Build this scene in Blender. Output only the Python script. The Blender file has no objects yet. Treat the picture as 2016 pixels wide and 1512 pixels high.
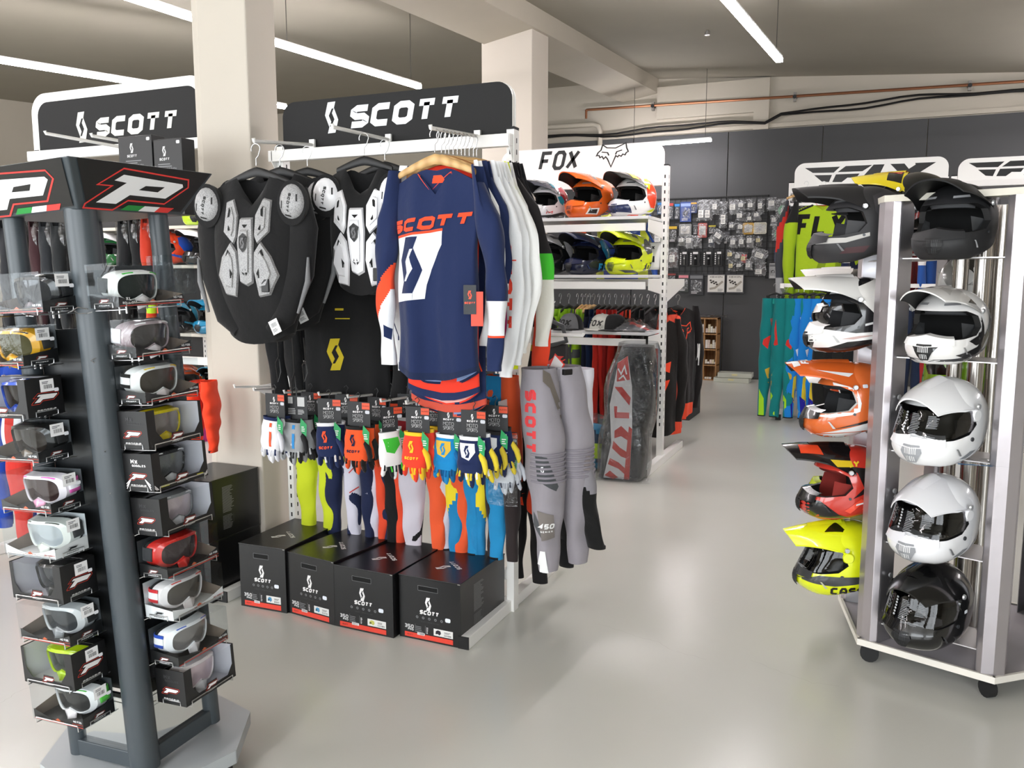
import bpy, bmesh, math, random
from mathutils import Vector as V, Matrix, noise
from mathutils.bvhtree import BVHTree
from mathutils.geometry import tessellate_polygon
PI=math.pi; R=math.radians; sin=math.sin; cos=math.cos
SC=bpy.context.scene; COL=SC.collection
rnd=random.Random(7)
WINP=95; STRIPE=42
# ---------------------------------------------------------------- camera numbers (2016x1512 frame)
EYE=1.58; FOC=1655.0; PITCH=R(7.27); YAW=R(23.5)
def ray(px,py):
    x=(px-1008)/FOC; y=-(py-756)/FOC
    cp,sp=cos(PITCH),sin(PITCH); fz=-sp+y*cp; fh=cp+y*sp; c,s=cos(YAW),sin(YAW)
    return V((x*c-fh*s, x*s+fh*c, fz))
def at(px,py,Y): r=ray(px,py); t=Y/r.y; return V((r.x*t,Y,EYE+r.z*t))
def atx(px,py,X): r=ray(px,py); t=X/r.x; return V((X,r.y*t,EYE+r.z*t))
def atz(px,py,z=0): r=ray(px,py); t=(z-EYE)/r.z; return V((r.x*t,r.y*t,z))
# ---------------------------------------------------------------- materials
_mc={}
def lin(h):
    h=h.lstrip('#'); o=[]
    for i in (0,2,4):
        c=int(h[i:i+2],16)/255; o.append(c/12.92 if c<=.04045 else ((c+.055)/1.055)**2.4)
    return (*o,1)
def mat(h,r=.55,m=0.,k='',e=0,s=1.0):
    key=(h,r,m,k,e,s)
    if key in _mc: return _mc[key]
    M_=bpy.data.materials.new((k or 'paint')+'_'+h.strip('#')); M_.use_nodes=True
    nt=M_.node_tree; N=nt.nodes; L=nt.links; P=N['Principled BSDF']; out=N['Material Output']
    P.inputs['Base Color'].default_value=lin(h); P.inputs['Roughness'].default_value=r; P.inputs['Metallic'].default_value=m
    def tex(t,sc,**kw):
        n=N.new(t); tc=N.new('ShaderNodeTexCoord'); L.new(tc.outputs['Object'],n.inputs['Vector']); n.inputs['Scale'].default_value=sc
        for a,b in kw.items(): n.inputs[a].default_value=b
        return n
    def bump(o,st,d=.002):
        b=N.new('ShaderNodeBump'); b.inputs['Strength'].default_value=st; b.inputs['Distance'].default_value=d
        L.new(o,b.inputs['Height']); L.new(b.outputs[0],P.inputs['Normal'])
    if k=='fab':
        n=tex('ShaderNodeTexNoise',14,Detail=4); bump(n.outputs[0],.5,.012); P.inputs['Sheen Weight'].default_value=.12; P.inputs['Roughness'].default_value=.85
        P.inputs['Specular IOR Level'].default_value=.25
    elif k=='net':
        n=tex('ShaderNodeTexVoronoi',330*s); n.feature='F1'
        cr=N.new('ShaderNodeValToRGB'); cr.color_ramp.elements[0].position=.32; cr.color_ramp.elements[1].position=.42
        cr.color_ramp.elements[0].color=lin('6e6e6f'); cr.color_ramp.elements[1].color=lin(h)
        L.new(n.outputs['Distance'],cr.inputs[0]); L.new(cr.outputs[0],P.inputs['Base Color'])
    elif k=='film':
        tr=N.new('ShaderNodeBsdfTransparent'); tr.inputs[0].default_value=lin(h)
        gl=N.new('ShaderNodeBsdfGlossy'); gl.inputs['Roughness'].default_value=r
        lw=N.new('ShaderNodeLayerWeight'); lw.inputs['Blend'].default_value=.25
        mp=N.new('ShaderNodeMapRange'); mp.inputs['To Min'].default_value=.05*s; mp.inputs['To Max'].default_value=.6*s
        mx=N.new('ShaderNodeMixShader'); L.new(lw.outputs['Facing'],mp.inputs['Value']); L.new(mp.outputs[0],mx.inputs[0])
        L.new(tr.outputs[0],mx.inputs[1]); L.new(gl.outputs[0],mx.inputs[2]); L.new(mx.outputs[0],out.inputs[0])
        n=tex('ShaderNodeTexNoise',9,Detail=5,Distortion=1.2); b=N.new('ShaderNodeBump'); b.inputs['Strength'].default_value=.9 if m else .05; b.inputs['Distance'].default_value=.03
        L.new(n.outputs[0],b.inputs['Height']); L.new(b.outputs[0],gl.inputs['Normal'])
    elif k=='milk':
        tr=N.new('ShaderNodeBsdfTransparent'); tr.inputs[0].default_value=(.97,.97,.97,1)
        P.inputs['Roughness'].default_value=.15; P.inputs['Specular IOR Level'].default_value=.9
        n=tex('ShaderNodeTexNoise',22*s,Detail=6,Distortion=1.5); mp=N.new('ShaderNodeMapRange'); mp.inputs['From Min'].default_value=.42; mp.inputs['From Max'].default_value=.68; mp.inputs['To Min'].default_value=.10; mp.inputs['To Max'].default_value=.75
        mx=N.new('ShaderNodeMixShader'); L.new(n.outputs[0],mp.inputs['Value']); L.new(mp.outputs[0],mx.inputs[0]); L.new(tr.outputs[0],mx.inputs[1]); L.new(P.outputs[0],mx.inputs[2]); L.new(mx.outputs[0],out.inputs[0])
        bump(n.outputs[0],.8,.02)
    elif k=='emit':
        P.inputs['Emission Color'].default_value=lin(h); P.inputs['Emission Strength'].default_value=e
    elif k=='wall':
        n=tex('ShaderNodeTexNoise',2.2,Detail=6); mx=N.new('ShaderNodeMix'); mx.data_type='RGBA'; mx.blend_type='MULTIPLY'; mx.inputs[0].default_value=.10*s
        mx.inputs[6].default_value=lin(h); L.new(n.outputs['Fac'],mx.inputs[7]); L.new(mx.outputs[2],P.inputs['Base Color'])
        n2=tex('ShaderNodeTexNoise',60,Detail=3); bump(n2.outputs[0],.12,.004)
    elif k=='floor':
        n=tex('ShaderNodeTexNoise',.8,Detail=3); cr=N.new('ShaderNodeValToRGB'); e0,e1=cr.color_ramp.elements; c=lin(h); e0.position=.3; e1.position=.7
        e0.color=(c[0]*.93,c[1]*.93,c[2]*.92,1); e1.color=c; L.new(n.outputs[0],cr.inputs[0]); L.new(cr.outputs[0],P.inputs['Base Color'])
    elif k=='brush':
        n=tex('ShaderNodeTexNoise',30,Detail=2); mr=N.new('ShaderNodeMapRange'); mr.inputs['To Min'].default_value=r-.05; mr.inputs['To Max'].default_value=r+.08
        L.new(n.outputs['Fac'],mr.inputs['Value']); L.new(mr.outputs[0],P.inputs['Roughness'])
    elif k=='wood':
        n=tex('ShaderNodeTexWave',6,Distortion=4,Detail=3); cr=N.new('ShaderNodeMix'); cr.data_type='RGBA'; cr.inputs[6].default_value=lin(h)
        c=lin(h); cr.inputs[7].default_value=(c[0]*.75,c[1]*.7,c[2]*.62,1); L.new(n.outputs['Fac'],cr.inputs[0]); L.new(cr.outputs[2],P.inputs['Base Color'])
    elif k=='gloss':
        P.inputs['Coat Weight'].default_value=.6; P.inputs['Coat Roughness'].default_value=.06
        n=tex('ShaderNodeTexNoise',80); bump(n.outputs[0],.01,.001)
    else:
        n=tex('ShaderNodeTexNoise',45,Detail=2); bump(n.outputs[0],.03,.001)
    _mc[key]=M_; return M_
def fab(h): return mat(h,.85,0,'fab')
def gls(h,r=.25): return mat(h,r,0,'gloss')
WHT=mat('f2f1ee',.35); BLK=mat('0c0c0d',.45); BLKG=gls('0a0a0b'); STEEL=mat('c9c9c9',.28,1.,'brush'); ALU=mat('d6d3d4',.38,.75,'brush')
CLEAR=mat("f4f7f8",.04,0,"film",0,.22); FILM=mat("eceeef",.18,1,"film",0,.8); HAZE=mat('b9bcbd',.25,1,'film',0,1.1); RUB=mat('151516',.7)
# ---------------------------------------------------------------- mesh builder
class MB:
    def __init__(s): s.v=[]; s.f=[]; s.mi=[]; s.ms=[]
    def m(s,mt):
        if mt not in s.ms: s.ms.append(mt)
        return s.ms.index(mt)
    def add(s,vs,fs,mt):
        b=len(s.v); s.v+= [V(p) for p in vs]; s.f+=[tuple(b+i for i in f) for f in fs]
        if isinstance(mt,list): s.mi+=[s.m(x) for x in mt]
        else: s.mi+=[s.m(mt)]*len(fs)
        return s
    def box(s,a,b,mt):
        x0,y0,z0=a;x1,y1,z1=b
        vs=[(x0,y0,z0),(x1,y0,z0),(x1,y1,z0),(x0,y1,z0),(x0,y0,z1),(x1,y0,z1),(x1,y1,z1),(x0,y1,z1)]
        return s.add(vs,[(0,3,2,1),(4,5,6,7),(0,1,5,4),(1,2,6,5),(2,3,7,6),(3,0,4,7)],mt)
    def bc(s,c,d,mt): return s.box([c[i]-d[i]/2 for i in range(3)],[c[i]+d[i]/2 for i in range(3)],mt)
    def tube(s,path,r,mt,n=8,cap=True,flat=1.0):
        P=[V(p) for p in path]; rs=r if isinstance(r,(list,tuple)) else [r]*len(P); vs=[];fs=[]
        prev=None
        for i,p in enumerate(P):
            t=((P[min(i+1,len(P)-1)]-P[max(i-1,0)])).normalized()
            if prev is None:
                ax=V((0,0,1)) if abs(t.z)<.9 else V((0,1,0))
                u=t.cross(ax).normalized()
            else:
                u=(prev-t*prev.dot(t)).normalized()
            prev=u; w=t.cross(u)
            for k in range(n):
                a=2*PI*k/n; vs.append(p+(u*cos(a)+w*sin(a)*flat)*rs[i])
        for i in range(len(P)-1):
            for k in range(n): fs.append((i*n+k,i*n+(k+1)%n,(i+1)*n+(k+1)%n,(i+1)*n+k))
        if cap: fs.append(tuple(range(n))[::-1]); fs.append(tuple((len(P)-1)*n+k for k in range(n)))
        return s.add(vs,fs,mt)
    def lathe(s,prof,mt,n=24,c=(0,0,0)):
        vs=[];fs=[]
        for r_,z in prof:
            for k in range(n): a=2*PI*k/n; vs.append((c[0]+r_*cos(a),c[1]+r_*sin(a),c[2]+z))
        for i in range(len(prof)-1):
            for k in range(n): fs.append((i*n+k,i*n+(k+1)%n,(i+1)*n+(k+1)%n,(i+1)*n+k))
        return s.add(vs,fs,mt)
    def grid(s,fn,nu,nv,mt,wrap=False,mf=None):
        vs=[fn(i/nu,j/nv) for j in range(nv+1) for i in range(nu+(0 if wrap else 1))]
        w=nu if wrap else nu+1; fs=[];ml=[]
        for j in range(nv):
            for i in range(nu):
                fs.append((j*w+i,j*w+(i+1)%w,(j+1)*w+(i+1)%w,(j+1)*w+i))
                if mf: ml.append(mf((i+.5)/nu,(j+.5)/nv))
        return s.add(vs,fs,ml if mf else mt)
    def prism(s,poly,fr,d,mt,side=None):
        """poly: 2D outline, fr: (O,U,W) frame, extruded by vector d"""
        O,U,W=fr; d=V(d); n=len(poly); a=[O+U*p[0]+W*p[1] for p in poly]; b=[p+d for p in a]
        s.add(a+b,[tuple(range(n)),tuple(range(2*n-1,n-1,-1))],mt)
        return s.add(a+b,[(i,(i+1)%n,n+(i+1)%n,n+i) for i in range(n)],side or mt)
    def bvh(s): return BVHTree.FromPolygons([tuple(p) for p in s.v],s.f)
    def stamp(s,polys,fr,mt,off=.0006,bvh=None,step=.012,depth=.4):
        """lay flat shapes on the part: fr=(O,U,W[,N]); with bvh they follow its surface"""
        O,U,W=[V(x) for x in fr[:3]]; N=V(fr[3]) if len(fr)>3 else U.cross(W).normalized()
        if bvh is None:
            for p in polys:
                if len(p)<3: continue
                if len(p)<=4: s.add([O+U*a+W*b+N*off for a,b in p],[tuple(range(len(p)))],mt)
                else: s.add([O+U*a+W*b+N*off for a,b in p],[tuple(t) for t in tessellate_polygon([[V((a,b,0)) for a,b in p]])],mt)
            return s
        for p in polys:
            bm=bmesh.new()
            vs=[bm.verts.new((a,b,0)) for a,b in p]
            if len(p)<=4 :
                try: bm.faces.new(vs)
                except ValueError: bm.free(); continue
            else:
                for t in tessellate_polygon([[V((a,b,0)) for a,b in p]]):
                    try: bm.faces.new([vs[i] for i in t])
                    except ValueError: pass
            for ax,sc_ in ((0,U.length),(1,W.length)):
                lo=min(q[ax] for q in p); hi=max(q[ax] for q in p); st=step/sc_; k=math.floor(lo/st)+1
                while k*st<hi:
                    co=V((0,0,0)); co[ax]=k*st; no=V((0,0,0)); no[ax]=1
                    bmesh.ops.bisect_plane(bm,geom=bm.verts[:]+bm.edges[:]+bm.faces[:],plane_co=co,plane_no=no); k+=1
            hit={}
            for v in bm.verts:
                q=O+U*v.co.x+W*v.co.y+N*depth
                h=bvh.ray_cast(q,-N,depth*2.2)
                if h[0] is not None:
                    nn=h[1] if h[1].dot(N)>0 else -h[1]
                    if nn.dot(N)>.12: hit[v.index]=h[0]+nn*off+N*off*.5
            bm.verts.index_update(); hit={}
            for v in bm.verts:
                h=bvh.ray_cast(O+U*v.co.x+W*v.co.y+N*depth,-N,depth*2.2)
                if h[0] is not None:
                    nn=h[1] if h[1].dot(N)>0 else -h[1]
                    hit[v.index]=h[0]+nn*off*.6+N*off*.6
            idx={};vv=[];ff=[]
            for f in bm.faces:
                if all(w.index in hit for w in f.verts):
                    ps=[hit[w.index] for w in f.verts]
                    if max((ps[i]-ps[i-1]).length for i in range(len(ps)))>step*5: continue
                    t=[]
                    for w in f.verts:
                        if w.index not in idx: idx[w.index]=len(vv); vv.append(hit[w.index])
                        t.append(idx[w.index])
                    ff.append(tuple(t))
            bm.free()
            if ff: s.add(vv,ff,mt)
        return s
    def obj(s,name,parent=None,loc=None,rot=None,smooth=None,bev=0,solid=0,mtx=None):
        me=bpy.data.meshes.new(name); me.from_pydata([tuple(p) for p in s.v],[],s.f)
        for x in s.ms: me.materials.append(x)
        me.polygons.foreach_set('material_index',s.mi)
        if smooth: me.polygons.foreach_set('use_smooth',[True]*len(me.polygons)); me.set_sharp_from_angle(angle=R(smooth))
        me.update(); o=bpy.data.objects.new(name,me); COL.objects.link(o)
        if parent is not None: o.parent=parent
        if loc is not None: o.location=loc
        if rot is not None: o.rotation_euler=rot
        if mtx is not None: o.matrix_world=mtx
        if bev: b=o.modifiers.new('bevel','BEVEL'); b.width=bev; b.segments=2; b.limit_method='ANGLE'
        if solid: b=o.modifiers.new('solid','SOLIDIFY'); b.thickness=solid; b.offset=0
        return o
def tag(o,label=None,cat=None,group=None,kind=None):
    if label:
        for wd in ('SCOTT','FOX','FLY','CASSIDA','KEIKON'): label=label.replace(wd,'logo')
        q=label.replace('logo logo','logo').split()
        while q[-1].strip(',') in ('on','the','under','of','with','in','and','a','at','its','by','from','behind','between','to','large','first','very','right','left','beside'): q.pop()
        o['label']=' '.join(q).rstrip(',')
    if cat: o['category']=cat
    if group: o['group']=group
    if kind: o['kind']=kind
    return o
def thing(name,label,cat,loc=(0,0,0),rz=0,group=None,mtx=None):
    o=bpy.data.objects.new(name,None); COL.objects.link(o); o.empty_display_size=.05
    if mtx is not None: o.matrix_world=mtx
    else: o.location=loc; o.rotation_euler=(0,0,rz)
    return tag(o,label,cat,group)
def clone(o,parent=None):
    c=o.copy(); COL.objects.link(c)
    if parent is not None: c.parent=parent
    for ch in list(o.children): clone(ch,c)
    return c
# ---------------------------------------------------------------- 2D shapes: marks and lettering
FONT={k:v for k,v in (x.split('=') for x in """A=00 04 16 36 44 40/02 42
B=00 06 36 45 44 33 03/33 42 41 30 00
C=46 16 05 01 10 40
D=00 06 36 45 41 30 00
E=46 06 00 40/03 33
F=46 06 00/03 33
G=46 16 05 01 10 40 43 23
H=00 06/40 46/03 43
I=20 26
J=46 41 30 10 01
K=00 06/46 03 40
L=06 00 40
M=00 06 23 46 40
N=00 06 40 46
O=26 16 05 01 10 30 41 45 36 26
P=00 06 36 45 44 33 03
R=00 06 36 45 44 33 03/23 40
S=46 16 05 04 13 33 42 41 30 00
T=06 46/26 20
U=06 01 10 30 41 46
V=06 20 46
W=06 10 23 30 46
X=06 40/00 46
Y=06 23 46/23 20
Z=06 46 00 40
0=26 16 05 01 10 30 41 45 36 26
3=06 36 45 44 33 42 41 30 00/13 33
4=30 36 02 42
5=46 06 03 33 42 41 30 00
1=15 26 20
2=06 36 45 44 00 40""".split('\n'))}
def stroke(pts,w,closed=False):
    """a bent line of width w as quads with mitred corners"""
    P=[V((a,b)) for a,b in pts]; n=len(P); L=[];Rr=[]
    for i in range(n):
        if closed: a=P[i-1]; c=P[(i+1)%n]
        else: a=P[i-1] if i>0 else None; c=P[i+1] if i<n-1 else None
        d1=(P[i]-a).normalized() if a is not None else (c-P[i]).normalized(); d2=(c-P[i]).normalized() if c is not None else d1
        n1=V((-d1.y,d1.x)); n2=V((-d2.y,d2.x)); mm=(n1+n2)
        mm=mm.normalized() if mm.length>.1 else n1
        k=w/2/max(.45,mm.dot(n1)); L.append(P[i]+mm*k); Rr.append(P[i]-mm*k)
    q=[]
    for i in range(n if closed else n-1):
        j=(i+1)%n; q.append([tuple(L[i]),tuple(Rr[i]),tuple(Rr[j]),tuple(L[j])])
    return q
def word(t,h=1.,w=None,st=None,slant=0.,gap=.3,cx=True,x0=0,y0=0):
    """lettering as quads; h height, w letter width, st stroke"""
    w=w or h*.75; st=st or h*.2; out=[]; x=0; iw=w-st; ih=h-st
    for ch in t:
        if ch==' ': x+=w*.6; continue
        if ch not in FONT: x+=w*.5; continue
        lw=w if ch!='I' else st*1.2
        for pl in FONT[ch].split('/'):
            pts=[((int(c[0])/4*iw if ch!='I' else 0)+st/2+x,int(c[1])/6*ih+st/2) for c in pl.split()]
            cl=pl.split()[0]==pl.split()[-1]
            if cl: pts=pts[:-1]
            out+=stroke(pts,st,cl)
        x+=lw+w*gap
    x-=w*gap; dx=-x/2 if cx else 0
    return [[(a+dx+x0+(b-h/2)*slant,b+y0-(h/2 if cx else 0)) for a,b in q] for q in out]
def xf(polys,s=1,x=0,y=0,sx=None,rot=0):
    sx=s if sx is None else sx; c,d=cos(rot),sin(rot)
    return [[(x+(a*sx*c-b*s*d),y+(a*sx*d+b*s*c)) for a,b in p] for p in polys]
_l=[(-.276,.98),(.324,1),(.186,.572),(.02,.565),(-.22,.124),(-.034,-.276),(-.193,-.607),(-.517,.172)]
EMB=[_l,[(-a,-b) for a,b in _l]]     # the split S emblem, height 2
def P3(px): return [((x-1350)/400.,(970-y)/400.) for x,y in px]
PLET=[P3([(1128,832),(1775,868),(1788,895),(1320,905),(1150,905),(1055,893)]),P3([(1560,900),(1788,895),(1632,1025),(1500,1022)]),
      P3([(1180,905),(1345,905),(1340,1020),(1250,1018),(1140,1112),(945,1110)]),P3([(1335,955),(1600,966),(1600,1025),(1240,1018)]),P3([(1345,903),(1390,903),(1310,968),(1310,1000)])]
PHOLE=[P3([(1380,917),(1582,912),(1525,968),(1322,962)])]
PLET=[P3([(1128,832),(1770,866),(1788,895),(1632,1025),(1250,1018),(1140,1112),(945,1110),(1180,905),(1055,893)])]
PRING=stroke(P3([(1110,775),(1820,815),(1848,893),(1640,1080),(1250,1072),(1125,1172),(845,1168),(850,1130),(1050,945),(910,945)]),.036,True)
PFLAG=[P3([(1265,1115),(1440,1115),(1385,1168),(1200,1168)]),P3([(1440,1115),(1605,1115),(1560,1168),(1385,1168)]),P3([(1605,1115),(1765,1115),(1710,1168),(1560,1168)])]
def F8(px): return [((x-700)/500.,(215-(y-(x-700)*-.045))/500.) for x,y in px]
FLYM=[F8([(130,168),(450,155),(395,212),(205,215)]),F8([(218,238),(380,235),(355,305),(290,300)]),
      F8([(500,150),(735,140),(650,200),(430,208)]),F8([(415,230),(625,222),(600,262),(520,262),(470,305),(385,305)]),
      F8([(745,138),(840,135),(805,222),(925,222),(840,292),(625,292)]),F8([(890,133),(1010,130),(1050,180),(1105,140),(1100,125),(1275,118),(1085,255),(1030,285),(880,288),(962,210)])]
FOXM=[(-.62,1.0),(-.34,.72),(.2,.66),(.85,1.05),(.9,.62),(1.0,.3),(.88,.22),(.8,.02),(.66,.1),(.56,-.08),(.42,.02),(.34,-.12),(.22,.0),(-.08,-.95),(-.3,-.25),(-.42,-.05),(-.55,-.22),(-.65,0),(-.78,-.1),(-.85,.1),(-1.0,.08),(-.9,.35),(-.72,.55)]
FOXF=stroke(FOXM,.09,True)+stroke([(-.68,.38),(-.3,.3),(-.22,.05)],.09)+stroke([(.2,.1),(.28,.34),(.62,.46)],.09)
RECT=lambda x0,y0,x1,y1:[(x0,y0),(x1,y0),(x1,y1),(x0,y1)]
def barcode(x0,y0,x1,y1,n=9,r=rnd):
    o=[];w=(x1-x0)/n
    for i in range(n): o.append(RECT(x0+i*w,y0,x0+i*w+w*r.uniform(.25,.7),y1))
    return o
def lines(x0,y0,x1,y1,n,r=rnd):
    h=(y1-y0)/n; return [RECT(x0,y0+i*h,x0+(x1-x0)*r.uniform(.65,1),y0+i*h+h*.45) for i in range(n)]
def rrect(w,h,r,n=6,corners='1111'):
    o=[]
    for q,(cx,cy,a0) in enumerate(((w/2,h/2,0),(-w/2,h/2,90),(-w/2,-h/2,180),(w/2,-h/2,270))):
        if corners[q]=='0': o.append((cx,cy)); continue
        sx=1 if cx>0 else -1; sy=1 if cy>0 else -1
        for i in range(n+1): a=R(a0+90*i/n); o.append((cx-sx*r+r*cos(a),cy-sy*r+r*sin(a)))
    return o
X_,Y_,Z_=V((1,0,0)),V((0,1,0)),V((0,0,1))
# ---------------------------------------------------------------- camera
cam=bpy.data.objects.new('camera',bpy.data.cameras.new('camera')); COL.objects.link(cam)
cam.location=(0,0,EYE); cam.rotation_euler=(R(90)-PITCH,0,YAW); cam.data.sensor_width=36; cam.data.lens=36*FOC/2016; cam.data.clip_start=.05; SC.camera=cam
vs_=SC.view_settings; vs_.view_transform='Standard'; vs_.look='None'; vs_.gamma=1; vs_.use_curve_mapping=False; vs_.exposure=.98
cy=SC.cycles; cy.max_bounces=8; cy.diffuse_bounces=4; cy.glossy_bounces=4; cy.transparent_max_bounces=24; cy.sample_clamp_indirect=6; cy.caustics_reflective=False; cy.caustics_refractive=False
try: cy.use_denoising=True; cy.denoiser='OPENIMAGEDENOISE'
except Exception: pass
# ---------------------------------------------------------------- room shell
XL,XR,YF,YB=-13.0,7.5,-3.2,13.4
def zc(x,y): return 4.66+.0685*(y-13.4)-.0715*max(0,x+3.6)
def S(o): return tag(o,kind='structure')
def slab(name,poly,z0,z1,mt): 
    b=MB(); b.prism(poly,(V((0,0,z0)),X_,Y_),(0,0,z1-z0),mt); return S(b.obj(name))
fl=mat('c9c9c2',.24,0,'floor'); b=MB(); b.prism(RECT(XL-.2,YF-.2,XR+.2,YB+.2),(V((0,0,-.1)),X_,Y_),(0,0,.1),fl)
rf=random.Random(4); ck=mat('a3a199',.5)
for pts in ([(1180,1228),(1215,1240),(1250,1252),(1290,1262),(1330,1283)],[(1010,1152),(1060,1160),(1120,1158)],[(1240,905),(1290,930),(1350,950)],[(0,1385),(40,1360),(90,1345)],[(1480,1300),(1530,1320),(1600,1345),(1660,1352)],[(1330,1283),(1400,1300)]):
    p=[atz(*q) for q in pts]; p=[q for i in range(len(p)-1) for q in [p[i].lerp(p[i+1],t/6)+V((rf.uniform(-.006,.006),rf.uniform(-.006,.006),0)) for t in range(6)]]
    b.stamp(stroke([(q.x,q.y) for q in p],.0016),(V((0,0,0)),X_,Y_),ck,.0004)
S(b.obj('floor'))
wl=mat('c4bdaf',.8,0,'wall'); cl=mat('9c978a',.85,0,'wall')
b=MB()
for x0,x1 in ((XL-.2,-3.6),(-3.6,XR+.2)):
    q=[(x0,YF-.2),(x1,YF-.2),(x1,YB+.2),(x0,YB+.2)]; lo=[V((x,y,zc(x,y))) for x,y in q]; hi=[p+V((0,0,.2)) for p in lo]
    b.add(lo+hi,[(0,1,2,3),(7,6,5,4),(0,4,5,1),(1,5,6,2),(2,6,7,3),(3,7,4,0)],cl)
S(b.obj('ceiling'))
b=MB(); b.box((XL-.2,YB,0),(XR+.2,YB+.2,5.2),wl); S(b.obj('wall_back'))
b=MB(); b.box((XL-.2,YF-.2,0),(XL,YB+.2,5.2),wl); S(b.obj('wall_left'))
b=MB(); b.box((XR,YF-.2,0),(XR+.2,YB+.2,5.0),wl); S(b.obj('wall_right'))
# front wall behind the viewer with tall shop windows
b=MB(); b.box((XL-.2,YF-.2,0),(XR+.2,YF,.5),wl); b.box((XL-.2,YF-.2,3.0),(XR+.2,YF,5.2),wl)
wins=[(-10.5,-7.3),(-6.6,-3.4),(-2.7,.5),(1.2,4.4)]; xs=[XL-.2]+[v for w in wins for v in w]+[XR+.2]
for i in range(0,len(xs),2): b.box((xs[i],YF-.2,.5),(xs[i+1],YF,3.0),wl)
S(b.obj('wall_front'))
for i,(a,c) in enumerate(wins):
    b=MB()
    for u,w in ((a,a+.06),((a+c)/2-.03,(a+c)/2+.03),(c-.06,c)): b.box((u,YF-.14,.5),(w,YF-.06,3.0),WHT)
    for z in (.5,2.94): b.box((a,YF-.14,z),(c,YF-.06,z+.06),WHT)
    S(b.obj('window_%d'%(i+1)))
    L=bpy.data.lights.new('window_daylight','AREA'); L.shape='RECTANGLE'; L.size=c-a; L.size_y=2.5; L.energy=WINP; L.color=(.93,.97,1.0)
    o=bpy.data.objects.new('window_daylight',L); COL.objects.link(o); o.location=((a+c)/2,YF-.16,1.75); o.rotation_euler=(R(90),0,0)
# dark cladding on the back wall
gp=mat('47484a',.6,0,'wall',0,.6); b=MB()
sx=[-12.9,-9.9,-8.3,-6.7,-5.17,-3.7,-2.22,-.87,.5,1.9,3.3,4.7,7.4]
for i in range(len(sx)-1):
    if sx[i+1]<=-5.1: continue
    b.box((sx[i]+.006,YB-.06,0.02),(sx[i+1]-.006,YB-.01,3.76),gp)
S(b.obj('wall_back_cladding',bev=.003))
b=MB(); b.box((-3.33,YB-.08,4.02),(-1.66,YB,4.5),wl); b.box((-1.86,YB-.09,3.76),(-1.64,YB,4.5),wl); b.box((-3.4,YB-.05,3.78),(XR,YB,3.84),wl); S(b.obj('trim_1'))
# pillars and ceiling beam
pc=mat('c9c1b5',.8,0,'wall'); b=MB(); b.box((-3.19,3.39,0),(-2.88,3.61,zc(-3,3.5)+.02),pc); b.box((-3.25,3.42,0),(-3.19,3.58,zc(-3,3.5)+.02),pc); S(b.obj('pillar_1',bev=.008))
b=MB(); b.box((-3.93,8.24,0),(-3.36,8.7,zc(-3.5,8.4)+.02),pc); S(b.obj('pillar_2',bev=.008))
b=MB(); bm_=mat('b5ae9f',.8,0,'wall'); lo=[]; 
for y in (-3.2,13.4):
    zt=zc(-3.6,y)+.03; lo+= [V((-3.9,y,zt-.36)),V((-3.33,y,zt-.26)),V((-3.33,y,zt)),V((-3.9,y,zt))]
b.add(lo,[(0,1,2,3),(7,6,5,4),(0,4,5,1),(1,5,6,2),(2,6,7,3),(3,7,4,0)],bm_); S(b.obj('beam'))
# ---------------------------------------------------------------- strip lights
def strip(p,q,label,wires=()):
    t=thing('strip_light',label,'light',p,0,'linear strip lights on the ceiling'); d=q-p; L=d.length; 
    u=d.normalized(); s=u.cross(Z_).normalized(); up=s.cross(u)
    em=mat('fff8fb',.4,0,'emit',STRIPE); hs=mat('d8d8d8',.4)
    def bar(w,z0,z1,mt,nm,par):
        b=MB(); vs=[]
        for e in (V((0,0,0)),d):
            for a,c in ((-w,z0),(w,z0),(w,z1),(-w,z1)): vs.append(e+s*a+up*c)
        b.add(vs,[(0,1,2,3),(7,6,5,4),(0,4,5,1),(1,5,6,2),(2,6,7,3),(3,7,4,0)],mt); return b.obj(nm,par)
    bar(.027,0,.022,hs,'housing',t); bar(.03,-.035,.0,em,'diffuser',t)
    for f in wires:
        w=p+d*f; b=MB(); b.tube([w-p+V((0,0,.04)),w-p+V((0,0,zc(w.x,w.y)-w.z+.01))],.004,mat('4a4742',.6),5); b.obj('suspension_wire',t)
    return t
strip(V((-8.1,3.05,3.5)),at(562,208,8.1).lerp(V((-6.59,8.1,3.6)),0),'long ceiling strip light lowest at the far left',(.3,.95))
strip(V((-4.98,3.0,3.5)),V((-4.95,6.05,3.6)),'ceiling strip light meeting the left side of the thick white pillar',(.1,.9))
strip(V((-4.86,6.0,3.58)),V((-4.6,8.11,3.6)),'ceiling strip light running right from behind the thick white pillar',(.1,.93))
strip(V((-1.27,4.3,3.55)),V((-.965,8.48,3.6)),'bright ceiling strip light alone on the right half of the ceiling',(.1,.96))
strip(at(1180,290,12.5),at(1400,273,12.5),'short strip light hanging in front of the dark back wall',(.32,.95))
for k,(x,y0,y1) in enumerate(((2.1,-2.6,.6),(4.4,1.0,5.0),(2.3,9.0,12.6),(5.6,6.5,10.5),(-1.6,-2.8,.4),(-4.6,-2.8,.2),(-8.2,-2.0,1.6),(5.8,-2.4,.6))):  # unseen extra strips, added as overhead fill to brighten the room evenly
    strip(V((x,y0,3.48)),V((x,y1,3.55)),'added ceiling fill light outside the view, unit '+('right of the viewer','over the right aisle','by the right back wall','far right','behind the viewer','behind the viewer on the left','far left front','right front corner')[k],(.1,.9))
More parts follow.
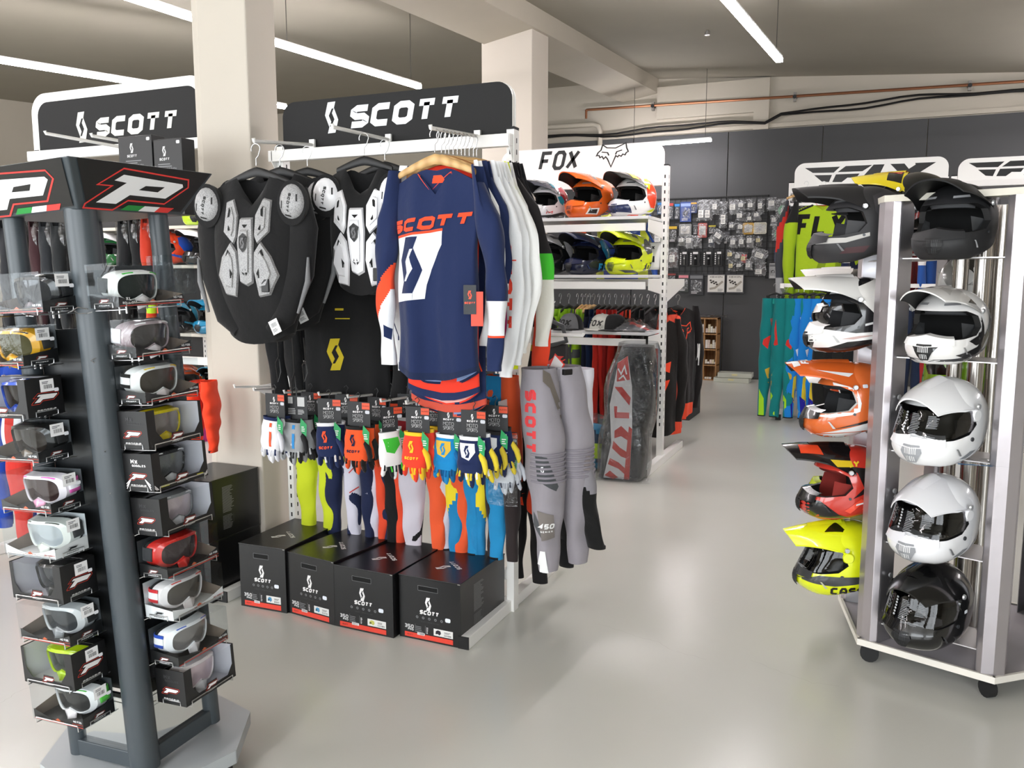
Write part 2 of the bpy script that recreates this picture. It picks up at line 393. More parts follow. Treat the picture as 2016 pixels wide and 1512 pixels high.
# ---------------------------------------------------------------- pipes and cables on the back wall
cop=mat('b07a5c',.3,.9,'brush')
t=thing('copper_pipe','thin copper pipe running along the beige wall above the dark panels','pipe',(0,13.3,4.2))
b=MB(); b.tube([(-4.48,0,-.09),(-4.48,0,.04),(-4.47,0,.045),(3.5,0,-.08),(7.4,0,-.14)],.02,cop,8); b.obj('pipe_run',t,smooth=40)
for x in (-3.39,-1.28,.98):
    b=MB(); z=.035-.0157*(x+4.4); b.tube([(x,-.028,z),(x,.09,z)],.028,mat('3a3a3a',.4,.6),10); b.bc((x,.02,z),(.04,.05,.13),mat('9a9590',.4,.6)); b.obj('pipe_clamp',t)
b=MB(); b.tube([(-6.5,13.3,4.04),(-4.36,13.3,4.01),(-4.27,13.3,3.97),(-4.24,13.3,3.88),(-4.24,13.3,3.6)],.04,wl,10); tag(b.obj('drain_pipe',smooth=40),'beige painted pipe bending down behind the second pillar','pipe')
for k,(z,l) in enumerate(((3.83,'black cable sagging along the beige wall above the dark panels'),(3.87,'thin upper black cable beside the sagging one on the wall'))):
    b=MB(); pts=[]
    for i in range(60):
        x=-6+13.4*i/59; pts.append((x,13.27-.012*k,z+.03*sin(x*2.1+k)+.012*sin(x*5)+(.12 if x>-1.6 else 0)+.02*(x+1.6 if x>-1.6 else 0)))
    b.tube(pts,.016,BLK,6); tag(b.obj('wall_cable',smooth=40),l,'cable',group='black cables along the back wall')
b=MB(); w=atx(1391,122,-1.9); b.tube([(w.x,w.y,zc(w.x,w.y)),(w.x,w.y,zc(w.x,w.y)-.05)],.015,STEEL,8); b.lathe([(.0,-.05),(.03,-.05),(.03,-.02),(.0,-.02)],STEEL,10,(w.x,w.y,zc(w.x,w.y))); tag(b.obj('ceiling_hook'),'small steel hook fixed in the bare right ceiling','hook')
# world: soft daylight outside
W=bpy.data.worlds.new('world'); SC.world=W; W.use_nodes=True; bg=W.node_tree.nodes['Background']; bg.inputs[0].default_value=(.8,.9,1,1); bg.inputs[1].default_value=.6
# ================================================================ display racks
def upright(par,x,y,z1,w=.036,d=.055,slots=True,sc=1.):
    b=MB(); b.box((x-w/2,y-d/2,.0),(x+w/2,y+d/2,z1),WHT)
    if slots:
        q=[];z=.32
        while z<z1-.05: q.append(RECT(-.0045*sc,z,.0045*sc,z+.022*sc)); z+=.05*sc
        b.stamp(q,((x,y-d/2,0),X_,Z_),mat('232323',.8),.0008)
        b.stamp(q,((x+w/2,y,0),Y_,Z_),mat('232323',.8),.0008)
    b.bc((x,y,z1+.006),(w*1.02,d*1.02,.012),RUB); return b.obj('upright',par)
def foot(par,x,y0,y1,w=.05,h=.055):
    b=MB(); b.box((x-w/2,y0,.0),(x+w/2,y1,h),WHT); f=b.obj('foot',par,bev=.003)
    for e,s in ((y0,-1),(y1,1)):
        b=MB(); b.box((x-w/2,min(e,e+s*.006),.0),(x+w/2,max(e,e+s*.006),h),BLK); b.obj('end_cap',f)
def bar(par,nm,a,c,mt=WHT,bev=.003):
    b=MB(); b.box([min(a[i],c[i]) for i in range(3)],[max(a[i],c[i]) for i in range(3)],mt); return b.obj(nm,par,bev=bev)
def rod(par,a,c,r=.0075,tip=.012,nm='display_arm'):
    a=V(a);c=V(c); b=MB(); e=c+V((0,0,tip)); b.tube([a,a.lerp(c,.5),c,e+(c-a).normalized()*.004],r,WHT,8); b.bc(a,(.03,.012,.05),WHT); return b.obj(nm,par,smooth=50)
def sign(par,x0,x1,z0,z1,y,r,face,back=WHT,th=.025,inset=0.,prints=(),lm='1111'):
    w,h=x1-x0,z1-z0; b=MB(); fr=(V(((x0+x1)/2,y,(z0+z1)/2)),X_,Z_)
    b.prism(rrect(w,h,r,8,'1100'),fr,(0,th,0),back)
    if face: 
        iw=w-2*inset; ih=h-inset; p=[(a,c-inset/2) for a,c in rrect(iw,ih,max(.01,r-inset*.6),8,'1100')]; b.stamp([p],fr,face,.001)
    for polys,mt,o in prints: b.stamp(polys,(V((0,y,0)),X_,Z_),mt,o)
    return b.obj('sign_board',par)
def pxmap(polys,p0,p1,y,asp=None):
    """place shapes spanning -1..1 on the plane at depth y with centre and half height from two picture points"""
    return polys
def scottmark(y,cx,cz,hh,tx,tz,th,tw,mt):
    """emblem centred at (cx,cz) half height hh; word centre (tx,tz), letter height th, total width tw"""
    w=tw/(5+4*.10); return [(xf(EMB,hh,cx,cz),mt,.002),(word('SCOTT',th,w,th*.29,.22,.10,x0=tx,y0=tz),mt,.002)]
# ---- centre rack
CR=thing('gondola_rack','white slotted steel rack under the large black sign on the right of the pillar','rack',(0,0,0))
YR=3.539
for x in (-2.80,-1.535): upright(CR,x,YR,2.228)
foot(CR,-1.555,3.06,4.124); foot(CR,-2.87,3.06,4.124)
bar(CR,'crossbar',(-2.84,3.47,2.15),(-1.52,3.505,2.205)); bar(CR,'crossbar',(-2.79,3.52,.15),(-1.55,3.56,.2)); bar(CR,'crossbar',(-2.79,3.52,1.0),(-1.55,3.545,1.035))
for x in (-2.82,-1.525):
    b=MB(); b.prism([(3.47,2.205),(3.55,2.205),(3.55,2.06),(3.53,2.06),(3.47,2.15)],(V((x,0,0)),Y_,Z_),(.004,0,0),WHT); b.obj('bracket',CR)
a0,a1=at(653,200,3.51),at(653,262,3.51); t0,t1=at(683,226,3.51),at(910,216,3.51)
sign(CR,-2.776,-1.527,2.19,2.437,3.515,.075,mat('151516',.75),prints=scottmark(3.515,a0.x-.005,(a0.z+a1.z)/2,(a0.z-a1.z)/2,(t0.x+t1.x)/2,(t0.z+t1.z)/2,.105,t1.x-t0.x-.03,mat('e9ebef',.5)),inset=.0)
for sgn in (0,): b=MB(); b.prism([(a,c) for a,c in rrect(1.255,.25,.075,8,'1100')],(V((-2.1515,3.542,2.314)),X_,Z_),(0,.006,0),WHT); b.obj('sign_backing',CR)
rodJ=(at(940,268,3.5),at(848,252,2.93)); rodA2=(at(765,275,3.5),at(655,250,2.9)); rodA=(at(615,285,3.5),at(500,278,2.9))
for a,c in (rodJ,rodA2,rodA): rod(CR,a,c,.008,.012,'hanging_arm')
GA=[(462,762),(500,768),(560,773),(628,777),(685,782),(750,790),(800,794),(850,800),(905,802)]
GP=[at(x,y,3.1) for x,y in GA]
for p in GP: rod(CR,(p.x,3.5,1.02),p,.0055)
for x in (-2.83,-2.18,-1.5): 
    b=MB(); b.prism([(3.5,1.04),(3.30,1.04),(3.30,1.02),(3.5,.93)],(V((x,0,0)),Y_,Z_),(.004,0,0),WHT); b.obj('bracket',CR)
# side arms on the outer face of the right upright, holding the pants
PA=[]
b=MB()
rod(CR,(-1.49,3.70,1.31),(-1.25,3.70,1.31),.008,.01,'hanging_arm')
# ---- left rack with the framed sign
LR=thing('gondola_rack','white slotted steel rack under the white framed black sign on the left of the pillar','rack',(0,0,0))
for x in (-4.55,-3.30): upright(LR,x,YR,2.3)
for x in (-4.57,-3.30): foot(LR,x,3.06,4.124)
bar(LR,'crossbar',(-4.58,3.47,2.245),(-3.28,3.505,2.30)); bar(LR,'crossbar',(-4.55,3.52,1.1),(-3.3,3.56,1.14)); bar(LR,'crossbar',(-4.55,3.52,.15),(-3.3,3.56,.2))
l0,l1=at(158,220,3.51),at(158,281,3.51); t0,t1=at(182,252,3.51),at(355,236,3.51)
sign(LR,-4.574,-3.26,2.26,2.625,3.515,.11,mat('151516',.75),inset=.05,prints=scottmark(3.515,l0.x,(l0.z+l1.z)/2,(l0.z-l1.z)/2,(t0.x+t1.x)/2,(t0.z+t1.z)/2,.105,t1.x-t0.x-.04,mat('d5d5d0',.5)))
ra=(V((-3.62,3.5,2.24)),V((-3.75,2.95,2.27))); rod(LR,*ra,.008,.012,'hanging_arm'); rod(LR,(-3.45,3.5,2.24),(-3.5,3.0,2.25),.008,.012,'hanging_arm')
rod(LR,(-4.1,3.5,2.02),(-4.15,2.95,2.02),.008,.012,'hanging_arm')
# ---- rack with white mascot-headed sign
YX=7.0
FR=thing('gondola_rack','white slotted rack with three shelves under the white FOX sign','rack',(0,0,0))
for x in (-3.15,-1.66): upright(FR,x,YX,2.483,.05,.07,sc=1.25)
for x in (-3.15,-1.645): foot(FR,x,6.4,7.72,.06,.065)
s0,s1=at(1040,350,YX-.04),at(1308,278,YX-.04)
f0,f1=at(1060,335,YX-.04),at(1143,291,YX-.04); h0,h1=at(1174,331,YX-.04),at(1237,282,YX-.04)
bk=mat('141414',.5)
sign(FR,-3.13,s1.x,2.36,s1.z,YX-.035,.10,mat('ecebe9',.4),prints=[
  (word('FOX',f1.z-f0.z-.005,(f1.x-f0.x-.03)/(3+2*.14),.030,.25,.14,x0=(f0.x+f1.x)/2,y0=(f0.z+f1.z)/2-.01),bk,.002),
  (xf(FOXF,(h1.z-h0.z)/2,(h0.x+h1.x)/2,(h0.z+h1.z)/2,sx=(h1.x-h0.x)/2),bk,.002)])
bar(FR,'crossbar',(-3.15,YX-.09,2.32),(-1.68,YX-.04,2.38))
SHF=[]
for py in (424,541,655):
    q=atx(1275,py,-1.68); yf=q.y; z=q.z; SHF.append((yf,z))
    s=bar(FR,'shelf',(-3.13,yf,z-.025),(-1.675,YX-.03,z),mat('dcdcdc',.35))
    b=MB(); b.box((-3.12,yf+.01,z-.115),(-1.70,yf+.035,z-.055),WHT); b.obj('shelf_rail',s,bev=.003)
    for x in (-3.12,-1.675):
        b=MB(); b.prism([(yf,z-.03),(YX-.035,z-.03),(YX-.035,z-.16),(yf,z-.12)],(V((x,0,0)),Y_,Z_),(.006,0,0),WHT); b.obj('bracket',s)
bar(FR,'crossbar',(-3.15,7.05,1.50),(-1.66,7.10,1.56))
for z in (1.55,):
    for x in (-1.66,-3.1):
        b=MB(); b.prism([(7.03,1.56),(7.75,1.56),(7.75,1.50),(7.03,1.36)],(V((x-.015,0,0)),Y_,Z_),(.03,0,0),WHT); b.obj('rear_arm',FR)
bar(FR,'hanging_rail',(-3.1,7.43,1.50),(-1.66,7.46,1.54),mat('c8c8c8',.3,.4))
# ---- two racks with winged letters signs
YL=10.1
for k,(pa,pb,lab) in enumerate(((1568,1866,'white slotted rack under the winged FLY sign with the lime jersey on it'),(1888,2190,'white slotted rack under the FLY sign cut off by the right picture edge'))):
    G=thing('gondola_rack',lab,'rack',(0,0,0))
    A=at(pa,366,YL); B=at(pb,350,YL); T=at((pa+pb)/2,(328 if k==0 else 318)-16,YL)
    x0,x1=A.x-.02,B.x; zt=at(pa+20,322 if k==0 else 313,YL).z; 
    fr=(V(((x0+x1)/2,YL-.04,0)),X_,Z_)
    w=(x1-x0); cz=(zt+A.z)/2+.015
    sign(G,x0,x1,2.52,zt,YL-.04,.11,mat('f1f1ee',.4),prints=[(xf(FLYM,w*.36,(x0+x1)/2-.01,(2.56+zt)/2,sx=w*.372),bk,.002)])
    for x in (x0-.03,x1-.02): upright(G,x,YL,2.62,.055,.07,sc=1.3)
    for x in (x0-.03,x1-.02): foot(G,x,9.64,10.6,.06,.065)
    bar(G,'crossbar',(x0-.03,YL-.12,2.50),(x1,YL-.06,2.56)); bar(G,'crossbar',(x0-.03,YL-.03,.2),(x1,YL+.03,.27)); bar(G,'crossbar',(x0,YL-.03,1.48),(x1,YL+.03,1.55))
    q=at(1536,558,9.55)
    for x in (x0-.03,x1-.03): b=MB(); b.prism([(YL,q.z),(9.5,q.z),(9.5,q.z-.05),(YL,q.z-.18)],(V((x-.02,0,0)),Y_,Z_),(.04,0,0),WHT); b.obj('front_arm',G)
    bar(G,'hanging_rail',(x0-.05,9.52,q.z-.04),(x1,9.56,q.z),WHT)
    if k==0: bar(G,'hanging_rail',(x0+.0,YL-.38,2.34),(x1,YL-.35,2.37),WHT); FLYR=(x0,x1,q.z)
# ================================================================ helmet cartons
RED=mat('d8402f',.5); GRY=mat('77787a',.6); LGR=mat('c8c8c8',.5); PAP=mat('e8e6e6',.6); CART=mat('121213',.30)
def carton(p,w,d,h,rz,label,front=True,side=True,hue='3a7fa8',group='black helmet cartons on the floor'):
    """p: front left bottom corner"""
    t=thing('helmet_carton',label,'box',p,rz,group); b=MB(); b.box((0,0,0),(w,d,h),CART)
    b.box((-.002,-.002,h-.004),(w+.002,d+.002,h+.002),CART)
    if front:
        fr=(V((0,0,0)),X_,Z_); c=w*.5
        b.stamp([RECT(.32*w,h*.80,.64*w,h*.875)],fr,mat('020202',.9),.0009); b.stamp(stroke([(.32*w,h*.80),(.64*w,h*.80),(.64*w,h*.875),(.32*w,h*.875)],.0015,True),fr,GRY,.0011)
        b.stamp(xf(EMB,.030,c-.005,h*.60),fr,PAP,.001); b.stamp(word('SCOTT',.019,.0175,.0055,.2,.12,x0=c,y0=h*.46),fr,PAP,.001)
        for i in range(5):
            x=.30*w+i*.10*w; b.stamp([[(x+.0065*cos(a*PI/4),h*.37+.0065*sin(a*PI/4)) for a in range(8)]],fr,GRY,.001); b.stamp([RECT(x-.002,h*.36,x+.002,h*.38)],fr,CART,.0014)
        b.stamp(word('I SCOTT SPORTS COM',.006,.0048,.0012,0,.3,x0=c,y0=h*.31),fr,mat('3c3c3e',.6),.001)
        b.stamp([RECT(.09*w,.03*h,.88*w,.105*h)],fr,RED,.001); b.stamp([RECT(.30*w,.085*h,.42*w,.125*h)],fr,PAP,.0013); b.stamp(barcode(.31*w,.09*h,.41*w,.12*h,8),fr,BLK,.0016)
        b.stamp(word('SCOTT',.007,.005,.0015,.2,.2,x0=.18*w,y0=.068*h),fr,mat('6b1a14',.6),.0013)
        b.stamp(word('350',.017,.014,.004,0,.15,x0=.165*w,y0=.20*h)+word('PRO',.009,.009,.0025,0,.15,x0=.19*w,y0=.15*h),fr,LGR,.001)
        b.stamp(lines(.27*w,.13*h,.40*w,.235*h,4),fr,GRY,.001); b.stamp([RECT(.262*w,.12*h,.266*w,.25*h),RECT(.43*w,.12*h,.434*w,.25*h)],fr,GRY,.001); b.stamp(lines(.45*w,.13*h,.48*w,.235*h,5),fr,PAP,.001)
        b.stamp([RECT(.57*w,.125*h,.88*w,.235*h)],fr,mat('d9d9d6',.6),.0013); b.stamp([[(.60*w,.15*h),(.605*w,.20*h),(.64*w,.22*h),(.68*w,.21*h),(.69*w,.17*h),(.66*w,.14*h),(.64*w,.16*h)]],fr,mat(hue,.5),.0016); b.stamp([[(.60*w,.165*h),(.61*w,.185*h),(.64*w,.18*h),(.635*w,.165*h)]],fr,BLK,.0018)
        b.stamp(barcode(.74*w,.14*h,.86*w,.165*h,9)+lines(.74*w,.18*h,.85*w,.215*h,2),fr,mat('4a4a4a',.6),.0016)
        b.stamp([rrect(.026,.018,.005,4)and [(x+.80*w,y+.40*h) for x,y in rrect(.026,.018,.006,3)]],fr,mat('dfe4ee',.5),.0013)
        # lid mark, lying across the top
        ft=(V((w*.55,d*.42,h+.002)),V((-.75,.66,0)).normalized(),V((-.66,-.75,0)).normalized(),Z_)
        b.stamp(xf(EMB,.034,-.0,.045)+word('SCOTT',.022,.021,.0065,.2,.12,x0=0,y0=-.014),ft,PAP,.0008)
    if side:
        fs=(V((w,0,0)),Y_,Z_); b.stamp(lines(.28*d,.42*h,.50*d,.86*h,22),fs,mat('8a8a8c',.6),.001); b.stamp(lines(.28*d,.14*h,.48*d,.38*h,10),fs,mat('707072',.6),.001)
        b.stamp([RECT(.28*d+i*.05*d,.22*h,.282*d+i*.05*d,.36*h) for i in range(5)],fs,GRY,.0012)
    # scuffed corners
    b.stamp([RECT(w-.012,h-.004,w,h)],(V((0,-.002,0)),X_,Z_),mat('8d8b86',.7),.0006)
    b.obj('carton',t,bev=.0015); return t
bs=[(475,1192,565,1208,.313,'3a7fa8','frontmost-left'),(568,1206,660,1232,.30,'4a90b8',''),(660,1232,775,1257,.29,'b9b75a',''),(787,1252,907,1277,.285,'221a2a','')]
labs=['black helmet carton standing at the left end of the four-carton floor row','black helmet carton second in the floor row, partly hidden by its right neighbour','black helmet carton third in the floor row, standing slightly forward','black helmet carton at the right end of the floor row beside the white rack foot']
for i,(a,b_,c,d_,h,hue,_) in enumerate(bs):
    A=atz(a,b_);B=atz(c,d_); w=(B-A).length; carton(A,w,.44,h,math.atan2(B.y-A.y,B.x-A.x),labs[i],hue=hue)
A=V((-2.915,3.10,0)); 
carton(V((-3.19,3.02,.0)),.285,.36,.30,0,'black carton at the bottom of the stack behind the goggle stand',front=False,side=False,group='stacked black cartons by the pillar')
carton(V((-3.195,3.01,.304)),.295,.365,.30,0,'black carton on top of the stack, its printed long side facing out',front=False,side=True,group='stacked black cartons by the pillar')
# ================================================================ goggle stand
ANT=mat('3d4449',.38); ANTD=mat('2a2f33',.45)
SB=V((-1.925,1.702,.14)); ax=V((-.399,.917,0)); MST=Matrix.Translation(SB)@Matrix.Rotation(-R(3.1),4,ax)
GS=thing('goggle_display_stand','anthracite goggle display stand with flared racing logo header on a wheeled grey base','display stand',mtx=Matrix.Identity(4))
# stand local frame: corner post at origin, +x left along the left face is -X, +y along the right face
Wd=.27
ST=thing('column',None,None); ST.parent=GS; ST.matrix_world=MST
def lp(b,nm,**k): return b.obj(nm,ST,**k)
HT=1.625
for x,y,r in ((0,0,.042),(-Wd,0,.028),(0,Wd,.028),(-Wd,Wd,.024)):
    b=MB(); b.tube([(x,y,0),(x,y,HT)],r,ANT,20); b.obj('post',ST,smooth=40)
for a,c in (((-Wd,-.02,0),(0,.012,.05)),((-.012,0,0),(.02,Wd,.05)),((-Wd,Wd-.012,0),(0,Wd+.02,.05)),((-Wd-.02,0,0),(-Wd+.012,Wd,.05))): bar(ST,'bottom_rail',a,c,ANT)
mir=mat('dde0e0',.03,1.,'brush')
b=MB(); b.box((-Wd+.02,-.004,.05),(-.03,.004,.22),mir); b.obj('mirror_panel',ST); b=MB(); b.box((-.004,.03,.05),(.004,Wd-.02,.30),mir); b.obj('mirror_panel',ST)
for a,c in (((-Wd+.02,.02,.22),(-.03,.026,1.30)),((-.026,.03,.28),(-.02,Wd-.02,1.30))): 
    b=MB(); b.box(a,c,mat('26282a',.3)); b.obj('back_panel',ST)
# header: flared box, printed on its two visible faces
h0,h1=HT-.005,HT+.118; e0,e1=.038,.115; C0=[( e0,-e0),(-Wd-e0-.02,-e0),(-Wd-e0-.02,Wd+e0),(e0,Wd+e0+.02)]; C1=[(e1,-e1),(-Wd-e1,-e1),(-Wd-e1,Wd+e1),(e1,Wd+e1+.01)]
b=MB(); b.add([(x,y,h0) for x,y in C0]+[(x,y,h1) for x,y in C1],[(0,1,2,3),(7,6,5,4),(1,0,4,5),(0,3,7,4),(3,2,6,7),(2,1,5,6)],ANT); hd=b.obj('header',ST,bev=.004)
def hface(i,j,sx,dx,dxx=0):
    p0,p1,q0,q1=[V((*C0[i],h0)),V((*C0[j],h0)),V((*C1[i],h1)),V((*C1[j],h1))]
    m=((p0+p1)/2+(q0+q1)/2)/2; U=(p1-p0).normalized(); n=U.cross(((q0+q1)/2-(p0+p1)/2)); W=n.cross(U).normalized(); n=n.normalized()
    hh=((q0+q1)/2-(p0+p1)/2).length/2; wb=(p1-p0).length/2; wt=(q1-q0).length/2
    b=MB(); fr=(m+n*.003,U,W,n)
    b.stamp([[(-wb+.022,-hh+.012),(wb-.012,-hh+.012),(wt-.018,hh-.001),(-wt+.022,hh-.001)]],fr,mat('131313',.4),.0005)
    s=hh*1.0/.58; o=dict(sx=sx*1.08); 
    b.stamp(xf(PRING,s,dx,.002-hh*.08,**o),fr,mat('e23b36',.45),.0012); b.stamp(xf(PLET,s,dx,.002-hh*.08,**o),fr,mat('f2f2f4',.4),.0014); b.stamp(xf(PHOLE,s,dx,.002-hh*.08,**o),fr,mat('131313',.4),.002)
    for p,c in zip(PFLAG,('1f8a3a','e9e9ea','e23b36')): b.stamp(xf([p],s,dx,.002-hh*.08,**o),fr,mat(c,.45),.0016)
    b.obj('logo_panel',ST)
hface(1,0,.125,-.005); hface(0,3,.125,.0)
# base plate with castors
b=MB(); ctr=V((-2.06,1.85)); pts=[(ctr.x+.31*cos(R(a)),ctr.y+.31*sin(R(a))) for a in range(8,368,45)]; pts=[(p[0],p[1]) for p in pts]
b.prism(pts,(V((0,0,.085)),X_,Y_),(0,0,.042),mat('a9aeb1',.45)); b.obj('base_plate',GS,bev=.003)
for i in (0,2,4,6,7):
    a=R(8+45*i); x,y=ctr.x+.26*cos(a),ctr.y+.26*sin(a); b=MB(); b.tube([(x-.012,y,.03),(x+.012,y,.03)],.03,RUB,14); b.bc((x,y,.07),(.04,.04,.035),BLK); b.obj('castor',GS,smooth=40)
# ---------------------------------------------------------------- goggles and their boxes (box: long face looks along -y, width .19)
def tube_on(f,n,r,mt,b,closed=False,seg=6): b.tube([f(i/n) for i in range(n+1)],r,mt,seg)
def goggles(mtx,fc,sc_,lens,stripe,nose,label,strap2=None):
    t=thing('goggles',label,'goggles',group='goggles in boxes on the stand',mtx=mtx)
    # outline of the frame on a curved band
    def rim(k,s=1.):
        a=2*PI*k; x=.082*s*cos(a); z=.043*s*sin(a)*(1 if sin(a)>0 else .95)
        x=math.copysign(abs(cos(a))**.6,cos(a))*.082*s; z=math.copysign(abs(sin(a))**.7,sin(a))*.043*s
        if z<0: z+=.020*math.exp(-(x/.020)**2)*s
        return x,z
    def cur(x,y0=0): return y0+x*x*4.2
    b=MB(); n=40
    for s0,y0,s1,y1 in ((1.0,.0,.84,-.006),(.84,-.006,.80,.004),(1.0,.0,1.05,.028)):
        b.grid(lambda u,v:(lambda p:V((p[0],cur(p[0],y0*(1-v)+y1*v)-.0,p[1])))(rim(u,s0*(1-v)+s1*v)),n,2,gls(fc),wrap=True)
    b.grid(lambda u,v:(lambda p:V((p[0],cur(p[0],.028+.012*v),p[1])))(rim(u,1.05-.02*v)),n,1,mat('1a1a1b',.9),wrap=True)
    f=b.obj('frame',t,smooth=50)
    b=MB(); b.grid(lambda u,v:(lambda p:V((p[0],cur(p[0],-.001-.002*(1-v)),p[1])))(rim(u,.83*(v+.001))),n,3,mat(lens,.06,.3),wrap=True); b.obj('lens',t,smooth=60)
    b=MB(); b.grid(lambda u,v:V(((u-.5)*.05*(1-.35*v),cur((u-.5)*.05)-.014*(1-abs(u-.5)*1.6)*v-.004,-.022-.030*v+abs(u-.5)*-.02)),8,4,gls(nose)); b.obj('nose_guard',t,smooth=50,solid=.002)
    # top bar graphics on the frame
    b=MB(); q=[RECT(-.075+i*.012,.0375,-.069+i*.012,.042) for i in range(4)]
    b.grid(lambda u,v:(lambda p:V((p[0],cur(p[0],-.003),p[1])))(rim(.12+.10*u,.99-.13*v)),6,1,gls(stripe)); b.grid(lambda u,v:(lambda p:V((p[0],cur(p[0],-.003),p[1])))(rim(.28+.07*u,.99-.13*v)),6,1,gls(stripe))
    b.obj('frame_graphic',f)
    # strap folded around behind
    for sg in (-1,1):
        b=MB(); mt=[fab(sc_),fab(strap2 or sc_)]
        b.grid(lambda u,v:V((sg*(.084+.004*sin(u*PI)-.10*max(0,u-.6)),.035+.055*u,(v-.5)*.040+.002)),8,4,mt[0],mf=lambda u,v:mt[1] if .3<v<.7 else mt[0]); b.obj('strap',t,smooth=60,solid=.0015)
    return t
def gbox(mtx,kind,label,w=.19,d=.10,h=.098,sticker=True,price=True,side=1,black='131314',stripes=False,roll=False,tall=0):
    """kind clear|card|white ; side=+1: the small printed side is at x=+w/2, -1 at x=-w/2"""
    t=thing('goggle_box',label,'goggle box',group='goggle boxes on the display stand',mtx=mtx)
    cb=mat('e9e9ea',.5) if kind=='white' else mat(black,.4); ink=BLK if kind=='white' else PAP
    fF=(V((0,-d/2,h/2)),X_,Z_,-Y_); fS=(V((side*w/2,0,h/2)),V((0,side,0)),Z_,X_*side)
    if kind=='card':
        b=MB(); b.box((-w/2,d/2-.002,0),(w/2,d/2,h),cb); b.box((-w/2,-d/2,-.001),(w/2,d/2,.001),cb)
        for sx in (-1,1): b.box((min(sx*w/2,sx*(w/2-.0015)),-d/2,0),(max(sx*w/2,sx*(w/2-.0015)),d/2,h),cb)
        for sx in (-1,1): b.box((min(sx*(w/2-.003),sx*(w/2-.004)),-d/2+.003,.002),(max(sx*(w/2-.003),sx*(w/2-.004)),d/2-.006,h-.002),mat('d3d2da',.5))
        b.box((-w/2+.004,-d/2+.003,.0015),(w/2-.004,d/2-.006,.003),mat('d3d2da',.5))
        # front board with a chamfered window that opens to the top
        L=-w/2; Rr=w/2; ws=side
        xo0,xo1=(L+.012,Rr-.030) if side>0 else (L+.030,Rr-.012)
        for p in ([(L,-h/2),(Rr,-h/2),(Rr,-h/2+.018),(L,-h/2+.018)],[(L,-h/2+.018),(xo0+.022,-h/2+.018),(xo0,-h/2+.045),(xo0,h/2),(L,h/2)],[(Rr,-h/2+.018),(Rr,h/2),(xo1,h/2),(xo1,-h/2+.045),(xo1-.022,-h/2+.018)]): b.stamp([p],fF,cb,.0)
        b.box((-w/2,d/2-.035,h-.0015),(w/2,d/2,h),cb)
        b.box((-w/2+.002,d/2-.006,.002),(w/2-.002,d/2-.004,h-.002),mat('dddce4',.5))
        lg=xf(PLET,.017,0,-h/2+.020,sx=.020); b.stamp([[(-.024,-h/2+.008),(.024,-h/2+.008),(.022,-h/2+.032),(-.018,-h/2+.032)]],fF,cb,.001); b.stamp(xf(PRING,.017,0,-h/2+.020,sx=.020),fF,RED,.0014); b.stamp(lg,fF,PAP,.0018)
        b.stamp(word('PROGRIP',.004,.005,.001,.3,.25,x0=0,y0=-h/2+.006),fF,LGR,.0014)
        y=-.004 if sticker else -.012
        b.stamp(xf(PRING,.030 if sticker else .022,0,y,sx=.034 if sticker else .028),fS,RED,.0008); b.stamp(xf(PLET,.030 if sticker else .022,0,y,sx=.034 if sticker else .028),fS,PAP,.0012); b.stamp(word('PROGRIP',.006,.0075,.0015,.3,.25,x0=0,y0=-h/2+.015),fS,LGR,.001)
        if stripes or not sticker: b.stamp(word('MX',.012,.012,.0032,0,.2,x0=-.008,y0=.030)+word('GOGGLES',.006,.006,.0014,0,.25,x0=.008,y0=.019),fS,PAP if stripes else mat('333335',.5),.001)
        if stripes:
            for k in range(3):
                for s2 in (-1,1): b.stamp(stroke([(s2*.046,-h/2+.004+k*.007),(s2*(.030-k*.002),-h/2+.028-k*-.003)],.0025),fS,PAP,.0009)
                b.stamp(stroke([(L+.002,-h/2+.016-k*.004),(L+.016-k*.003,-h/2+.002)],.0016),fF,PAP,.001); b.stamp(stroke([(Rr-.002,-h/2+.016-k*.004),(Rr-.016+k*.003,-h/2+.002)],.0016),fF,PAP,.001)
            b.stamp([RECT(-.006+side*-w*.0+L+.03,-h/2+.006,L+.055,-h/2+.011),RECT(Rr-.045,-h/2+.008,Rr-.020,-h/2+.013)],fF,mat('d8d83a',.5),.001)
        b.obj('carton',t)
        b=MB(); b.stamp([[(L+.004,-h/2+.004),(Rr-.004,-h/2+.004),(Rr-.004,h/2-.002),(L+.004,h/2-.002)]],(V((0,-d/2+.002,h/2)),X_,Z_,-Y_),CLEAR,0); b.obj('window_film',t)
    else:
        b=MB(); b.box((-w/2,-d/2,0),(w/2,d/2,h),CLEAR); b.obj('clear_shell',t)
        b=MB(); H=.03 if not roll else .026
        n=14
        def edge(u): return H*(.30+.70*abs(2*u-1)**1.6)
        b.grid(lambda u,v:V((-w/2+.003+(w-.006)*u,-d/2+.0025,.002+v*edge(u))),n,1,cb)
        b.grid(lambda u,v:V((side*(w/2-.003),-d/2+.003+(d-.006)*u,.002+v*(.026+.012*u))),6,1,cb)
        b.grid(lambda u,v:V((-side*(w/2-.003),-d/2+.003+(d-.006)*u,.002+v*(.026+.02*u))),6,1,mat('75675a',.8))
        b.box((-w/2+.003,-d/2+.003,.001),(w/2-.003,d/2-.003,.002),cb); b.box((-w/2+.003,d/2-.004,.002),(w/2-.003,d/2-.003,h-.004),mat('3a3d40',.5) if kind=='clear' else mat('bfc3c6',.5))
        f2=(V((0,-d/2+.002,0)),X_,Z_,-Y_); orr=mat('c8603a',.5)
        b.stamp([RECT(-w/2+.004,.0025,w/2-.004,.0045)],f2,RED if kind=='clear' else GRY,.0006)
        b.stamp(word('PROGRIP',.004,.006,.001,.2,.25,x0=0,y0=.008),f2,orr,.0008); b.stamp([[(-.010,.012),(0,.0175),(.010,.012),(0,.0075)]],f2,orr,.0006)
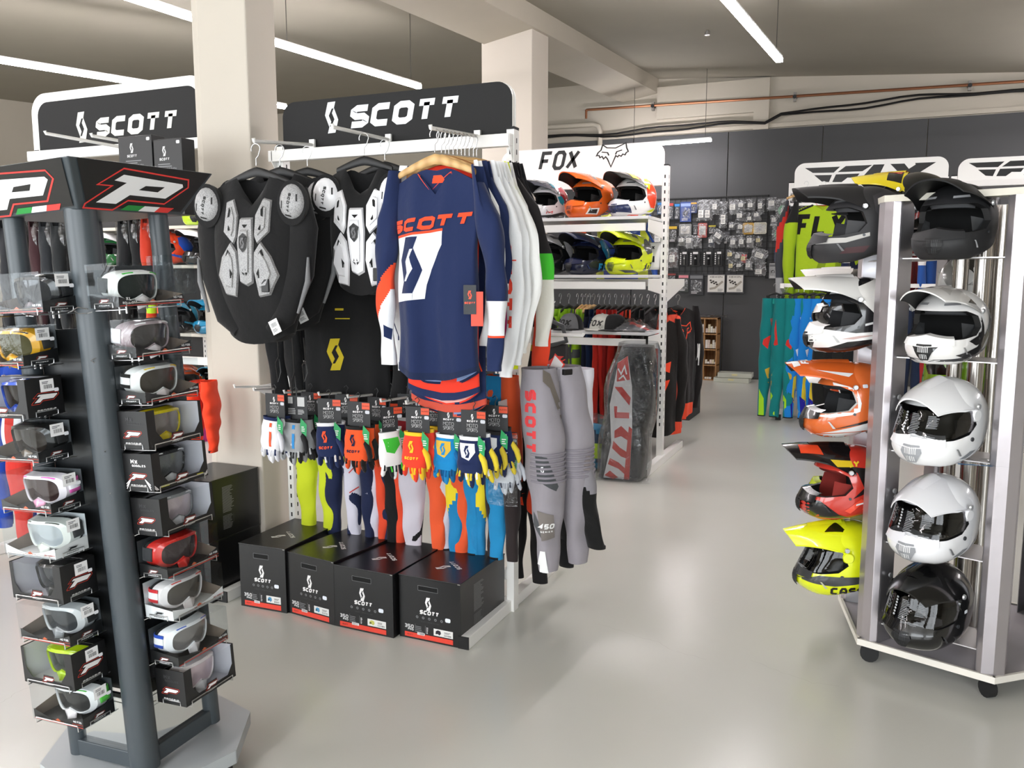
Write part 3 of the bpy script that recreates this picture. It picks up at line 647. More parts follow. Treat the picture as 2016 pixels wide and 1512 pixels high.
        b.stamp(word('NO FOG',.006,.005,.0014,0,.2,x0=w/2-.024,y0=.019)+(word('XL',.010,.009,.0026,0,.2,x0=-w/2+.035,y0=.022)+word('ROLL OFF',.007,.0055,.0018,0,.2,x0=-w/2+.038,y0=.011) if roll else []),f2,PAP,.0008)
        b.stamp(word('ANTI SCRATCH',.004,.0032,.001,0,.2,x0=w/2-.024,y0=.011),f2,mat('b5402f',.5),.0008)
        f3=(V((side*(w/2-.002),0,0)),V((0,side,0)),Z_,X_*side); b.stamp(xf(PLET,.011,.0,.018,sx=.015),f3,ink,.001); b.stamp(xf(PRING,.011,.0,.018,sx=.015),f3,RED if kind=='clear' else BLK,.0007); b.stamp(word('PROGRIP',.003,.005,.0008,.2,.25,x0=0,y0=.006),f3,ink,.001)
        b.obj('card_insert',t)
    if sticker:
        b=MB(); b.stamp([RECT(-.012,-.020,.030,.014)],(fS[0]+V((0,0,.032)),*fS[1:]),mat('f4f4f6',.5),.0010)
        b.stamp(barcode(-.002,-.012,.024,-.001,12)+lines(-.006,.002,.018,.010,2),(fS[0]+V((0,0,.032)),*fS[1:]),mat('5a5a5e',.6),.0014); b.obj('barcode_label',t)
    if price:
        x=(.038,-.004) if side>0 else None
        b=MB(); b.stamp([[(a,c) for a,c in rrect(.014,.010,.003,3)]],(fS[0]+fS[1]*(.036 if sticker else .02)+V((0,0,.014 if sticker else .03)),*fS[1:]),mat('eef0f6',.5),.0018); b.obj('price_sticker',t)
    return t
def gbasket(par,mtx,w=.19,d=.10):
    """wire holder under each box"""
    b=MB(); r=.0016
    for s in (-1,1):
        b.tube([(s*w*.42,-d/2-.004,.010),(s*w*.42,-d/2-.004,-.006),(s*w*.42,-.02,-.007),(s*w*.42,d/2+.02,-.007)],r,STEEL,5)
    b.tube([(-w*.42,-d/2-.004,.010),(w*.42,-d/2-.004,.010)],r,STEEL,5)
    for s in (-1,1): b.tube([(s*(w/2+.003),-d*.30,.0),(s*(w/2+.003),-d*.30,.012),(s*(w/2+.003),d*.30,.012),(s*(w/2+.003),d*.30,.0),(s*(w/2-.02),d*.30,-.006)],r,STEEL,5)
    b.tube([(-w*.42,d/2+.006,-.007),(w*.42,d/2+.006,-.007)],r,STEEL,5)
    for s in (-1,1): b.tube([(s*.012,d/2+.006,-.02),(s*.012,d/2+.006,.03)],.003,STEEL,6)
    b.tube([(-w*.42,d/2+.0,-.007),(-w*.5,d/2+.012,-.012),(-w*.5-.03,d/2+.012,-.010),(-w*.5-.045,d/2+.01,.0),(-w*.5-.03,d/2+.008,.006),(-w*.5,d/2+.01,.0)],r,STEEL,5)
    o=b.obj('wire_holder',par); o.matrix_world=mtx; return o
BC='goggle'
# (picture x,y of the front corner bottom, kind, frame, strap, lens, stripe, nose, strap2, words)
GL=[(125,612,'clear','18181a','1d1d1f','2a2c30','2c2c2e','6d6166',None,'black goggles in clear box at the top of the left stack'),
 (85,716,'clear','d8a023','2a2a2a','4d4a30','1a1a1a','e0a41f',None,'amber yellow goggles in clear box second from the top left'),
 (92,816,'card','1c4fc4','f0f0f4','241d1a','1c4fc4','1748b8',None,'blue goggles in black window carton on the left stack'),
 (110,903,'clear','1b1a19','1d1b1b','2c2622','111111','6f6255',None,'black and taupe goggles in clear box on the left stack'),
 (132,1001,'clear','f0e8ee','e05bb0','3a2b2a','ee4fb2','f2a6c6','f4f0f4','pink and white goggles in clear box on the left stack'),
 (138,1090,'white','dfe2dc','3a3a3a','a9b0b4','3c4038','d8dcd4',None,'silver grey goggles in clear box with white card base'),
 (152,1175,'card','0f0f10','141414','2c2e31','202020','161616',None,'all black goggles in black window carton on the left stack'),
 (163,1259,'clear','c9cbcc','1a1a1a','3c3f42','e8e8e8','8c8e90',None,'chrome grey goggles in clear box under the black window carton'),
 (170,1344,'card','b4d31e','20261a','343a34','b4d31e','b9dc24',None,'lime green goggles in black window carton'),
 (185,1420,'clear','eeeeee','58c247','3a3a3a','43ad3a','efe6e6',None,'white goggles with green strap in the lowest clear box on the left')]
GRr=[(258,604,'clear','e8eae6','20221e','2f3433','3bb13c','e4e0e2','1a1a1a','white and green roll-off goggles in the wide clear box at top right'),
 (280,705,'clear','b9a7ab','f2f0f2','54504f','f2f2f2','efe6ea',None,'white and dusty pink goggles in clear box second from top right'),
 (295,795,'clear','f0f0ee','1a1a1a','453f38','e3c22e','e9dede','f0f0f0','white black and yellow goggles in clear box on the right stack'),
 (298,885,'card','ecd51c','e6e6ee','8e8580','ecd51c','e8cf10',None,'bright yellow goggles in black window carton on the right stack'),
 (305,968,'card','2b2c2e','3a3b3d','6b6d6f','dfe0e2','e0e0e2',None,'grey goggles in black carton with white diagonal stripes'),
 (318,1055,'card','8d8f92','4c4d50','cbbcc2','c9cacd','dcdce0',None,'silver goggles in black window carton below the striped carton'),
 (325,1140,'clear','d22c26','3a3a3c','4a4040','e03a34','d8241e',None,'red goggles in clear box on the right stack'),
 (333,1222,'white','e3dede','d4343a','5a5550','c83c36','ded6d4','f2f2f2','red and white patterned goggles in clear box with white card'),
 (340,1312,'clear','f0f0f2','2a50b8','8a8684','2a58c8','e9e4e6','f2f2f2','blue and white goggles in clear box near the bottom right'),
 (352,1388,'card','efe7ea','f2f0f4','d9c3cc','e6dede','eeeaec',None,'white goggles with pink lens in the lowest black carton on the right')]
MI=MST.inverted()
for side,lst in ((0,GL),(1,GRr)):
    for i,(px,py,kind,fc,stc,ln,stp,ns,s2,lab) in enumerate(lst):
        if side==0:
            q=at(px,py,1.60); 
            q=MI@q; loc=MST@Matrix.Translation((q.x-.088,-.088,q.z)); m=loc
        else:
            q=MI@atx(px,py,-1.82); m=MST@Matrix.Translation((.092,q.y+.10,q.z))@Matrix.Rotation(R(90),4,'Z')
        big=(side==1 and i==0); w=.215 if big else .19
        gbox(m,kind,'box holding the '+lab.split(' in ')[0]+', '+('left' if side==0 else 'right')+' column of the stand',w=w*1.08,d=.112,h=.106 if not big else .118,sticker=side==0,price=(side==0 and i not in(5,)),side=1 if side==0 else -1,stripes=(side==1 and i==4),roll=big,black='131314')
        goggles(m@Matrix.Translation((0.004 if side==0 else .0,-.018,.052))@Matrix.Rotation(R(8),4,'X'),fc,stc,ln,stp,ns,lab,s2)
        gbasket(GS,m,w*1.06,.112)
# one empty clear box standing on the first right box
t=thing('clear_box','empty clear plastic box standing upright above the top right goggles','box',mtx=MST@Matrix.Translation((.085,.215,1.37+.01)))
b=MB(); b.box((-.04,-.05,0),(.04,.05,.115),CLEAR); b.obj('clear_shell',t); b=MB(); b.add([(-.03,-.04,.002),(.03,.045,.002),(.03,.045,.05)],[(0,1,2)],FILM); b.obj('inner_flap',t)
# ================================================================ helmets
def cubic(xs,ys,x):
    n=len(xs)
    if x<=xs[0]: return ys[0]
    if x>=xs[-1]: return ys[-1]
    i=max(k for k in range(n-1) if xs[k]<=x); h=xs[i+1]-xs[i]; t=(x-xs[i])/h
    def sl(k): 
        a=max(0,k-1); b=min(n-1,k+1); return (ys[b]-ys[a])/(xs[b]-xs[a])
    m0,m1=sl(i)*h,sl(i+1)*h; t2,t3=t*t,t*t*t
    return (2*t3-3*t2+1)*ys[i]+(t3-2*t2+t)*m0+(-2*t3+3*t2)*ys[i+1]+(t3-t2)*m1
EL=[-60,-42,-24,-10,5,25,45,65,90]
TB={0:[.165,.205,.222,.190,.160,.150,.140,.137,.135],
    30:[.160,.195,.198,.172,.152,.145,.138,.136,.135],
    60:[.150,.168,.150,.138,.134,.134,.134,.135,.135],
    95:[.135,.150,.133,.126,.125,.128,.131,.134,.135],
    135:[.130,.150,.145,.140,.140,.140,.139,.137,.135],
    180:[.125,.148,.152,.152,.154,.152,.145,.138,.135]}
CZ=.132
def hr(az,el):
    a=abs((az+180)%360-180); ks=sorted(TB); return cubic(ks,[cubic(EL,TB[k],el) for k in ks],a)
def hp(az,el,off=0):
    r=hr(az,el)+off; e=R(el); a=R(az); z=r*sin(e)
    if CZ+z<0: f=CZ/-z; r*=f; z*=f
    return V((r*cos(e)*cos(a),r*cos(e)*sin(a),CZ+z))
def _shellbase():
    import bmesh as bmm
    NU,NV=60,36
    b=MB(); e0,e1=-56,89.5
    b.grid(lambda u,v:hp(u*360,e0+(e1-e0)*v),NU,NV,BLK,wrap=True); b.add([hp(u*360/NU,e1) for u in range(NU)],[tuple(range(NU))],BLK)
    o=b.obj('shell_a')
    return o
def port_cut(kind):
    """side outline of the face opening (x forward, z up)"""
    if kind=='adv': return [(.030,.128),(.045,.175),(.095,.192),(.35,.202),(.35,.088),(.13,.092),(.065,.10)]
    return [(.028,.130),(.040,.172),(.080,.192),(.35,.205),(.35,.090),(.12,.094),(.055,.102)]
_hc={}
def shell_mesh(kind):
    """opened shell with thickness: outer faces slot 0, rim slot 1, inside slot 2"""
    if kind in _hc: return _hc[kind]
    NU,NV=72,40; bm=bmesh.new(); e0,e1=-56,88
    def ring(off): return [[bm.verts.new(hp(i*360/NU,e0+(e1-e0)*j/NV,off)) for i in range(NU)] for j in range(NV+1)]
    A=ring(0); B=ring(-.022)
    def sk(g,m,fl):
        for j in range(NV):
            for i in range(NU):
                q=[g[j][i],g[j][(i+1)%NU],g[j+1][(i+1)%NU],g[j+1][i]]; f=bm.faces.new(q[::-1] if fl else q); f.material_index=m
        f=bm.faces.new(g[NV][::-1] if fl else g[NV]); f.material_index=m
    sk(A,0,False); sk(B,2,True)
    for i in range(NU): f=bm.faces.new([A[0][(i+1)%NU],A[0][i],B[0][i],B[0][(i+1)%NU]]); f.material_index=1
    me=bpy.data.meshes.new('sh'); bm.to_mesh(me); bm.free(); o=bpy.data.objects.new('sh',me); COL.objects.link(o)
    for m in ('a','b','c'): me.materials.append(bpy.data.materials.new('slot'+m))
    c=MB(); c.prism(port_cut(kind),(V((0,-.3,0)),X_,Z_),(0,.6,0),RUB); co=c.obj('cut'); co.data.materials.clear(); 
    for m in range(3): co.data.materials.append(me.materials[m])
    for p in co.data.polygons: p.material_index=1
    bmx=bmesh.new(); bmx.from_mesh(co.data); bmesh.ops.recalc_face_normals(bmx,faces=bmx.faces); bmx.to_mesh(co.data); bmx.free()
    bmx=bmesh.new(); bmx.from_mesh(me); bmesh.ops.recalc_face_normals(bmx,faces=bmx.faces); bmx.to_mesh(me); bmx.free()
    md=o.modifiers.new('b','BOOLEAN'); md.object=co; md.operation='DIFFERENCE'; md.solver='EXACT'
    dg=bpy.context.evaluated_depsgraph_get(); dg.update(); ev=o.evaluated_get(dg); m2=ev.to_mesh()
    vs=[v.co.copy() for v in m2.vertices]; fs=[tuple(p.vertices) for p in m2.polygons]; mi=[p.material_index for p in m2.polygons]
    ev.to_mesh_clear(); bpy.data.objects.remove(o); bpy.data.objects.remove(co)
    _hc[kind]=(vs,fs,mi); return _hc[kind]
def peak_pt(u,v,L=.155,lift=.045,w0=.118,w1=.080,drop=.055,off=0):
    """u -1..1 across, v 0 (forehead) .. 1 (tip)"""
    x=.015+v*(L+.085); hw=w0+(w1-w0)*v**1.3
    y=u*hw; base=.268+lift*v-.02*v*v; z=base-drop*abs(u)**2.4*(1-.35*v)-(.030*(1-v)**2*abs(u)**1.5)+.004*(1-abs(u))
    x-=.035*abs(u)**2*v - .0*u
    return V((x,y,z+off))
SIDE=(V((0,0,0)),X_,Z_,-Y_)   # drawing plane for marks on the right cheek side (seen from -y)
def helmet(mtx,cfg,label,group,sc=1.,plain=False):
    """cfg keys: kind mx/adv, c shell colour, m finish, pk peak colour, chin, vent, lin, port, gr=[(polys2d(x,z),colour)], pg=[(poly (v along,u across),colour)], shield"""
    kind=cfg.get('kind','mx'); t=thing('helmet',label,'helmet',group=group,mtx=mtx@Matrix.Scale(sc,4)) 
    fin=(lambda h:mat(h,.6)) if cfg.get('matt') else (lambda h:gls(h,.22))
    vs,fs,mi=shell_mesh(kind); b=MB(); b.ms=[fin(cfg['c']),mat(cfg.get('port','151516'),.5),mat('0a0a0a',.9)]; b.v=[v.copy() for v in vs]; b.f=list(fs); b.mi=list(mi)
    bv=b.bvh()
    lv=0
    for polys,col in cfg.get('gr',[]):
        lv+=1
        for s in (-1,1):
            ps=[[(x,z) for x,z in p] for p in polys]
            if s==1 and isinstance(col,tuple) : ps=[[( x,z) for x,z in p] for p in polys]
            fr=(V((0,0,0)),X_,Z_,V((0,s,0)))
            b.stamp(ps,fr,fin(col if not isinstance(col,tuple) else col[0]),.0007*lv+.0004,bvh=bv,step=.014)
    for txt,x,z,h,w,col,sl in cfg.get('tx',[]):
        lv+=1
        for s in (-1,1):
            q=word(txt,h,w,h*.27,sl,.12)
            q=[[( (x-a*s*-1 if s<0 else x-a),z+c) for a,c in p] for p in q]
            b.stamp(q,(V((0,0,0)),X_,Z_,V((0,s,0))),fin(col),.0007*lv+.0006,bvh=bv,step=.02)
    for polys,col in cfg.get('front',[]):   # marks seen from the front (y,z)
        lv+=1; b.stamp(polys,(V((0,0,0)),Y_,Z_,X_),fin(col),.0007*lv+.0006,bvh=bv,step=.014)
    for polys,col in cfg.get('top',[]):     # marks seen from above (x,y)
        lv+=1; b.stamp(polys,(V((0,0,.1)),X_,Y_,Z_),fin(col),.0007*lv+.0006,bvh=bv,step=.014)
    b.obj('shell',t,smooth=35)
    # rubber edge at the neck
    b=MB(); b.tube([hp(i*10,-56,-.006)+V((0,0,.004)) for i in range(37)],.008,RUB,6,cap=False); b.obj('neck_trim',t,smooth=60)
    # padding
    lin_=mat(cfg.get('lin','3c3d3f'),.95)
    for s in (-1,1):
        b=MB(); b.grid(lambda u,v:(lambda p:V((p.x-.004,p.y,p.z)))(hp(s*(42+48*v),-40+48*u+(-8*v),-.026-.016*sin(PI*u)*sin(PI*v))),8,8,lin_); b.obj('cheek_pad',t,smooth=60)
    b=MB(); b.grid(lambda u,v:hp(-62+124*u,22+10*v,-.024-.014*sin(PI*v)),18,5,lin_); b.obj('brow_pad',t,smooth=60)
    # port gasket following the opening
    b=MB(); pc=[(.030,.130),(.042,.172),(.080,.190)] 
    # chin vent and nose piece
    ch=fin(cfg.get('chin',cfg['c']))
    b=MB(); b.grid(lambda u,v:hp(-30+60*u,-17+6*v+(1-abs(2*u-1))**1.5*5*v,.005*(1-v)+.004),14,4,ch); b.grid(lambda u,v:hp(-30+60*u,-11+(1-abs(2*u-1))**1.5*5,.004-.03*v),14,2,ch); b.obj('nose_ridge',t,smooth=40)
    b=MB(); vm=mat(cfg.get('vent','101011'),.6); bvv=[]
    vp=[(-.026,.078),(.026,.078),(.034,.056),(.014,.022),(-.014,.022),(-.034,.056)]
    tmp=MB(); tmp.v=[v.copy() for v in vs]; tmp.f=list(fs); 
    b.stamp([vp],(V((0,0,0)),Y_,Z_,X_),vm,.0062,bvh=bv,step=.012)
    gl_=mat(cfg.get('grl','2b2c2e'),.5)
    b.stamp([RECT(-.018+i*.0055,.050,-.0155+i*.0055,.072) for i in range(7)]+[RECT(-.012+i*.0055,.028,-.0095+i*.0055,.044) for i in range(5)],(V((0,0,0)),Y_,Z_,X_),gl_,.0072,bvh=bv,step=.03)
    b.obj('chin_vent',t)
    for s in (-1,1):
        b=MB(); b.stamp([[(.105,.040),(.125,.066),(.131,.066),(.114,.040)]],(V((0,0,0)),X_,Z_,V((0,s,0))),mat(cfg.get('slot','9b9c9e'),.4),.0055,bvh=bv,step=.02); b.obj('side_vent',t)
    bp=[hp(s,34,.0) for s in (0,)]
    b=MB(); 
    for y0,y1 in ((-.075,-.03),(.03,.075)): b.stamp([[(y0,.212),(y1,.214),(y1*.93,.222),(y0*.93,.220)]],(V((0,0,0)),Y_,Z_,X_),mat(cfg.get('slot','8d8e90'),.4),.002,bvh=bv,step=.02)
    b.obj('brow_vent',t)
    # visor peak
    adv=kind=='adv'; kw=dict(L=.155,lift=.030,w0=.120,w1=.082) if not adv else dict(L=.105,lift=-.018,w0=.126,w1=.070,drop=.075)
    kw.update(cfg.get('pkw',{})); pk=fin(cfg.get('pk',cfg['c']))
    b=MB(); NU,NV=20,14
    pg=cfg.get('pg',[])
    b.grid(lambda u,v:peak_pt(2*u-1,v,**kw),NU,NV,pk)
    b.grid(lambda u,v:peak_pt(1-2*u,v,off=-.006,**kw)-V((.002,0,0)),NU,NV,mat(cfg.get('pu','141415'),.5))
    b.grid(lambda u,v:peak_pt(2*u-1,1,off=-.006*v,**kw)-V((.002*v,0,0)),NU,1,pk)
    for s in (-1,1): b.grid(lambda u,v:peak_pt(s,u,off=-.006*v,**kw)-V((.002*v,0,0)),NV,1,pk)
    # side arms reaching down to the pivots
    for s in (-1,1):
        b.grid(lambda u,v:peak_pt(s,0.02+u*.45,**kw).lerp(V((.030+u*.035,s*(.133-.004*u),.178+u*.012)),v*(1-.75*u)),6,4,pk)
    pb=b.bvh()
    for i,(polys,col) in enumerate(pg): b.stamp(polys,(V((0,0,.2)),X_,Y_,Z_),fin(col),.0010+.0007*i,bvh=pb,step=.02)
    for i,(polys,col) in enumerate(cfg.get('ps',[])):
        for s in (-1,1): b.stamp(polys,(V((0,0,0)),X_,Z_,V((0,s,0))),fin(col),.0010+.0007*i,bvh=pb,step=.02)
    if 'ptx' in cfg:
        txt,x,h,w,col=cfg['ptx']; q=word(txt,h,w,h*.26,.2,.12); b.stamp([[(x+c,-a) for a,c in p] for p in q],(V((0,0,.2)),X_,Y_,Z_),fin(col),.003,bvh=pb,step=.03)
    # centre ridge with vents
    b.grid(lambda u,v:peak_pt((2*u-1)*.22,.05+.55*v,off=.007*sin(PI*u)*(1-.6*v),**kw),6,8,pk)
    b.obj('peak',t,smooth=40)
    for s in (-1,1):
        p=V((.036,s*.131,.190)); b=MB(); b.tube([p,p+V((0,s*.006,0))],[.0095,.008],mat(cfg.get('screw','c9cbcd'),.3,.6),12); b.obj('pivot_screw',t,smooth=40)
    if adv:
        b=MB(); sh=mat(cfg.get('shield','8f9395'),.03,0,'film',0,.7)
        b.grid(lambda u,v:hp(-68+136*u,-13-5*abs(2*u-1)**2*0+ (36+0*u)*v*(1-.25*abs(2*u-1)**3)-0+(6*abs(2*u-1)**2),.004),40,14,sh); s_=b.obj('face_shield',t,smooth=60)
        sb=b.bvh(); b=MB(); rr=random.Random(3); tc=mat('8a8d90',.6)
        for y0,y1,z0,z1 in ((-.090,-.060,.125,.175),(-.022,.012,.112,.175),(.030,.062,.130,.170)):
            b.stamp(lines(y0,z0,y1,z1,13,rr),(V((0,0,0)),Y_,Z_,X_),tc,.001,bvh=sb,step=.03)
        b.stamp([[(-.042+.0045*cos(a*PI/3),.118+.009*i+.0035*sin(a*PI/3)) for a in range(6)] for i in range(7)],(V((0,0,0)),Y_,Z_,X_),mat('b5b8ba',.6),.0012,bvh=sb,step=.03)
        b.stamp(lines(-.010,.100,.062,.110,3,rr),(V((0,0,0)),Y_,Z_,X_),tc,.001,bvh=sb,step=.03)
        b.obj('printed_sticker',s_)
        for s in (-1,1):
            p=hp(s*76,12,0); n=V((.12,s,.0)).normalized(); b=MB(); b.tube([p,p+n*.007],[.022,.018],fin(cfg['c']),16); b.obj('shield_pivot',t,smooth=40)
            p=hp(s*66,-20,0); b=MB(); b.tube([p,p+n*.004],.007,mat('4b4d50',.4,.5),10); b.obj('chin_rivet',t)
    else:
        for s in (-1,1):
            p=hp(s*72,-18,0); n=V((.1,s,0)).normalized(); b=MB(); b.tube([p,p+n*.003],.005,mat('4b4d50',.4,.5),10); b.obj('chin_rivet',t)
    if cfg.get('strap'):
        b=MB(); b.tube([(.02,-.05,.02),(.03,-.05,-.02),(.035,-.045,-.045)],[.011,.012,.010],RUB,8,flat=.4); o=b.obj('chin_strap',t); b=MB(); b.tube([(.045,-.052,-.03),(.049,-.053,-.03)],.005,mat('d23a3a',.4),10); b.obj('red_button',o)
    if cfg.get('price'):
        x,z=cfg['price']; b=MB()
        for s in (-1,1): b.stamp([[(x+a,z+c) for a,c in rrect(.018,.012,.003,3)]],(V((0,0,0)),X_,Z_,V((0,s,0))),mat('e3e6ee',.5),.006,bvh=bv,step=.03)
        b.obj('price_sticker',t)
    return t
def hm(p,yaw,pitch=0): return Matrix.Translation(p)@Matrix.Rotation(yaw,4,'Z')@Matrix.Rotation(pitch,4,'Y')
# ---- graphic sets
CHEV=[[(.02,.05),(.13,.012),(.19,.03),(.10,.062)]]
SWP=[[(-.12,.10),(-.02,.055),(.10,.085),(.11,.097),(-.02,.078),(-.12,.135)]]
LOW=[[(-.13,.0),(.19,.0),(.19,.022),(.08,.03),(-.02,.052),(-.13,.035)]]
BACKW=[[(-.16,.08),(-.05,.10),(.0,.17),(.0,.225),(-.06,.245),(-.16,.20)]]
STR=[[(.04,.252),(-.06,.245),(-.13,.19),(-.15,.12),(-.13,.12),(-.10,.18),(-.04,.225),(.04,.235)]]
# ================================================================ the wheeled helmet stand on the right
HC=V((.37,3.916)); HRD=.47
def hexv(i,r=HRD): a=R(220.7+60*i); return V((HC.x+r*cos(a),HC.y+r*sin(a),0))
HS=thing('helmet_display_stand','tall six-sided aluminium helmet stand on a grey wheeled base','display stand')
b=MB(); pts=[(hexv(i,.50).x,hexv(i,.50).y) for i in range(6)]; b.prism(pts,(V((0,0,.085)),X_,Y_),(0,0,.014),mat('aba6ab',.5)); b.obj('base_plate',HS)
b=MB(); 
for i in range(6): 
    p,q=hexv(i,.505),hexv((i+1)%6,.505); n=V((q.y-p.y,-(q.x-p.x),0)).normalized(); b.add([p+V((0,0,.080)),q+V((0,0,.080)),q+V((0,0,.106)),p+V((0,0,.106)),p-n*.012+V((0,0,.106)),q-n*.012+V((0,0,.106))],[(0,1,2,3),(3,2,5,4)],mat('e6e1d8',.5))
b.obj('base_edging',HS)
for i in range(6):
    p=hexv(i,.44); b=MB(); d=V((sin(i),cos(i),0)).normalized(); b.tube([p+V((0,0,.036))-d*.014,p+V((0,0,.036))+d*.014],.036,RUB,16); b.bc((p.x,p.y,.075),(.045,.045,.012),BLK); b.tube([p+V((0,0,.07)),p+V((0,0,.03))+d*.02],.012,BLK,8); b.obj('castor',HS,smooth=40)
HZT=1.865
mp_=mat('bfb9bd',.30,.85,'brush')
for i in range(6):
    p=hexv(i,.455); a=R(220.7+60*i); o=V((cos(a),sin(a),0)); s=V((-sin(a),cos(a),0))
    pr=[(.0,-.052),(.022,-.040),(.030,0),(.022,.040),(0,.052),(-.006,.052),(-.006,-.052)]
    b=MB(); b.prism(pr,(V((p.x,p.y,.10)),o,s),(0,0,HZT-.10),mp_); po=b.obj('post',HS,bev=.002)
    for sg in (-1,1):
        b=MB(); b.prism([(-.006,sg*.049),(-.006,sg*.052),(-.085,sg*.030),(-.085,sg*.026)],(V((p.x,p.y,.10)),o,s),(0,0,HZT-.10),mat('a5a3a6',.35,.8,'brush')); b.obj('post_fin',po)
b=MB(); tr=mat('d9d4c6',.5)
for i in range(6):
    p,q=hexv(i,.49),hexv((i+1)%6,.49); pi_,qi=hexv(i,.40),hexv((i+1)%6,.40)
    b.add([V((v.x,v.y,z)) for z in (HZT,HZT+.025) for v in (p,q,qi,pi_)],[(3,2,1,0),(4,5,6,7),(0,1,5,4),(2,3,7,6),(1,2,6,5),(3,0,4,7)],tr)
b.obj('top_ring',HS)
for dx,dy in ((-.07,.0),(.07,.03),(.0,-.08)):
    b=MB(); b.tube([(HC.x+dx,HC.y+dy,.10),(HC.x+dx,HC.y+dy,HZT)],.03,mat('b9b4ae',.22,1.,'brush'),20); b.obj('inner_pole',HS,smooth=40)
# holder plates on the two sides the photo shows, then helmets on them
ACR=mat('dfe3e4',.12,0,'film',0,1.3)
def plate(i,z):
    p,q=hexv(i,.452),hexv((i+1)%6,.452); m=(p+q)/2; n=V((m.x-HC.x,m.y-HC.y,0)).normalized(); s=(q-p).normalized()
    pts=[(-.215,.005),(.215,.005),(.215,-.03),(.12,-.20),(-.12,-.20),(-.215,-.03)]
    b=MB(); b.prism(pts,(V((m.x,m.y,z-.004)),s,n),(0,0,.004),ALU)
    for t_ in (-1,1): b.bc(m+s*(.212*t_)+n*.004+V((0,0,z-.012)),(.012,.012,.02),STEEL)
    o=b.obj('holder_plate',HS); return m,n
ZS=[at(1840,y,3.55).z for y in (507,707,897,1084,1252)]
ZL=[at(1690,y,3.75).z for y in (512,690,858,1022,1172)]
G_='helmets on the wheeled stand'
C_=dict
BKM=C_(c='1d1d1f',matt=1,pk='131314',chin='232325',lin='47484a',slot='a9aaad',price=None,pkw=dict(lift=.03,w0=.128,w1=.10,drop=.065,L=.145))
front=[(0,-7,BKM,'matt black motocross helmet on the highest plate of the stand, facing forward',1.02),
 (1,-10,C_(c='eceae8',pk='efedeb',chin='f2f1ef',vent='141414',grl='c9c9c9',port='1a1a1a',lin='3d3e40',slot='8e8e90',gr=[(LOW,'3a3a3c'),([[(.10,.020),(.02,.045),(-.06,.11),(-.085,.19),(-.07,.20),(-.03,.12),(.05,.06),(.15,.038)]],'1b1b1c'),([[(.0,.075),(.06,.066),(.10,.085),(.05,.1),(.035,.13),(.05,.17),(.03,.175),(.012,.13)]],'171718')],front=[([[(-.06,.086),(-.03,.05),(0,.02),(.03,.05),(.06,.086),(.0,.078)]],'1a1a1a')],pg=[([[(.10,-.05),(.17,-.075),(.16,-.03),(.11,-.02)],[(.10,.05),(.17,.075),(.16,.03),(.11,.02)]],'d5d3d0')],ps=[([[(.02,.21),(.09,.225),(.03,.232)]],'222222')]),'white and black motocross helmet on the second front plate',1.0),
 (2,-12,C_(kind='adv',c='f4f4f5',pk='f1f1f3',lin='2c2d2f',vent='9a9ca0',grl='e0e0e0',shield='97999b',chin='ededf0',slot='7d7f82',gr=[([[(.10,.025),(.06,.045),(.03,.045),(.07,.022)],[(.02,.035),(-.03,.06),(-.05,.055),(.0,.030)]],'8d9095')]),'white adventure helmet with face shield above its twin',1.14),
 (3,-12,C_(kind='adv',c='eeeef1',pk='ececf0',lin='2c2d2f',vent='8f9195',grl='dedede',shield='8f9294',chin='e7e7ec',slot='707276',gr=[([[(.10,.025),(.06,.045),(.03,.045),(.07,.022)],[(.02,.035),(-.03,.06),(-.05,.055),(.0,.030)]],'8d9095')]),'white adventure helmet with face shield directly above the glossy black one',1.12),
 (4,-12,C_(kind='adv',c='0d0d0e',pk='0f0f10',lin='1c1d1f',shield='6c7073',chin='0c0c0d',vent='1b1b1d',slot='3a3b3e',strap=1,price=(.02,.13)),'glossy black adventure helmet with face shield on the lowest front plate',1.10)]
a0=math.atan2(-.947,-.321)
for k,yaw,cfg,lab,sc in front:
    m,n=plate(0,ZS[k]); p=V((m.x,m.y,ZS[k]))-n*.045
    helmet(hm(p,a0+R(yaw),R(4 if cfg.get('kind')!='adv' else 6)),cfg,lab,G_,sc)
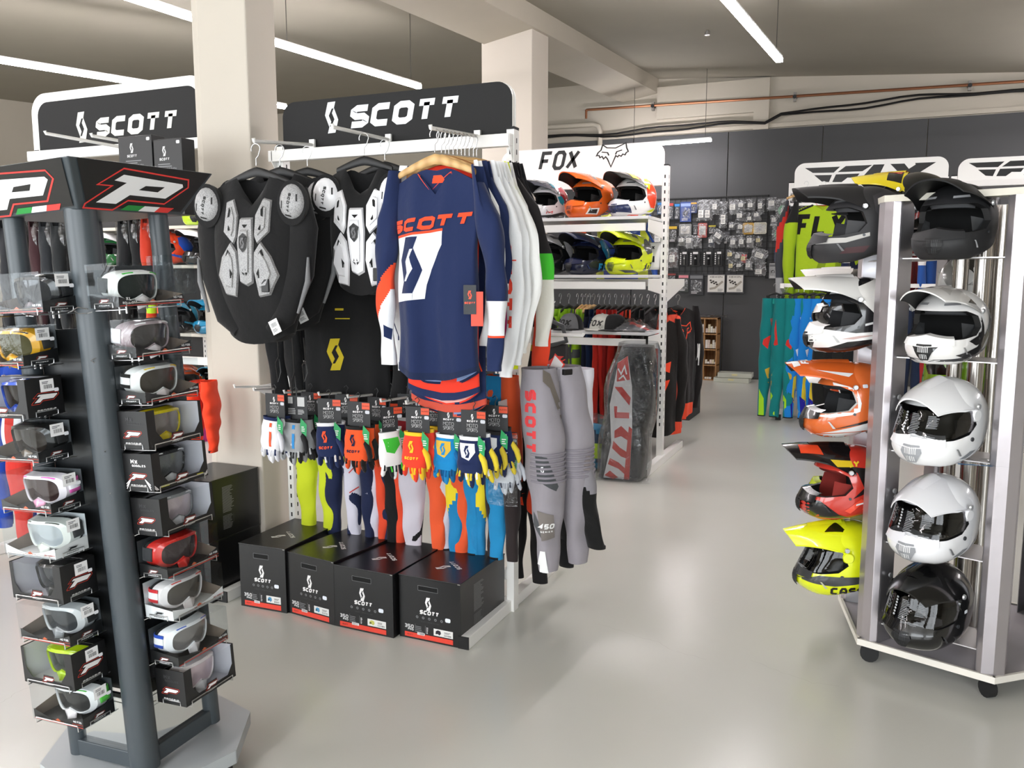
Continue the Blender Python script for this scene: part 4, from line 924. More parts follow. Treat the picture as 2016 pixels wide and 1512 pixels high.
left=[(0,C_(c='2b2a2c',matt=1,pk='232224',chin='303033',lin='4a4a4c',slot='6c6c6e',gr=[([[(.20,.07),(.10,.068),(.02,.085),(.02,.098),(.10,.085),(.18,.09)]],'bfbcb8'),([[(.12,.03),(.10,.05),(.02,.052),(.04,.03)]],'44272a'),(BACKW,'3a383b')],pg=[([[(.04,-.09),(.09,-.085),(.08,-.03),(.03,-.03)],[(.10,-.085),(.15,-.078),(.14,-.03),(.09,-.03)]],'5a4a4c')]),'dark grey helmet with thin red peak outlines at the top of the left side',1.02),
 (1,C_(c='1f1f21',pk='f0eeeb',chin='f1f0ee',lin='2e2f31',slot='c4c4c4',gr=[([[(-.14,.09),(-.02,.13),(.03,.185),(.06,.225),(-.05,.26),(-.16,.22)]],'edeae6'),([[(.20,.02),(.21,.085),(.15,.088),(.05,.07),(-.05,.072),(-.05,.048),(.08,.04),(.14,.022)]],'f1f0ee'),([[(.10,.052),(.04,.060),(-.02,.06),(.06,.048)]],'c8a9a4'),([[(.02,.102),(-.06,.118),(-.06,.110),(.02,.094)]],'e5e5e5')],pg=[([[(.02,-.09),(.07,-.085),(.06,-.03),(.01,-.03)],[(.08,-.085),(.13,-.08),(.12,-.03),(.07,-.03)]],'8a817e')]),'white and black helmet with long white peak, second on the left side',1.02),
 (2,C_(c='d96a32',pk='dc6428',chin='1b1b1c',port='ececea',lin='2d2e30',vent='1a1a1b',slot='c9c9c9',gr=[([[(.21,.10),(.20,.085),(.12,.080),(.05,.088),(.02,.10),(.015,.13),(.03,.185),(.10,.205),(.10,.195),(.045,.175),(.035,.13),(.05,.105),(.12,.092)]],'f1f0ee'),([[(.15,.02),(.02,.05),(-.12,.10),(-.14,.07),(-.02,.03)]],'dcdcdc'),([[(.12,.035),(.0,.065),(-.12,.115),(-.12,.100),(.0,.055)]],'1c1c1d'),([[(-.13,.0),(.19,.0),(.16,.016),(.0,.028),(-.13,.03)]],'cfcfcf')],pg=[([[(.21,-.05),(.24,-.055),(.235,.055),(.21,.05)]],'e8e8e8')],ps=[([[(.05,.225),(.16,.255),(.03,.235)]],'f2f2f2')],ptx=('FLY',.19,.03,.028,'f2f2f2'),price=(.0,.19)),'orange helmet with white eye-port edge, third on the left side',1.02),
 (3,C_(c='c8372b',pk='161314',chin='121213',lin='8a2a24',vent='131313',port='171718',slot='2a2a2b',gr=[([[(.21,.0),(.22,.09),(.14,.08),(.08,.03),(.0,.0)]],'151516'),([[(.03,.09),(-.01,.13),(.01,.185),(.05,.21),(-.02,.20),(-.06,.13)]],'161617'),([[(.0,.05),(-.10,.13),(-.12,.12),(-.03,.03)],[(.06,.045),(.0,.09),(-.01,.08),(.04,.035)]],'f0523a'),([[(.02,.07),(-.10,.10),(-.10,.094),(.02,.064)]],'efeeec')],pg=[([[(.12,-.08),(.20,-.07),(.20,-.02),(.13,-.03)],[(.12,.08),(.20,.07),(.20,.02),(.13,.03)]],'e04a28')],ps=[([[(.02,.225),(.10,.235),(.08,.21),(.02,.205)]],'e3c22a')],tx=[('FLY',.035,.215,.022,.022,'e6c52c',.2)]),'red and black helmet with orange peak graphics, fourth on the left side',1.02),
 (4,C_(kind='adv',c='e4ee1c',pk='e6f01c',chin='3a3b3c',lin='202122',shield='5f6366',vent='2b2c2d',port='242526',slot='b9b9a0',gr=[([[(.20,.06),(.08,.048),(-.05,.062),(-.05,.085),(.06,.085),(.13,.088)]],'3c3e40')],tx=[('CASSIDA',-.005,.028,.032,.028,'141414',.0)],pg=[([[(.02,-.07),(.10,-.06),(.05,-.02)],[(.02,.07),(.10,.06),(.05,.02)]],'232408')],pkw=dict(L=.14,lift=-.01,w0=.126,w1=.05,drop=.07)),'fluorescent yellow helmet with black CASSIDA lettering at the bottom left',1.04)]
a5=math.atan2(hexv(5,1).y+hexv(0,1).y-2*HC.y,hexv(5,1).x+hexv(0,1).x-2*HC.x)
for k,cfg,lab in [(x[0],x[1],x[2]) for x in left]:
    m,n=plate(5,ZL[k]); p=V((m.x,m.y,ZL[k]))+n*.045
    helmet(hm(p,a5+R(6),R(4)),cfg,lab,G_,1.13)
# helmets on the far sides of the stand
def far(px,py,Yd,yaw,cfg,lab,sc=1.): 
    q=at(px,py,Yd); helmet(hm(q,R(yaw),R(4)),cfg,lab,G_,sc)
m,n=plate(4,ZL[0]+.03);
far(1800,462,4.12,168,C_(c='1a1a1a',pk='e8d21f',chin='1a1a1a',gr=[(SWP,'d3332a')],pg=[([[(.03,-.10),(.10,-.09),(.09,.09),(.03,.10)]],'161616'),([[(.0,-.06),(.04,-.06),(.16,.0),(.04,.05)]],'d6382b')],ptx=('FLY',.13,.03,.03,'e8d21f')),'helmet with yellow and red graphic peak behind the top aluminium post')
far(1905,620,4.15,75,C_(c='e7e5e2',pk='ebe9e6',chin='dddddd',top=[([RECT(-.14,-.045,.12,-.01),RECT(-.14,.01,.12,.045)],'1c1c1d')],gr=[(STR,'9a9894')]),'white helmet with twin black stripes behind the second front helmet')
far(1930,530,4.35,60,C_(c='e06a1e',pk='dd6518',chin='1a1a1a',gr=[(BACKW,'1c1714'),(SWP,'2a1c14')]),'orange and black helmet seen from behind above the striped white one')
far(1880,782,4.10,100,C_(c='9ed627',pk='a6de2b',chin='151515',gr=[([[(-.14,.10),(-.04,.10),(.02,.18),(-.02,.22),(-.10,.18)]],'161616'),(LOW,'131313')],top=[([[(-.12,-.06),(-.02,-.02),(.10,-.06),(.10,-.03),(-.02,.01),(-.12,-.03)],[(-.12,.03),(-.02,.06),(.10,.03),(.10,.06),(-.02,.09),(-.12,.06)]],'121212')]),'lime green and black helmet behind the upper white shield helmet')
far(1690,640,4.35,178,C_(c='1e1e20',pk='f0eeec',chin='efeeec',gr=[(BACKW,'eceae7')]),'second white peaked helmet standing behind the left side helmets')
far(1695,845,4.30,176,C_(c='e85a2c',pk='efefee',chin='1a1a1a',gr=[(BACKW,'151516')]),'neon orange helmet half hidden behind the orange one with the white port')
far(1680,985,4.33,176,C_(c='242526',pk='1d1d1f',chin='c9e02c',gr=[(BACKW,'e34a86'),(SWP,'c9e02c')]),'black helmet with pink and lime marks behind the red and black one')
# flat shield packet lying on the third plate
t=thing('visor_packet','clear plastic packet with a blue stripe lying beside the upper white shield helmet','packet',at(1925,912,3.50),0)
b=MB(); b.grid(lambda u,v:V(((u-.5)*.20,(v-.5)*.13,.006+.008*noise.noise(V((u*5,v*5,1))))),12,8,FILM); b.obj('plastic_bag',t); b=MB(); b.add([(-.07,-.06,.002),(.07,-.05,.002),(.07,-.03,.002),(-.07,-.04,.002)],[(0,1,2,3)],mat('3a8fd0',.5)); b.obj('blue_strip',t)
# ================================================================ garments on hangers
WOOD=mat('d9b27a',.45,0,'wood'); WOODD=mat('a4683a',.45,0,'wood')
def hanger(loc,rz,mt,label,group,w=.21,clip=False,hook=.075,thick=.010,cat='hanger'):
    t=thing('coat_hanger',label,cat,loc,rz,group); r=.0022
    b=MB(); pts=[(.022*sin(a)*1.0,0,-.022+.022*cos(a)) for a in [R(x) for x in range(-110,100,20)]]; pts+=[(.012,0,-.05),(0,0,-.06),(0,0,-.06-hook*.4)]
    b.tube(pts,r,STEEL,6); b.obj('hook',t,smooth=50)
    b=MB(); n=16; z0=-.06-hook*.4
    def top(s): return z0-.005-.075*abs(s)**1.25*(w/.21)
    def arm(u,v):
        s=2*u-1; th=(.020 if not clip else .012)*(1-.35*abs(s)); a=2*PI*v
        return V((s*w,(thick if mt in(WOOD,WOODD) else .006)*sin(a)*.9,top(s)-th+th*cos(a)))
    b.grid(lambda u,v:arm(v,u),10,n,mt,wrap=True); b.obj('shoulder_bar' if not clip else 'bar',t,smooth=60)
    if clip:
        for s in (-1,1):
            b=MB(); b.bc((s*w*.8,0,top(s*.8)-.03),(.03,.018,.045),BLK); b.obj('clip',t,bev=.003)
    return t
def jersey(loc,rz,c,label,group,w=.235,ln=.70,sh=-.13,depth=.035,sl=.60,sleeve=None,cuff=None,collar=None,inside=None,hem=None,marks=(),smarks=(),seed=1,hi=False,
           sleev_dx=.0,panel=None,sa=(0.0,0.0),name='jersey',cat='jersey',bands=(),spread=1.,sr=.062,sleeve_r=None,mdz=0.):
    """origin at the hook; front looks along -y. sleeve: list of (t,colour) along the arm"""
    t=thing(name,label,cat,loc,rz,group); rr=random.Random(seed); ph=[rr.uniform(0,6) for _ in range(6)]
    NU,NV=(96,54) if hi else (36,20); zt=sh; zb=sh-ln; inside=inside or c
    def body(u,v,off=0.):
        a=2*PI*u; ca,sa_=cos(a),sin(a); 
        # v 0 hem .. 1 shoulder line
        s=math.copysign(abs(ca)**.55,ca)
        wid=w*(.86+.10*v-.06*sin(v*PI))*(1 if v<.86 else 1-.0*(v-.86))
        x=s*wid
        zs=zt-.085*max(0,(abs(x)-.055))/.18*(1)-.0
        neck=max(0,1-abs(x)/.090)
        z=zb+(zs-zb)*v - (neck*(.105 if sa_<0 else .012))*v**5
        if v<.12: z+=(.12-v)/.12*(-.045*(1-abs(s)**2)*(1 if sa_<0 else 1.6)) 
        d=depth*(.55+.45*sin(min(1,v*1.15)*PI)*.6+.35*(1-v))*(1-.75*v**5)-off
        y=sa_*abs(sa_)**-.25*d if abs(sa_)>1e-6 else 0
        amp=((.024*(1-v)**.6+.004) if hi else (.016*(1-v)**.8+.003))*min(1,depth/.035)
        f=sin(x*38+ph[0]+v*.8)*.6+sin(x*21+ph[1]-v*1.5)*.6+.25*sin(x*63+ph[2])
        y+=amp*f+ .004*sin(v*13+x*9+ph[3])*(depth/.035)
        return V((x,y,z))
    if bands or panel:
        cm=fab(c)
        def mf(u,v):
            for z0,z1,cc in bands:
                if z0<=v<z1: return fab(cc)
            if panel and abs(cos(2*PI*u))>.93: return fab(panel)
            return cm
    else: mf=None
    b=MB(); b.grid(lambda u,v:body(u,v),NU,NV,fab(c),wrap=True,mf=mf)
    bv=b.bvh(); 
    for i,(polys,col) in enumerate(marks): b.stamp(polys,(V((0,0,mdz)),X_,Z_,-Y_),fab(col),.0012+.0006*i,bvh=bv,step=.011)
    b.obj('body',t,smooth=70)
    b=MB(); b.grid(lambda u,v:body(u,.005+v*.5,.004),NU,8,fab(inside),wrap=True)
    for p in b.v: p.x*=.985
    b.obj('lining',t,smooth=70)
    b=MB(); hm_=fab(hem or c); b.grid(lambda u,v:body(u,v*.022,-.0022)+V((0,0,-.004+.004*v)),NU,1,hm_,wrap=True)
    for p in b.v: p.x*=1.008
    b.obj('hem',t,smooth=70)
    if collar:
        b=MB(); 
        def co(u,v):
            a=2*PI*u; x=.082*cos(a); y=.030*sin(a); f_=sin(a)<0; k=1-abs(x)/.082; z=zt-.026*(1-k)-(.102*k if f_ else .008*k)+(.006 if f_ else .0)+( -.0 if f_ else -.050*(1-v)*(.3+.7*k)); return V((x*(1-.05*v),(y*.6-.014*k if f_ else y*.7),z))
        b.grid(co,30,3,fab(collar),wrap=True); b.grid(lambda u,v:co(u,1-v)*1.0-V((0,0,.001)),30,3,fab(collar),wrap=True); b.obj('collar',t,smooth=70)
        if hi: b=MB(); b.grid(lambda u,v:V((-.065+.13*u,.014,zt-.030-.03*v)),8,3,fab(collar)); b.obj('inner_neck',t,smooth=70)
    slv=sleeve or [(0,c)]
    for s in (-1,1):
        NL=80 if hi else 30; NR=40 if hi else 14; out=sa[0] if s<0 else sa[1]
        b=MB()
        x0=s*(w-.012)
        def ctr(v):
            # shoulder, elbow, wrist
            bulge=sin(v*PI)*.030*spread
            return V((x0+s*(.010+bulge+out*v),-.004+.010*sin(v*3+ph[4]),zt-.105-sl*v))
        def slf(u,v):
            c0=ctr(v); a=2*PI*u; rx=(sr*(1-.42*v)+.004*sin(v*19+ph[5]+s)); ry=min(depth*.95,rx)*(1-.35*v)
            k=1-.55*(1-min(1,v/.14))
            return c0+V((rx*cos(a)*k-s*(1-k)*.035,ry*sin(a)*(.5+.5*k)+.0035*sin(a*3+v*16+ph[2]),(.10*(1-min(1,v/.16))**1.2*(1 if s*cos(a)<0.3 else .35))+ .014*s*cos(a)*0))
        def sm(u,v):
            sv=sleeve_r if (sleeve_r and s>0) else slv; r_=sv[0][1]
            for q in sv:
                th=q[0]
                if v>=th+ (0.10*s*cos(2*PI*u) if len(q)>2 else 0): r_=q[1]
            return fab(r_)
        b.grid(slf,NR,NL,fab(c),wrap=True,mf=sm)
        bs_=b.bvh()
        for i,(sd,polys,col) in enumerate(smarks):
            if sd in (s,0): b.stamp(polys,(V((x0,0,zt)),X_,Z_,-Y_),fab(col),.0012+.0006*i,bvh=bs_,step=.012)
        b.grid(lambda u,v:(lambda p:V((p.x,p.y,p.z-.022*v)))(slf(u,1)),NR,2,fab((cuff if not(sleeve_r and s>0) else None) or (sleeve_r if (sleeve_r and s>0) else slv)[-1][1]),wrap=True)
        b.obj('sleeve',t,smooth=70)
    return t
def pants(loc,rz,c,label,group,mN=None,only=0,w=.17,ln=.98,d=.055,z0=-.13,lower=None,low2=None,marks=(),lm=(),seed=1,waist=None,kneec=None,split=.42,gap=.006,hi=False,bend=.04,cat='pants',lean=0.):
    """origin at the hanger hook; front looks along -y"""
    t=thing('riding_pants',label,cat,loc,rz,group); rr=random.Random(seed); ph=[rr.uniform(0,6) for _ in range(5)]
    lower=lower or c; low2=low2 or lower
    for s in (-1,1):
        b=MB(); NR,NL=(36,70) if hi else (24,46)
        def leg(u,v):
            a=2*PI*u; hwT=w/2
            k=min(1,v/.30)
            cx=s*(hwT*.52+ .012*k)+bend*s*v*v*.2+lean*v; hw=hwT*(.56-.04*k)*(1+.16*sin(v*PI*1.1))*(1-.30*max(0,v-.55)/.45)
            y=d*(.55+.55*sin(min(1,.15+v)*PI))*sin(a)*(.55+.45*(1-v*.5))-bend*1.1*sin(v*PI)
            y+=.004*sin(v*31+ph[0]+a)+.003*sin(v*17+ph[1]-2*a)
            x=cx+hw*cos(a)*abs(cos(a))**-.3 if abs(cos(a))>1e-5 else cx
            x+=.003*sin(v*23+ph[2]*s)
            return V((x,y,z0-ln*v))
        def lf(u,v):
            edge=split+.10*cos(2*PI*u)*s
            if v>edge+.28 and low2!=lower: return fab(low2)
            return fab(lower) if v>edge else fab(c)
        b.grid(leg,NR,NL,fab(c),wrap=True,mf=lf); bv=b.bvh()
        mf_=(V((0,0,z0)),X_,Z_,-Y_) if mN is None else (V((-.27*w,0,z0)),Z_.cross(V(mN)).normalized(),Z_,V(mN))
        for i,(polys,col) in enumerate(marks if only in(0,s) else ()): b.stamp(polys,mf_,fab(col),.0012+.0006*i,bvh=bv,step=.014)
        b.grid(lambda u,v:(lambda p:V((p.x,p.y,p.z+.012*v)))(leg(u,1)*1.0),NR,1,fab('1a1a1a'),wrap=True)
        b.obj('leg',t,smooth=70)
        if kneec:
            b=MB(); 
            for i in range(7):
                v=.40+.022*i; b.tube([leg(.5+.5*j/10.,v)+V((0,-.003,0)) for j in range(11)],.0055,fab(kneec),6)
            b.obj('knee_pleats',t,smooth=70)
    b=MB(); b.grid(lambda u,v:V((cos(2*PI*u)*w*.52*(1+.02*v),sin(2*PI*u)*d*.55,z0-.005-.05*v+.004*cos(4*PI*u))),24,3,fab(waist or c),wrap=True); b.obj('waistband',t,smooth=70)
    return t
# ---------------------------------------------------------------- the jersey row on the centre rack
NAVY='1e2b52'; ORG='f0502e'; GJ='jerseys on wooden hangers'
PJ0,PJ1=rodJ[1],rodJ[0]
def on_rod(f): return PJ1.lerp(PJ0,f)
e_=EMB; sco=word('SCOTT',.055,.052,.0155,.20,.12)
def shear(polys,k,x0=0,y0=0): return [[(x0+a,y0+b+k*a) for a,b in p] for p in polys]
hx=-.045; 
jm=[([[(-.20,-.36),(.060,-.335),(.057,-.39),(.0,-.485),(-.015,-.545),(-.02,-.60),(-.20,-.62)]],'e9ecf4'),
    ([[(-.20,-.352),(.062,-.327),(.062,-.337),(-.20,-.362)]],ORG),
    (xf(EMB,.112,-.090,-.468,sx=.112),NAVY),
    (shear(word('SCOTT',.050,.072,.0155,.25,.10),.07,-.015,-.305),ORG)]
p=on_rod(.93)
jersey(p+V((0,0,.004)),R(-6),NAVY,'front navy jersey with orange SCOTT lettering and large white emblem panel',GJ,w=.218,ln=.79,sh=-.150,depth=.05,sl=.66,collar=ORG,inside='8ea6d4',hem='1b2748',marks=jm,hi=True,seed=4,
   sleeve=[(0,NAVY),(.50,ORG,1),(.66,'eef0f4',1)],cuff='f2f2f4',mdz=-.062,sleeve_r=[(0,NAVY),(.62,'eef0f4'),(.82,ORG),(.84,NAVY)],sr=.054,smarks=((-1,[[(-.04,-.62),(.02,-.66),(.02,-.70),(-.04,-.67)]],NAVY),),sa=(.02,.055))
hanger(p,R(-6),WOOD,'pale wooden hanger of the front navy jersey','wooden hangers on the right arm',w=.185)
rows=[(.80,'f23f2a','orange jersey right behind the front navy one, hem showing below',dict(hem=NAVY,inside='f3b5ae',ln=.91,sleeve=[(0,'f2f2f2')],collar=ORG,w=.20)),
 (.72,NAVY,'navy jersey with orange piping, long hem hanging lower than the front one',dict(hem='c8503e',inside='8ea6d4',ln=.97,sleeve=[(0,NAVY),(.62,'f0f0f2'),(.80,ORG),(.83,NAVY)],marks=[(stroke([(.0,-.60),(.10,-.80),(.17,-.97)],.007)+stroke([(-.05,-.88),(.06,-.98)],.007),ORG)],w=.215)),
 (.65,'eeeff1','white jersey with red vertical SCOTT lettering on the sleeve',dict(collar='d8d8d8',sl=.74,smarks=((1,xf(word('SCOTT',.045,.062,.015,0,.15),1,.050,-.50,rot=-PI/2),'f04a36'),(1,[RECT(-.03,-.40,.09,-.395)],'f04a36')),sa=(.0,.03))),
 (.56,NAVY,'navy and white jersey with a navy sleeve stripe',dict(sleeve=[(0,'f0f1f3')],panel='f0f1f3',sl=.70,smarks=((1,[[(-.04,-.15),(.0,-.2),(.035,-.42),(.0,-.56),(-.05,-.60)]],NAVY),),sa=(0,.05))),
 (.47,'f2f2f0','white jersey with blue shoulder print and bulging white elbow',dict(smarks=((1,[[(-.02,-.10),(.02,-.09),(.02,-.10),(-.02,-.12)]],'2a55b0'),),sl=.66,spread=2.8,sa=(0,.06))),
 (.38,'dbe622','fluorescent yellow jersey in the middle of the row',dict(sleeve=[(0,'d9e520')],sl=.74,collar='d9e520',smarks=((1,xf(EMB,.03,.03,-.62),'1b1b1b'),))),
 (.30,'ea3a9e','pink and white jersey narrow between its neighbours',dict(sleeve=[(0,'f0eef0')],sl=.66)),
 (.20,'262325','black jersey with yellow shoulder mark and lime elbow',dict(sleeve=[(0,'262325'),(.42,'4bc83a'),(.60,'ece9e2')],sl=.66,collar='d9e520',smarks=((1,xf(EMB,.018,-.02,-.12),'e4e02a'),),spread=2.2,sa=(0,.11),sr=.058)),
 (.10,'242124','black jersey with red orange cuffs at the back of the row',dict(sleeve=[(0,'242124'),(.48,'ee4a2d')],sl=.84,spread=2.2,sa=(0,.09),sr=.062)),
 (.02,'2a3c66','dark blue jersey with yellow sleeve flashes last in the row',dict(sleeve=[(0,'26262a'),(.3,'e6c92c'),(.36,'26262a'),(.78,'f0efe8'),(.86,'e2cf3a'),(.90,'1c1c1c')],sl=.80,sa=(0,.06)))]
for i,(f,c,lab,kw) in enumerate(rows):
    q=on_rod(f); kw.setdefault('w',.238); kw.setdefault('spread',1.8); kw.setdefault('ln',.76); jersey(q+V((0,0,.004)),R(-4+rnd.uniform(-2,2)),c,lab,GJ,depth=.020,seed=10+i,**dict(dict(sr=.050),**kw))
    hanger(q,R(-4),WOODD if i==1 else WOOD,'wooden hanger of the '+' '.join(lab.split()[:8]),'wooden hangers on the right arm',w=.19,thick=.006)
# swing tag on the front jersey
q=at(925,590,2.86); t=thing('swing_tag','black SCOTT swing tag hanging beside the front navy jersey','tag',q,R(20))
b=MB(); b.box((-.024,-.001,-.055),(.024,.001,.055),mat('20242a',.5)); fr=(V((0,-.001,0)),X_,Z_,-Y_); b.stamp(xf(EMB,.016,0,.018),fr,mat(ORG,.5),.0008); b.stamp(word('SCOTT',.008,.0075,.0022,.2,.12,y0=-.012),fr,mat(ORG,.5),.0008); b.obj('card',t); b=MB(); b.box((.004,.002,-.10),(.05,.003,.03),mat('f04a30',.5)); b.obj('red_card',t)
# ---------------------------------------------------------------- body armour
def armour(loc,rz,plate,netk,label,group,w=.21,sh=-.16,ln=.58,full=True,seed=1,wh=False,sleeves=False):
    t=thing('body_armour',label,'body protector',loc,rz,group); rr=random.Random(seed); ph=rr.uniform(0,6)
    base=mat('19191a',.9,0,'fab'); pm=mat(plate,.4,0,'net',0,1.) if netk else gls(plate,.3)
    zt=sh; NU,NV=48,30
    def body(u,v,off=0):
        a=2*PI*u; ca,sa_=cos(a),sin(a); s=math.copysign(abs(ca)**.7,ca)
        wid=w*(.74+.30*sin(min(1,v*.9+.18)*PI*.62))+.02*(1-v); wid*= 1-.30*max(0,.25-v)*2
        x=s*wid; neck=max(0,1-(abs(x)/.07)**2)
        z=(zt-ln)+(ln-.055*max(0,(abs(x)-.05)/.16))*v - neck*(.13 if sa_<0 else .03)*v**6 - .05*(1-abs(s)**2)*(1-v)**3
        d=(.085*(.7+.4*sin(v*PI)))*(1-.55*v**6)+off
        y=sa_*d+.006*sin(x*30+ph+v*5)*(1-v)
        return V((x+off*s,y,z))
    b=MB(); b.grid(lambda u,v:body(u,v),NU,NV,base,wrap=True); b.grid(lambda u,v:body(u,0)*1.0*(1)+V((0,0,.0)) if v==0 else V((body(u,0).x*(1-v),body(u,0).y*(1-v),body(u,0).z+.02*v)),NU,2,base,wrap=True)
    bv=b.bvh()
    b.obj('vest',t,smooth=60)
    # sculpted chest plates
    cz=zt-.30
    def plate_(poly,h=.012,nm='chest_plate',holes=()):
        b=MB(); cx=sum(p[0] for p in poly)/len(poly); cy_=sum(p[1] for p in poly)/len(poly)
        fr=(V((0,0,0)),X_,Z_,-Y_)
        rings=[poly,[(cx+(x-cx)*.93,cy_+(y-cy_)*.94) for x,y in poly],[(cx+(x-cx)*.62,cy_+(y-cy_)*.66) for x,y in poly],[(cx+(x-cx)*.55,cy_+(y-cy_)*.60) for x,y in poly]]
        hs=[.001,h*.8,h*.95,h*1.35]; R_=[]
        for r_,hh in zip(rings,hs):
            o=[]
            for x,z in r_:
                hq=bv.ray_cast(V((x,-.4,z)),V((0,1,0)),.8); y=hq[0].y if hq[0] is not None else 0; o.append(V((x,y-hh,z)))
            R_.append(o)
        n=len(poly)
        for k in range(3): b.add(R_[k]+R_[k+1],[(i,(i+1)%n,n+(i+1)%n,n+i) for i in range(n)],pm)
        b.add(R_[3],[tuple(reversed(t_)) for t_ in tessellate_polygon([[V((p.x,p.z,0)) for p in R_[3]]])],pm)
        pb=b.bvh()
        for hpoly in holes: b.stamp([hpoly],fr,mat('0c0c0c',.8),.0016,bvh=pb,step=.03)
        return b.obj(nm,t,smooth=25),pb
    o,pb=plate_([(-.030,cz+.12),(.030,cz+.12),(.040,cz+.02),(.030,cz-.15),(.0,cz-.165),(-.030,cz-.15),(-.040,cz+.02)],.016,holes=[[(-.014,cz+.09),(.014,cz+.09),(0,cz+.075)],[(-.012,cz-.11),(-.006,cz-.09),(-.004,cz-.12)],[(.012,cz-.11),(.006,cz-.09),(.004,cz-.12)]])
    b=MB(); fr=(V((0,-.002,0)),X_,Z_,-Y_); b.stamp([[(0,cz+.055),(.020,cz+.038),(.017,cz-.005),(0,cz-.025),(-.017,cz-.005),(-.020,cz+.038)]],fr,mat('2a2a2b',.6),.004,bvh=pb,step=.03); b.stamp(xf(EMB,.022,0,cz+.014),fr,mat('6c6c6e',.6),.0055,bvh=pb,step=.03); b.obj('emblem_badge',o)
    for s in (-1,1):
        P=lambda l:[(s*x,z) for x,z in l]
        plate_(P([(.045,cz+.13),(.075,cz+.20),(.110,cz+.19),(.112,cz+.06),(.060,cz+.01),(.046,cz+.04)]),.013,holes=[P([(.075,cz+.15),(.085,cz+.165),(.088,cz+.12),(.078,cz+.125)]),P([(.070,cz+.07),(.080,cz+.09),(.082,cz+.06)])])
        plate_(P([(.045,cz-.02),(.075,cz+.02),(.120,cz-.04),(.150,cz-.12),(.110,cz-.20),(.055,cz-.21),(.038,cz-.10)]),.014,holes=[P([(.070,cz-.03),(.085,cz-.01),(.095,cz-.04)]),P([(.060,cz-.11),(.072,cz-.09),(.072,cz-.13),(.062,cz-.13)])])
        # shoulder cup
        b=MB(); c0=V((s*(w+.005),-.055,zt-.125))
        b.grid(lambda u,v:(lambda a,e:c0+V((s*.020*0+.062*cos(a)*sin(e)+s*.01*v,-.035*cos(e)-.0,.080*sin(a)*sin(e)*(1.0 if sin(a)>0 else .85))))(2*PI*u,PI/2*(1-v*.98)),20,7,pm,wrap=True); q=b.bvh()
        fr=(c0,V((.25,0,1)).normalized()*(-1),V((1,0,-.25)).normalized(),-Y_); ink=mat('1c1c1c',.6)
        b.stamp(word('SCOTT',.012,.014,.0035,.15,.12),fr,ink,.0015,bvh=q,step=.03)
        for l in ([(-.040,.028),(-.012,.036)],[(.0,-.036),(.030,-.034)],[(.052,-.012),(.052,.018)]): b.stamp(stroke(l,.006),fr,ink,.0015,bvh=q,step=.03)
        b.obj('shoulder_cup',t,smooth=50)
        b=MB(); b.grid(lambda u,v:(lambda a:c0+V((.070*cos(a)*(1-.05*v),-.010+.03*v,.092*sin(a)*(1-.05*v))))(2*PI*u),24,2,base,wrap=True); b.add([c0+V((.070*cos(2*PI*i/24),-.010,.092*sin(2*PI*i/24))) for i in range(24)],[tuple(range(24))],base); b.obj('shoulder_padding',t,smooth=50)
        if full:   # arm sleeve hanging behind the shoulder cup
            b=MB(); b.tube([c0+V((0,.03,.06)),c0+V((s*.02,.04,-.10)),c0+V((s*.0,.03,-.28)),c0+V((-s*.07,.01,-.47)),c0+V((-s*.13,.0,-.53))],[.05,.068,.070,.055,.03],base,14,flat=.6); b.obj('arm_sleeve',t,smooth=60)
            b=MB(); b.tube([c0+V((s*.065,.00,-.22)),c0+V((s*.060,.0,-.32)),c0+V((s*.015,-.01,-.45))],[.005,.012,.006],mat('77787a',.7,0,'net'),8); b.obj('elbow_trim',t,smooth=60)
    b=MB(); b.bc((.095,-.10,cz-.22+.06),(.036,.01,.055),mat('222223',.5)); b.obj('waist_buckle',t,bev=.003)
    if not wh:
        b=MB(); b.box((-.022,-.001,-.03),(.022,.001,.03),mat('f1f1f1',.5)); b.stamp(barcode(-.015,.0,.015,.018,8)+lines(-.015,-.02,.015,-.005,3),(V((0,-.001,0)),X_,Z_,-Y_),mat('77777a',.6),.0008); o=b.obj('price_label',t); o.location=(.135,-.10,zt-ln+.03); o.rotation_euler=(0,R(-25),0)
    return t
HB=mat('121213',.5); GA_='body protectors on black hangers'
for i,(px,py,Y,rz,lab,kw) in enumerate((
  (503,283,2.90,4,'grey plated body protector in black mesh at the front of the left arm',dict(w=.205,sh=-.13,ln=.66)),
  (550,285,3.10,10,'second grey plated protector half hidden behind the front one',dict(w=.205,sh=-.12,ln=.66)),
  (604,288,3.32,20,'third grey plated protector nearest the crossbar on the left arm',dict(w=.215,sh=-.12,ln=.66)))):
    q=at(px,py,Y); armour(q,R(rz),'a6a6a7' if i!=2 else '9c9c9d',True,lab,GA_,seed=i+2,**kw); hanger(q,R(rz),HB,'black plastic hanger of the '+' '.join(lab.split()[:10]),'black hangers on the short arms',w=.16)
for i,(px,py,Y,rz,lab) in enumerate(((716,262,3.14,8,'white plated body protector left of the navy jersey'),(757,275,3.36,10,'second white protector hidden behind the first and the navy jersey'))):
    q=at(px,py,Y); armour(q,R(rz),'ececef',False,lab,GA_,w=.148,sh=-.14,ln=.50,full=False,seed=9+i,wh=True); hanger(q,R(rz),HB,'black plastic hanger of the '+' '.join(lab.split()[:10]),'black hangers on the short arms',w=.13)
    if i==0:
        # loose cords below
        b=MB(); 
        for x in (-.02,.02): b.tube([(x,.0,-.58),(x+.01,.01,-.68),(x-.005,.0,-.78)],.003,BLK,5)
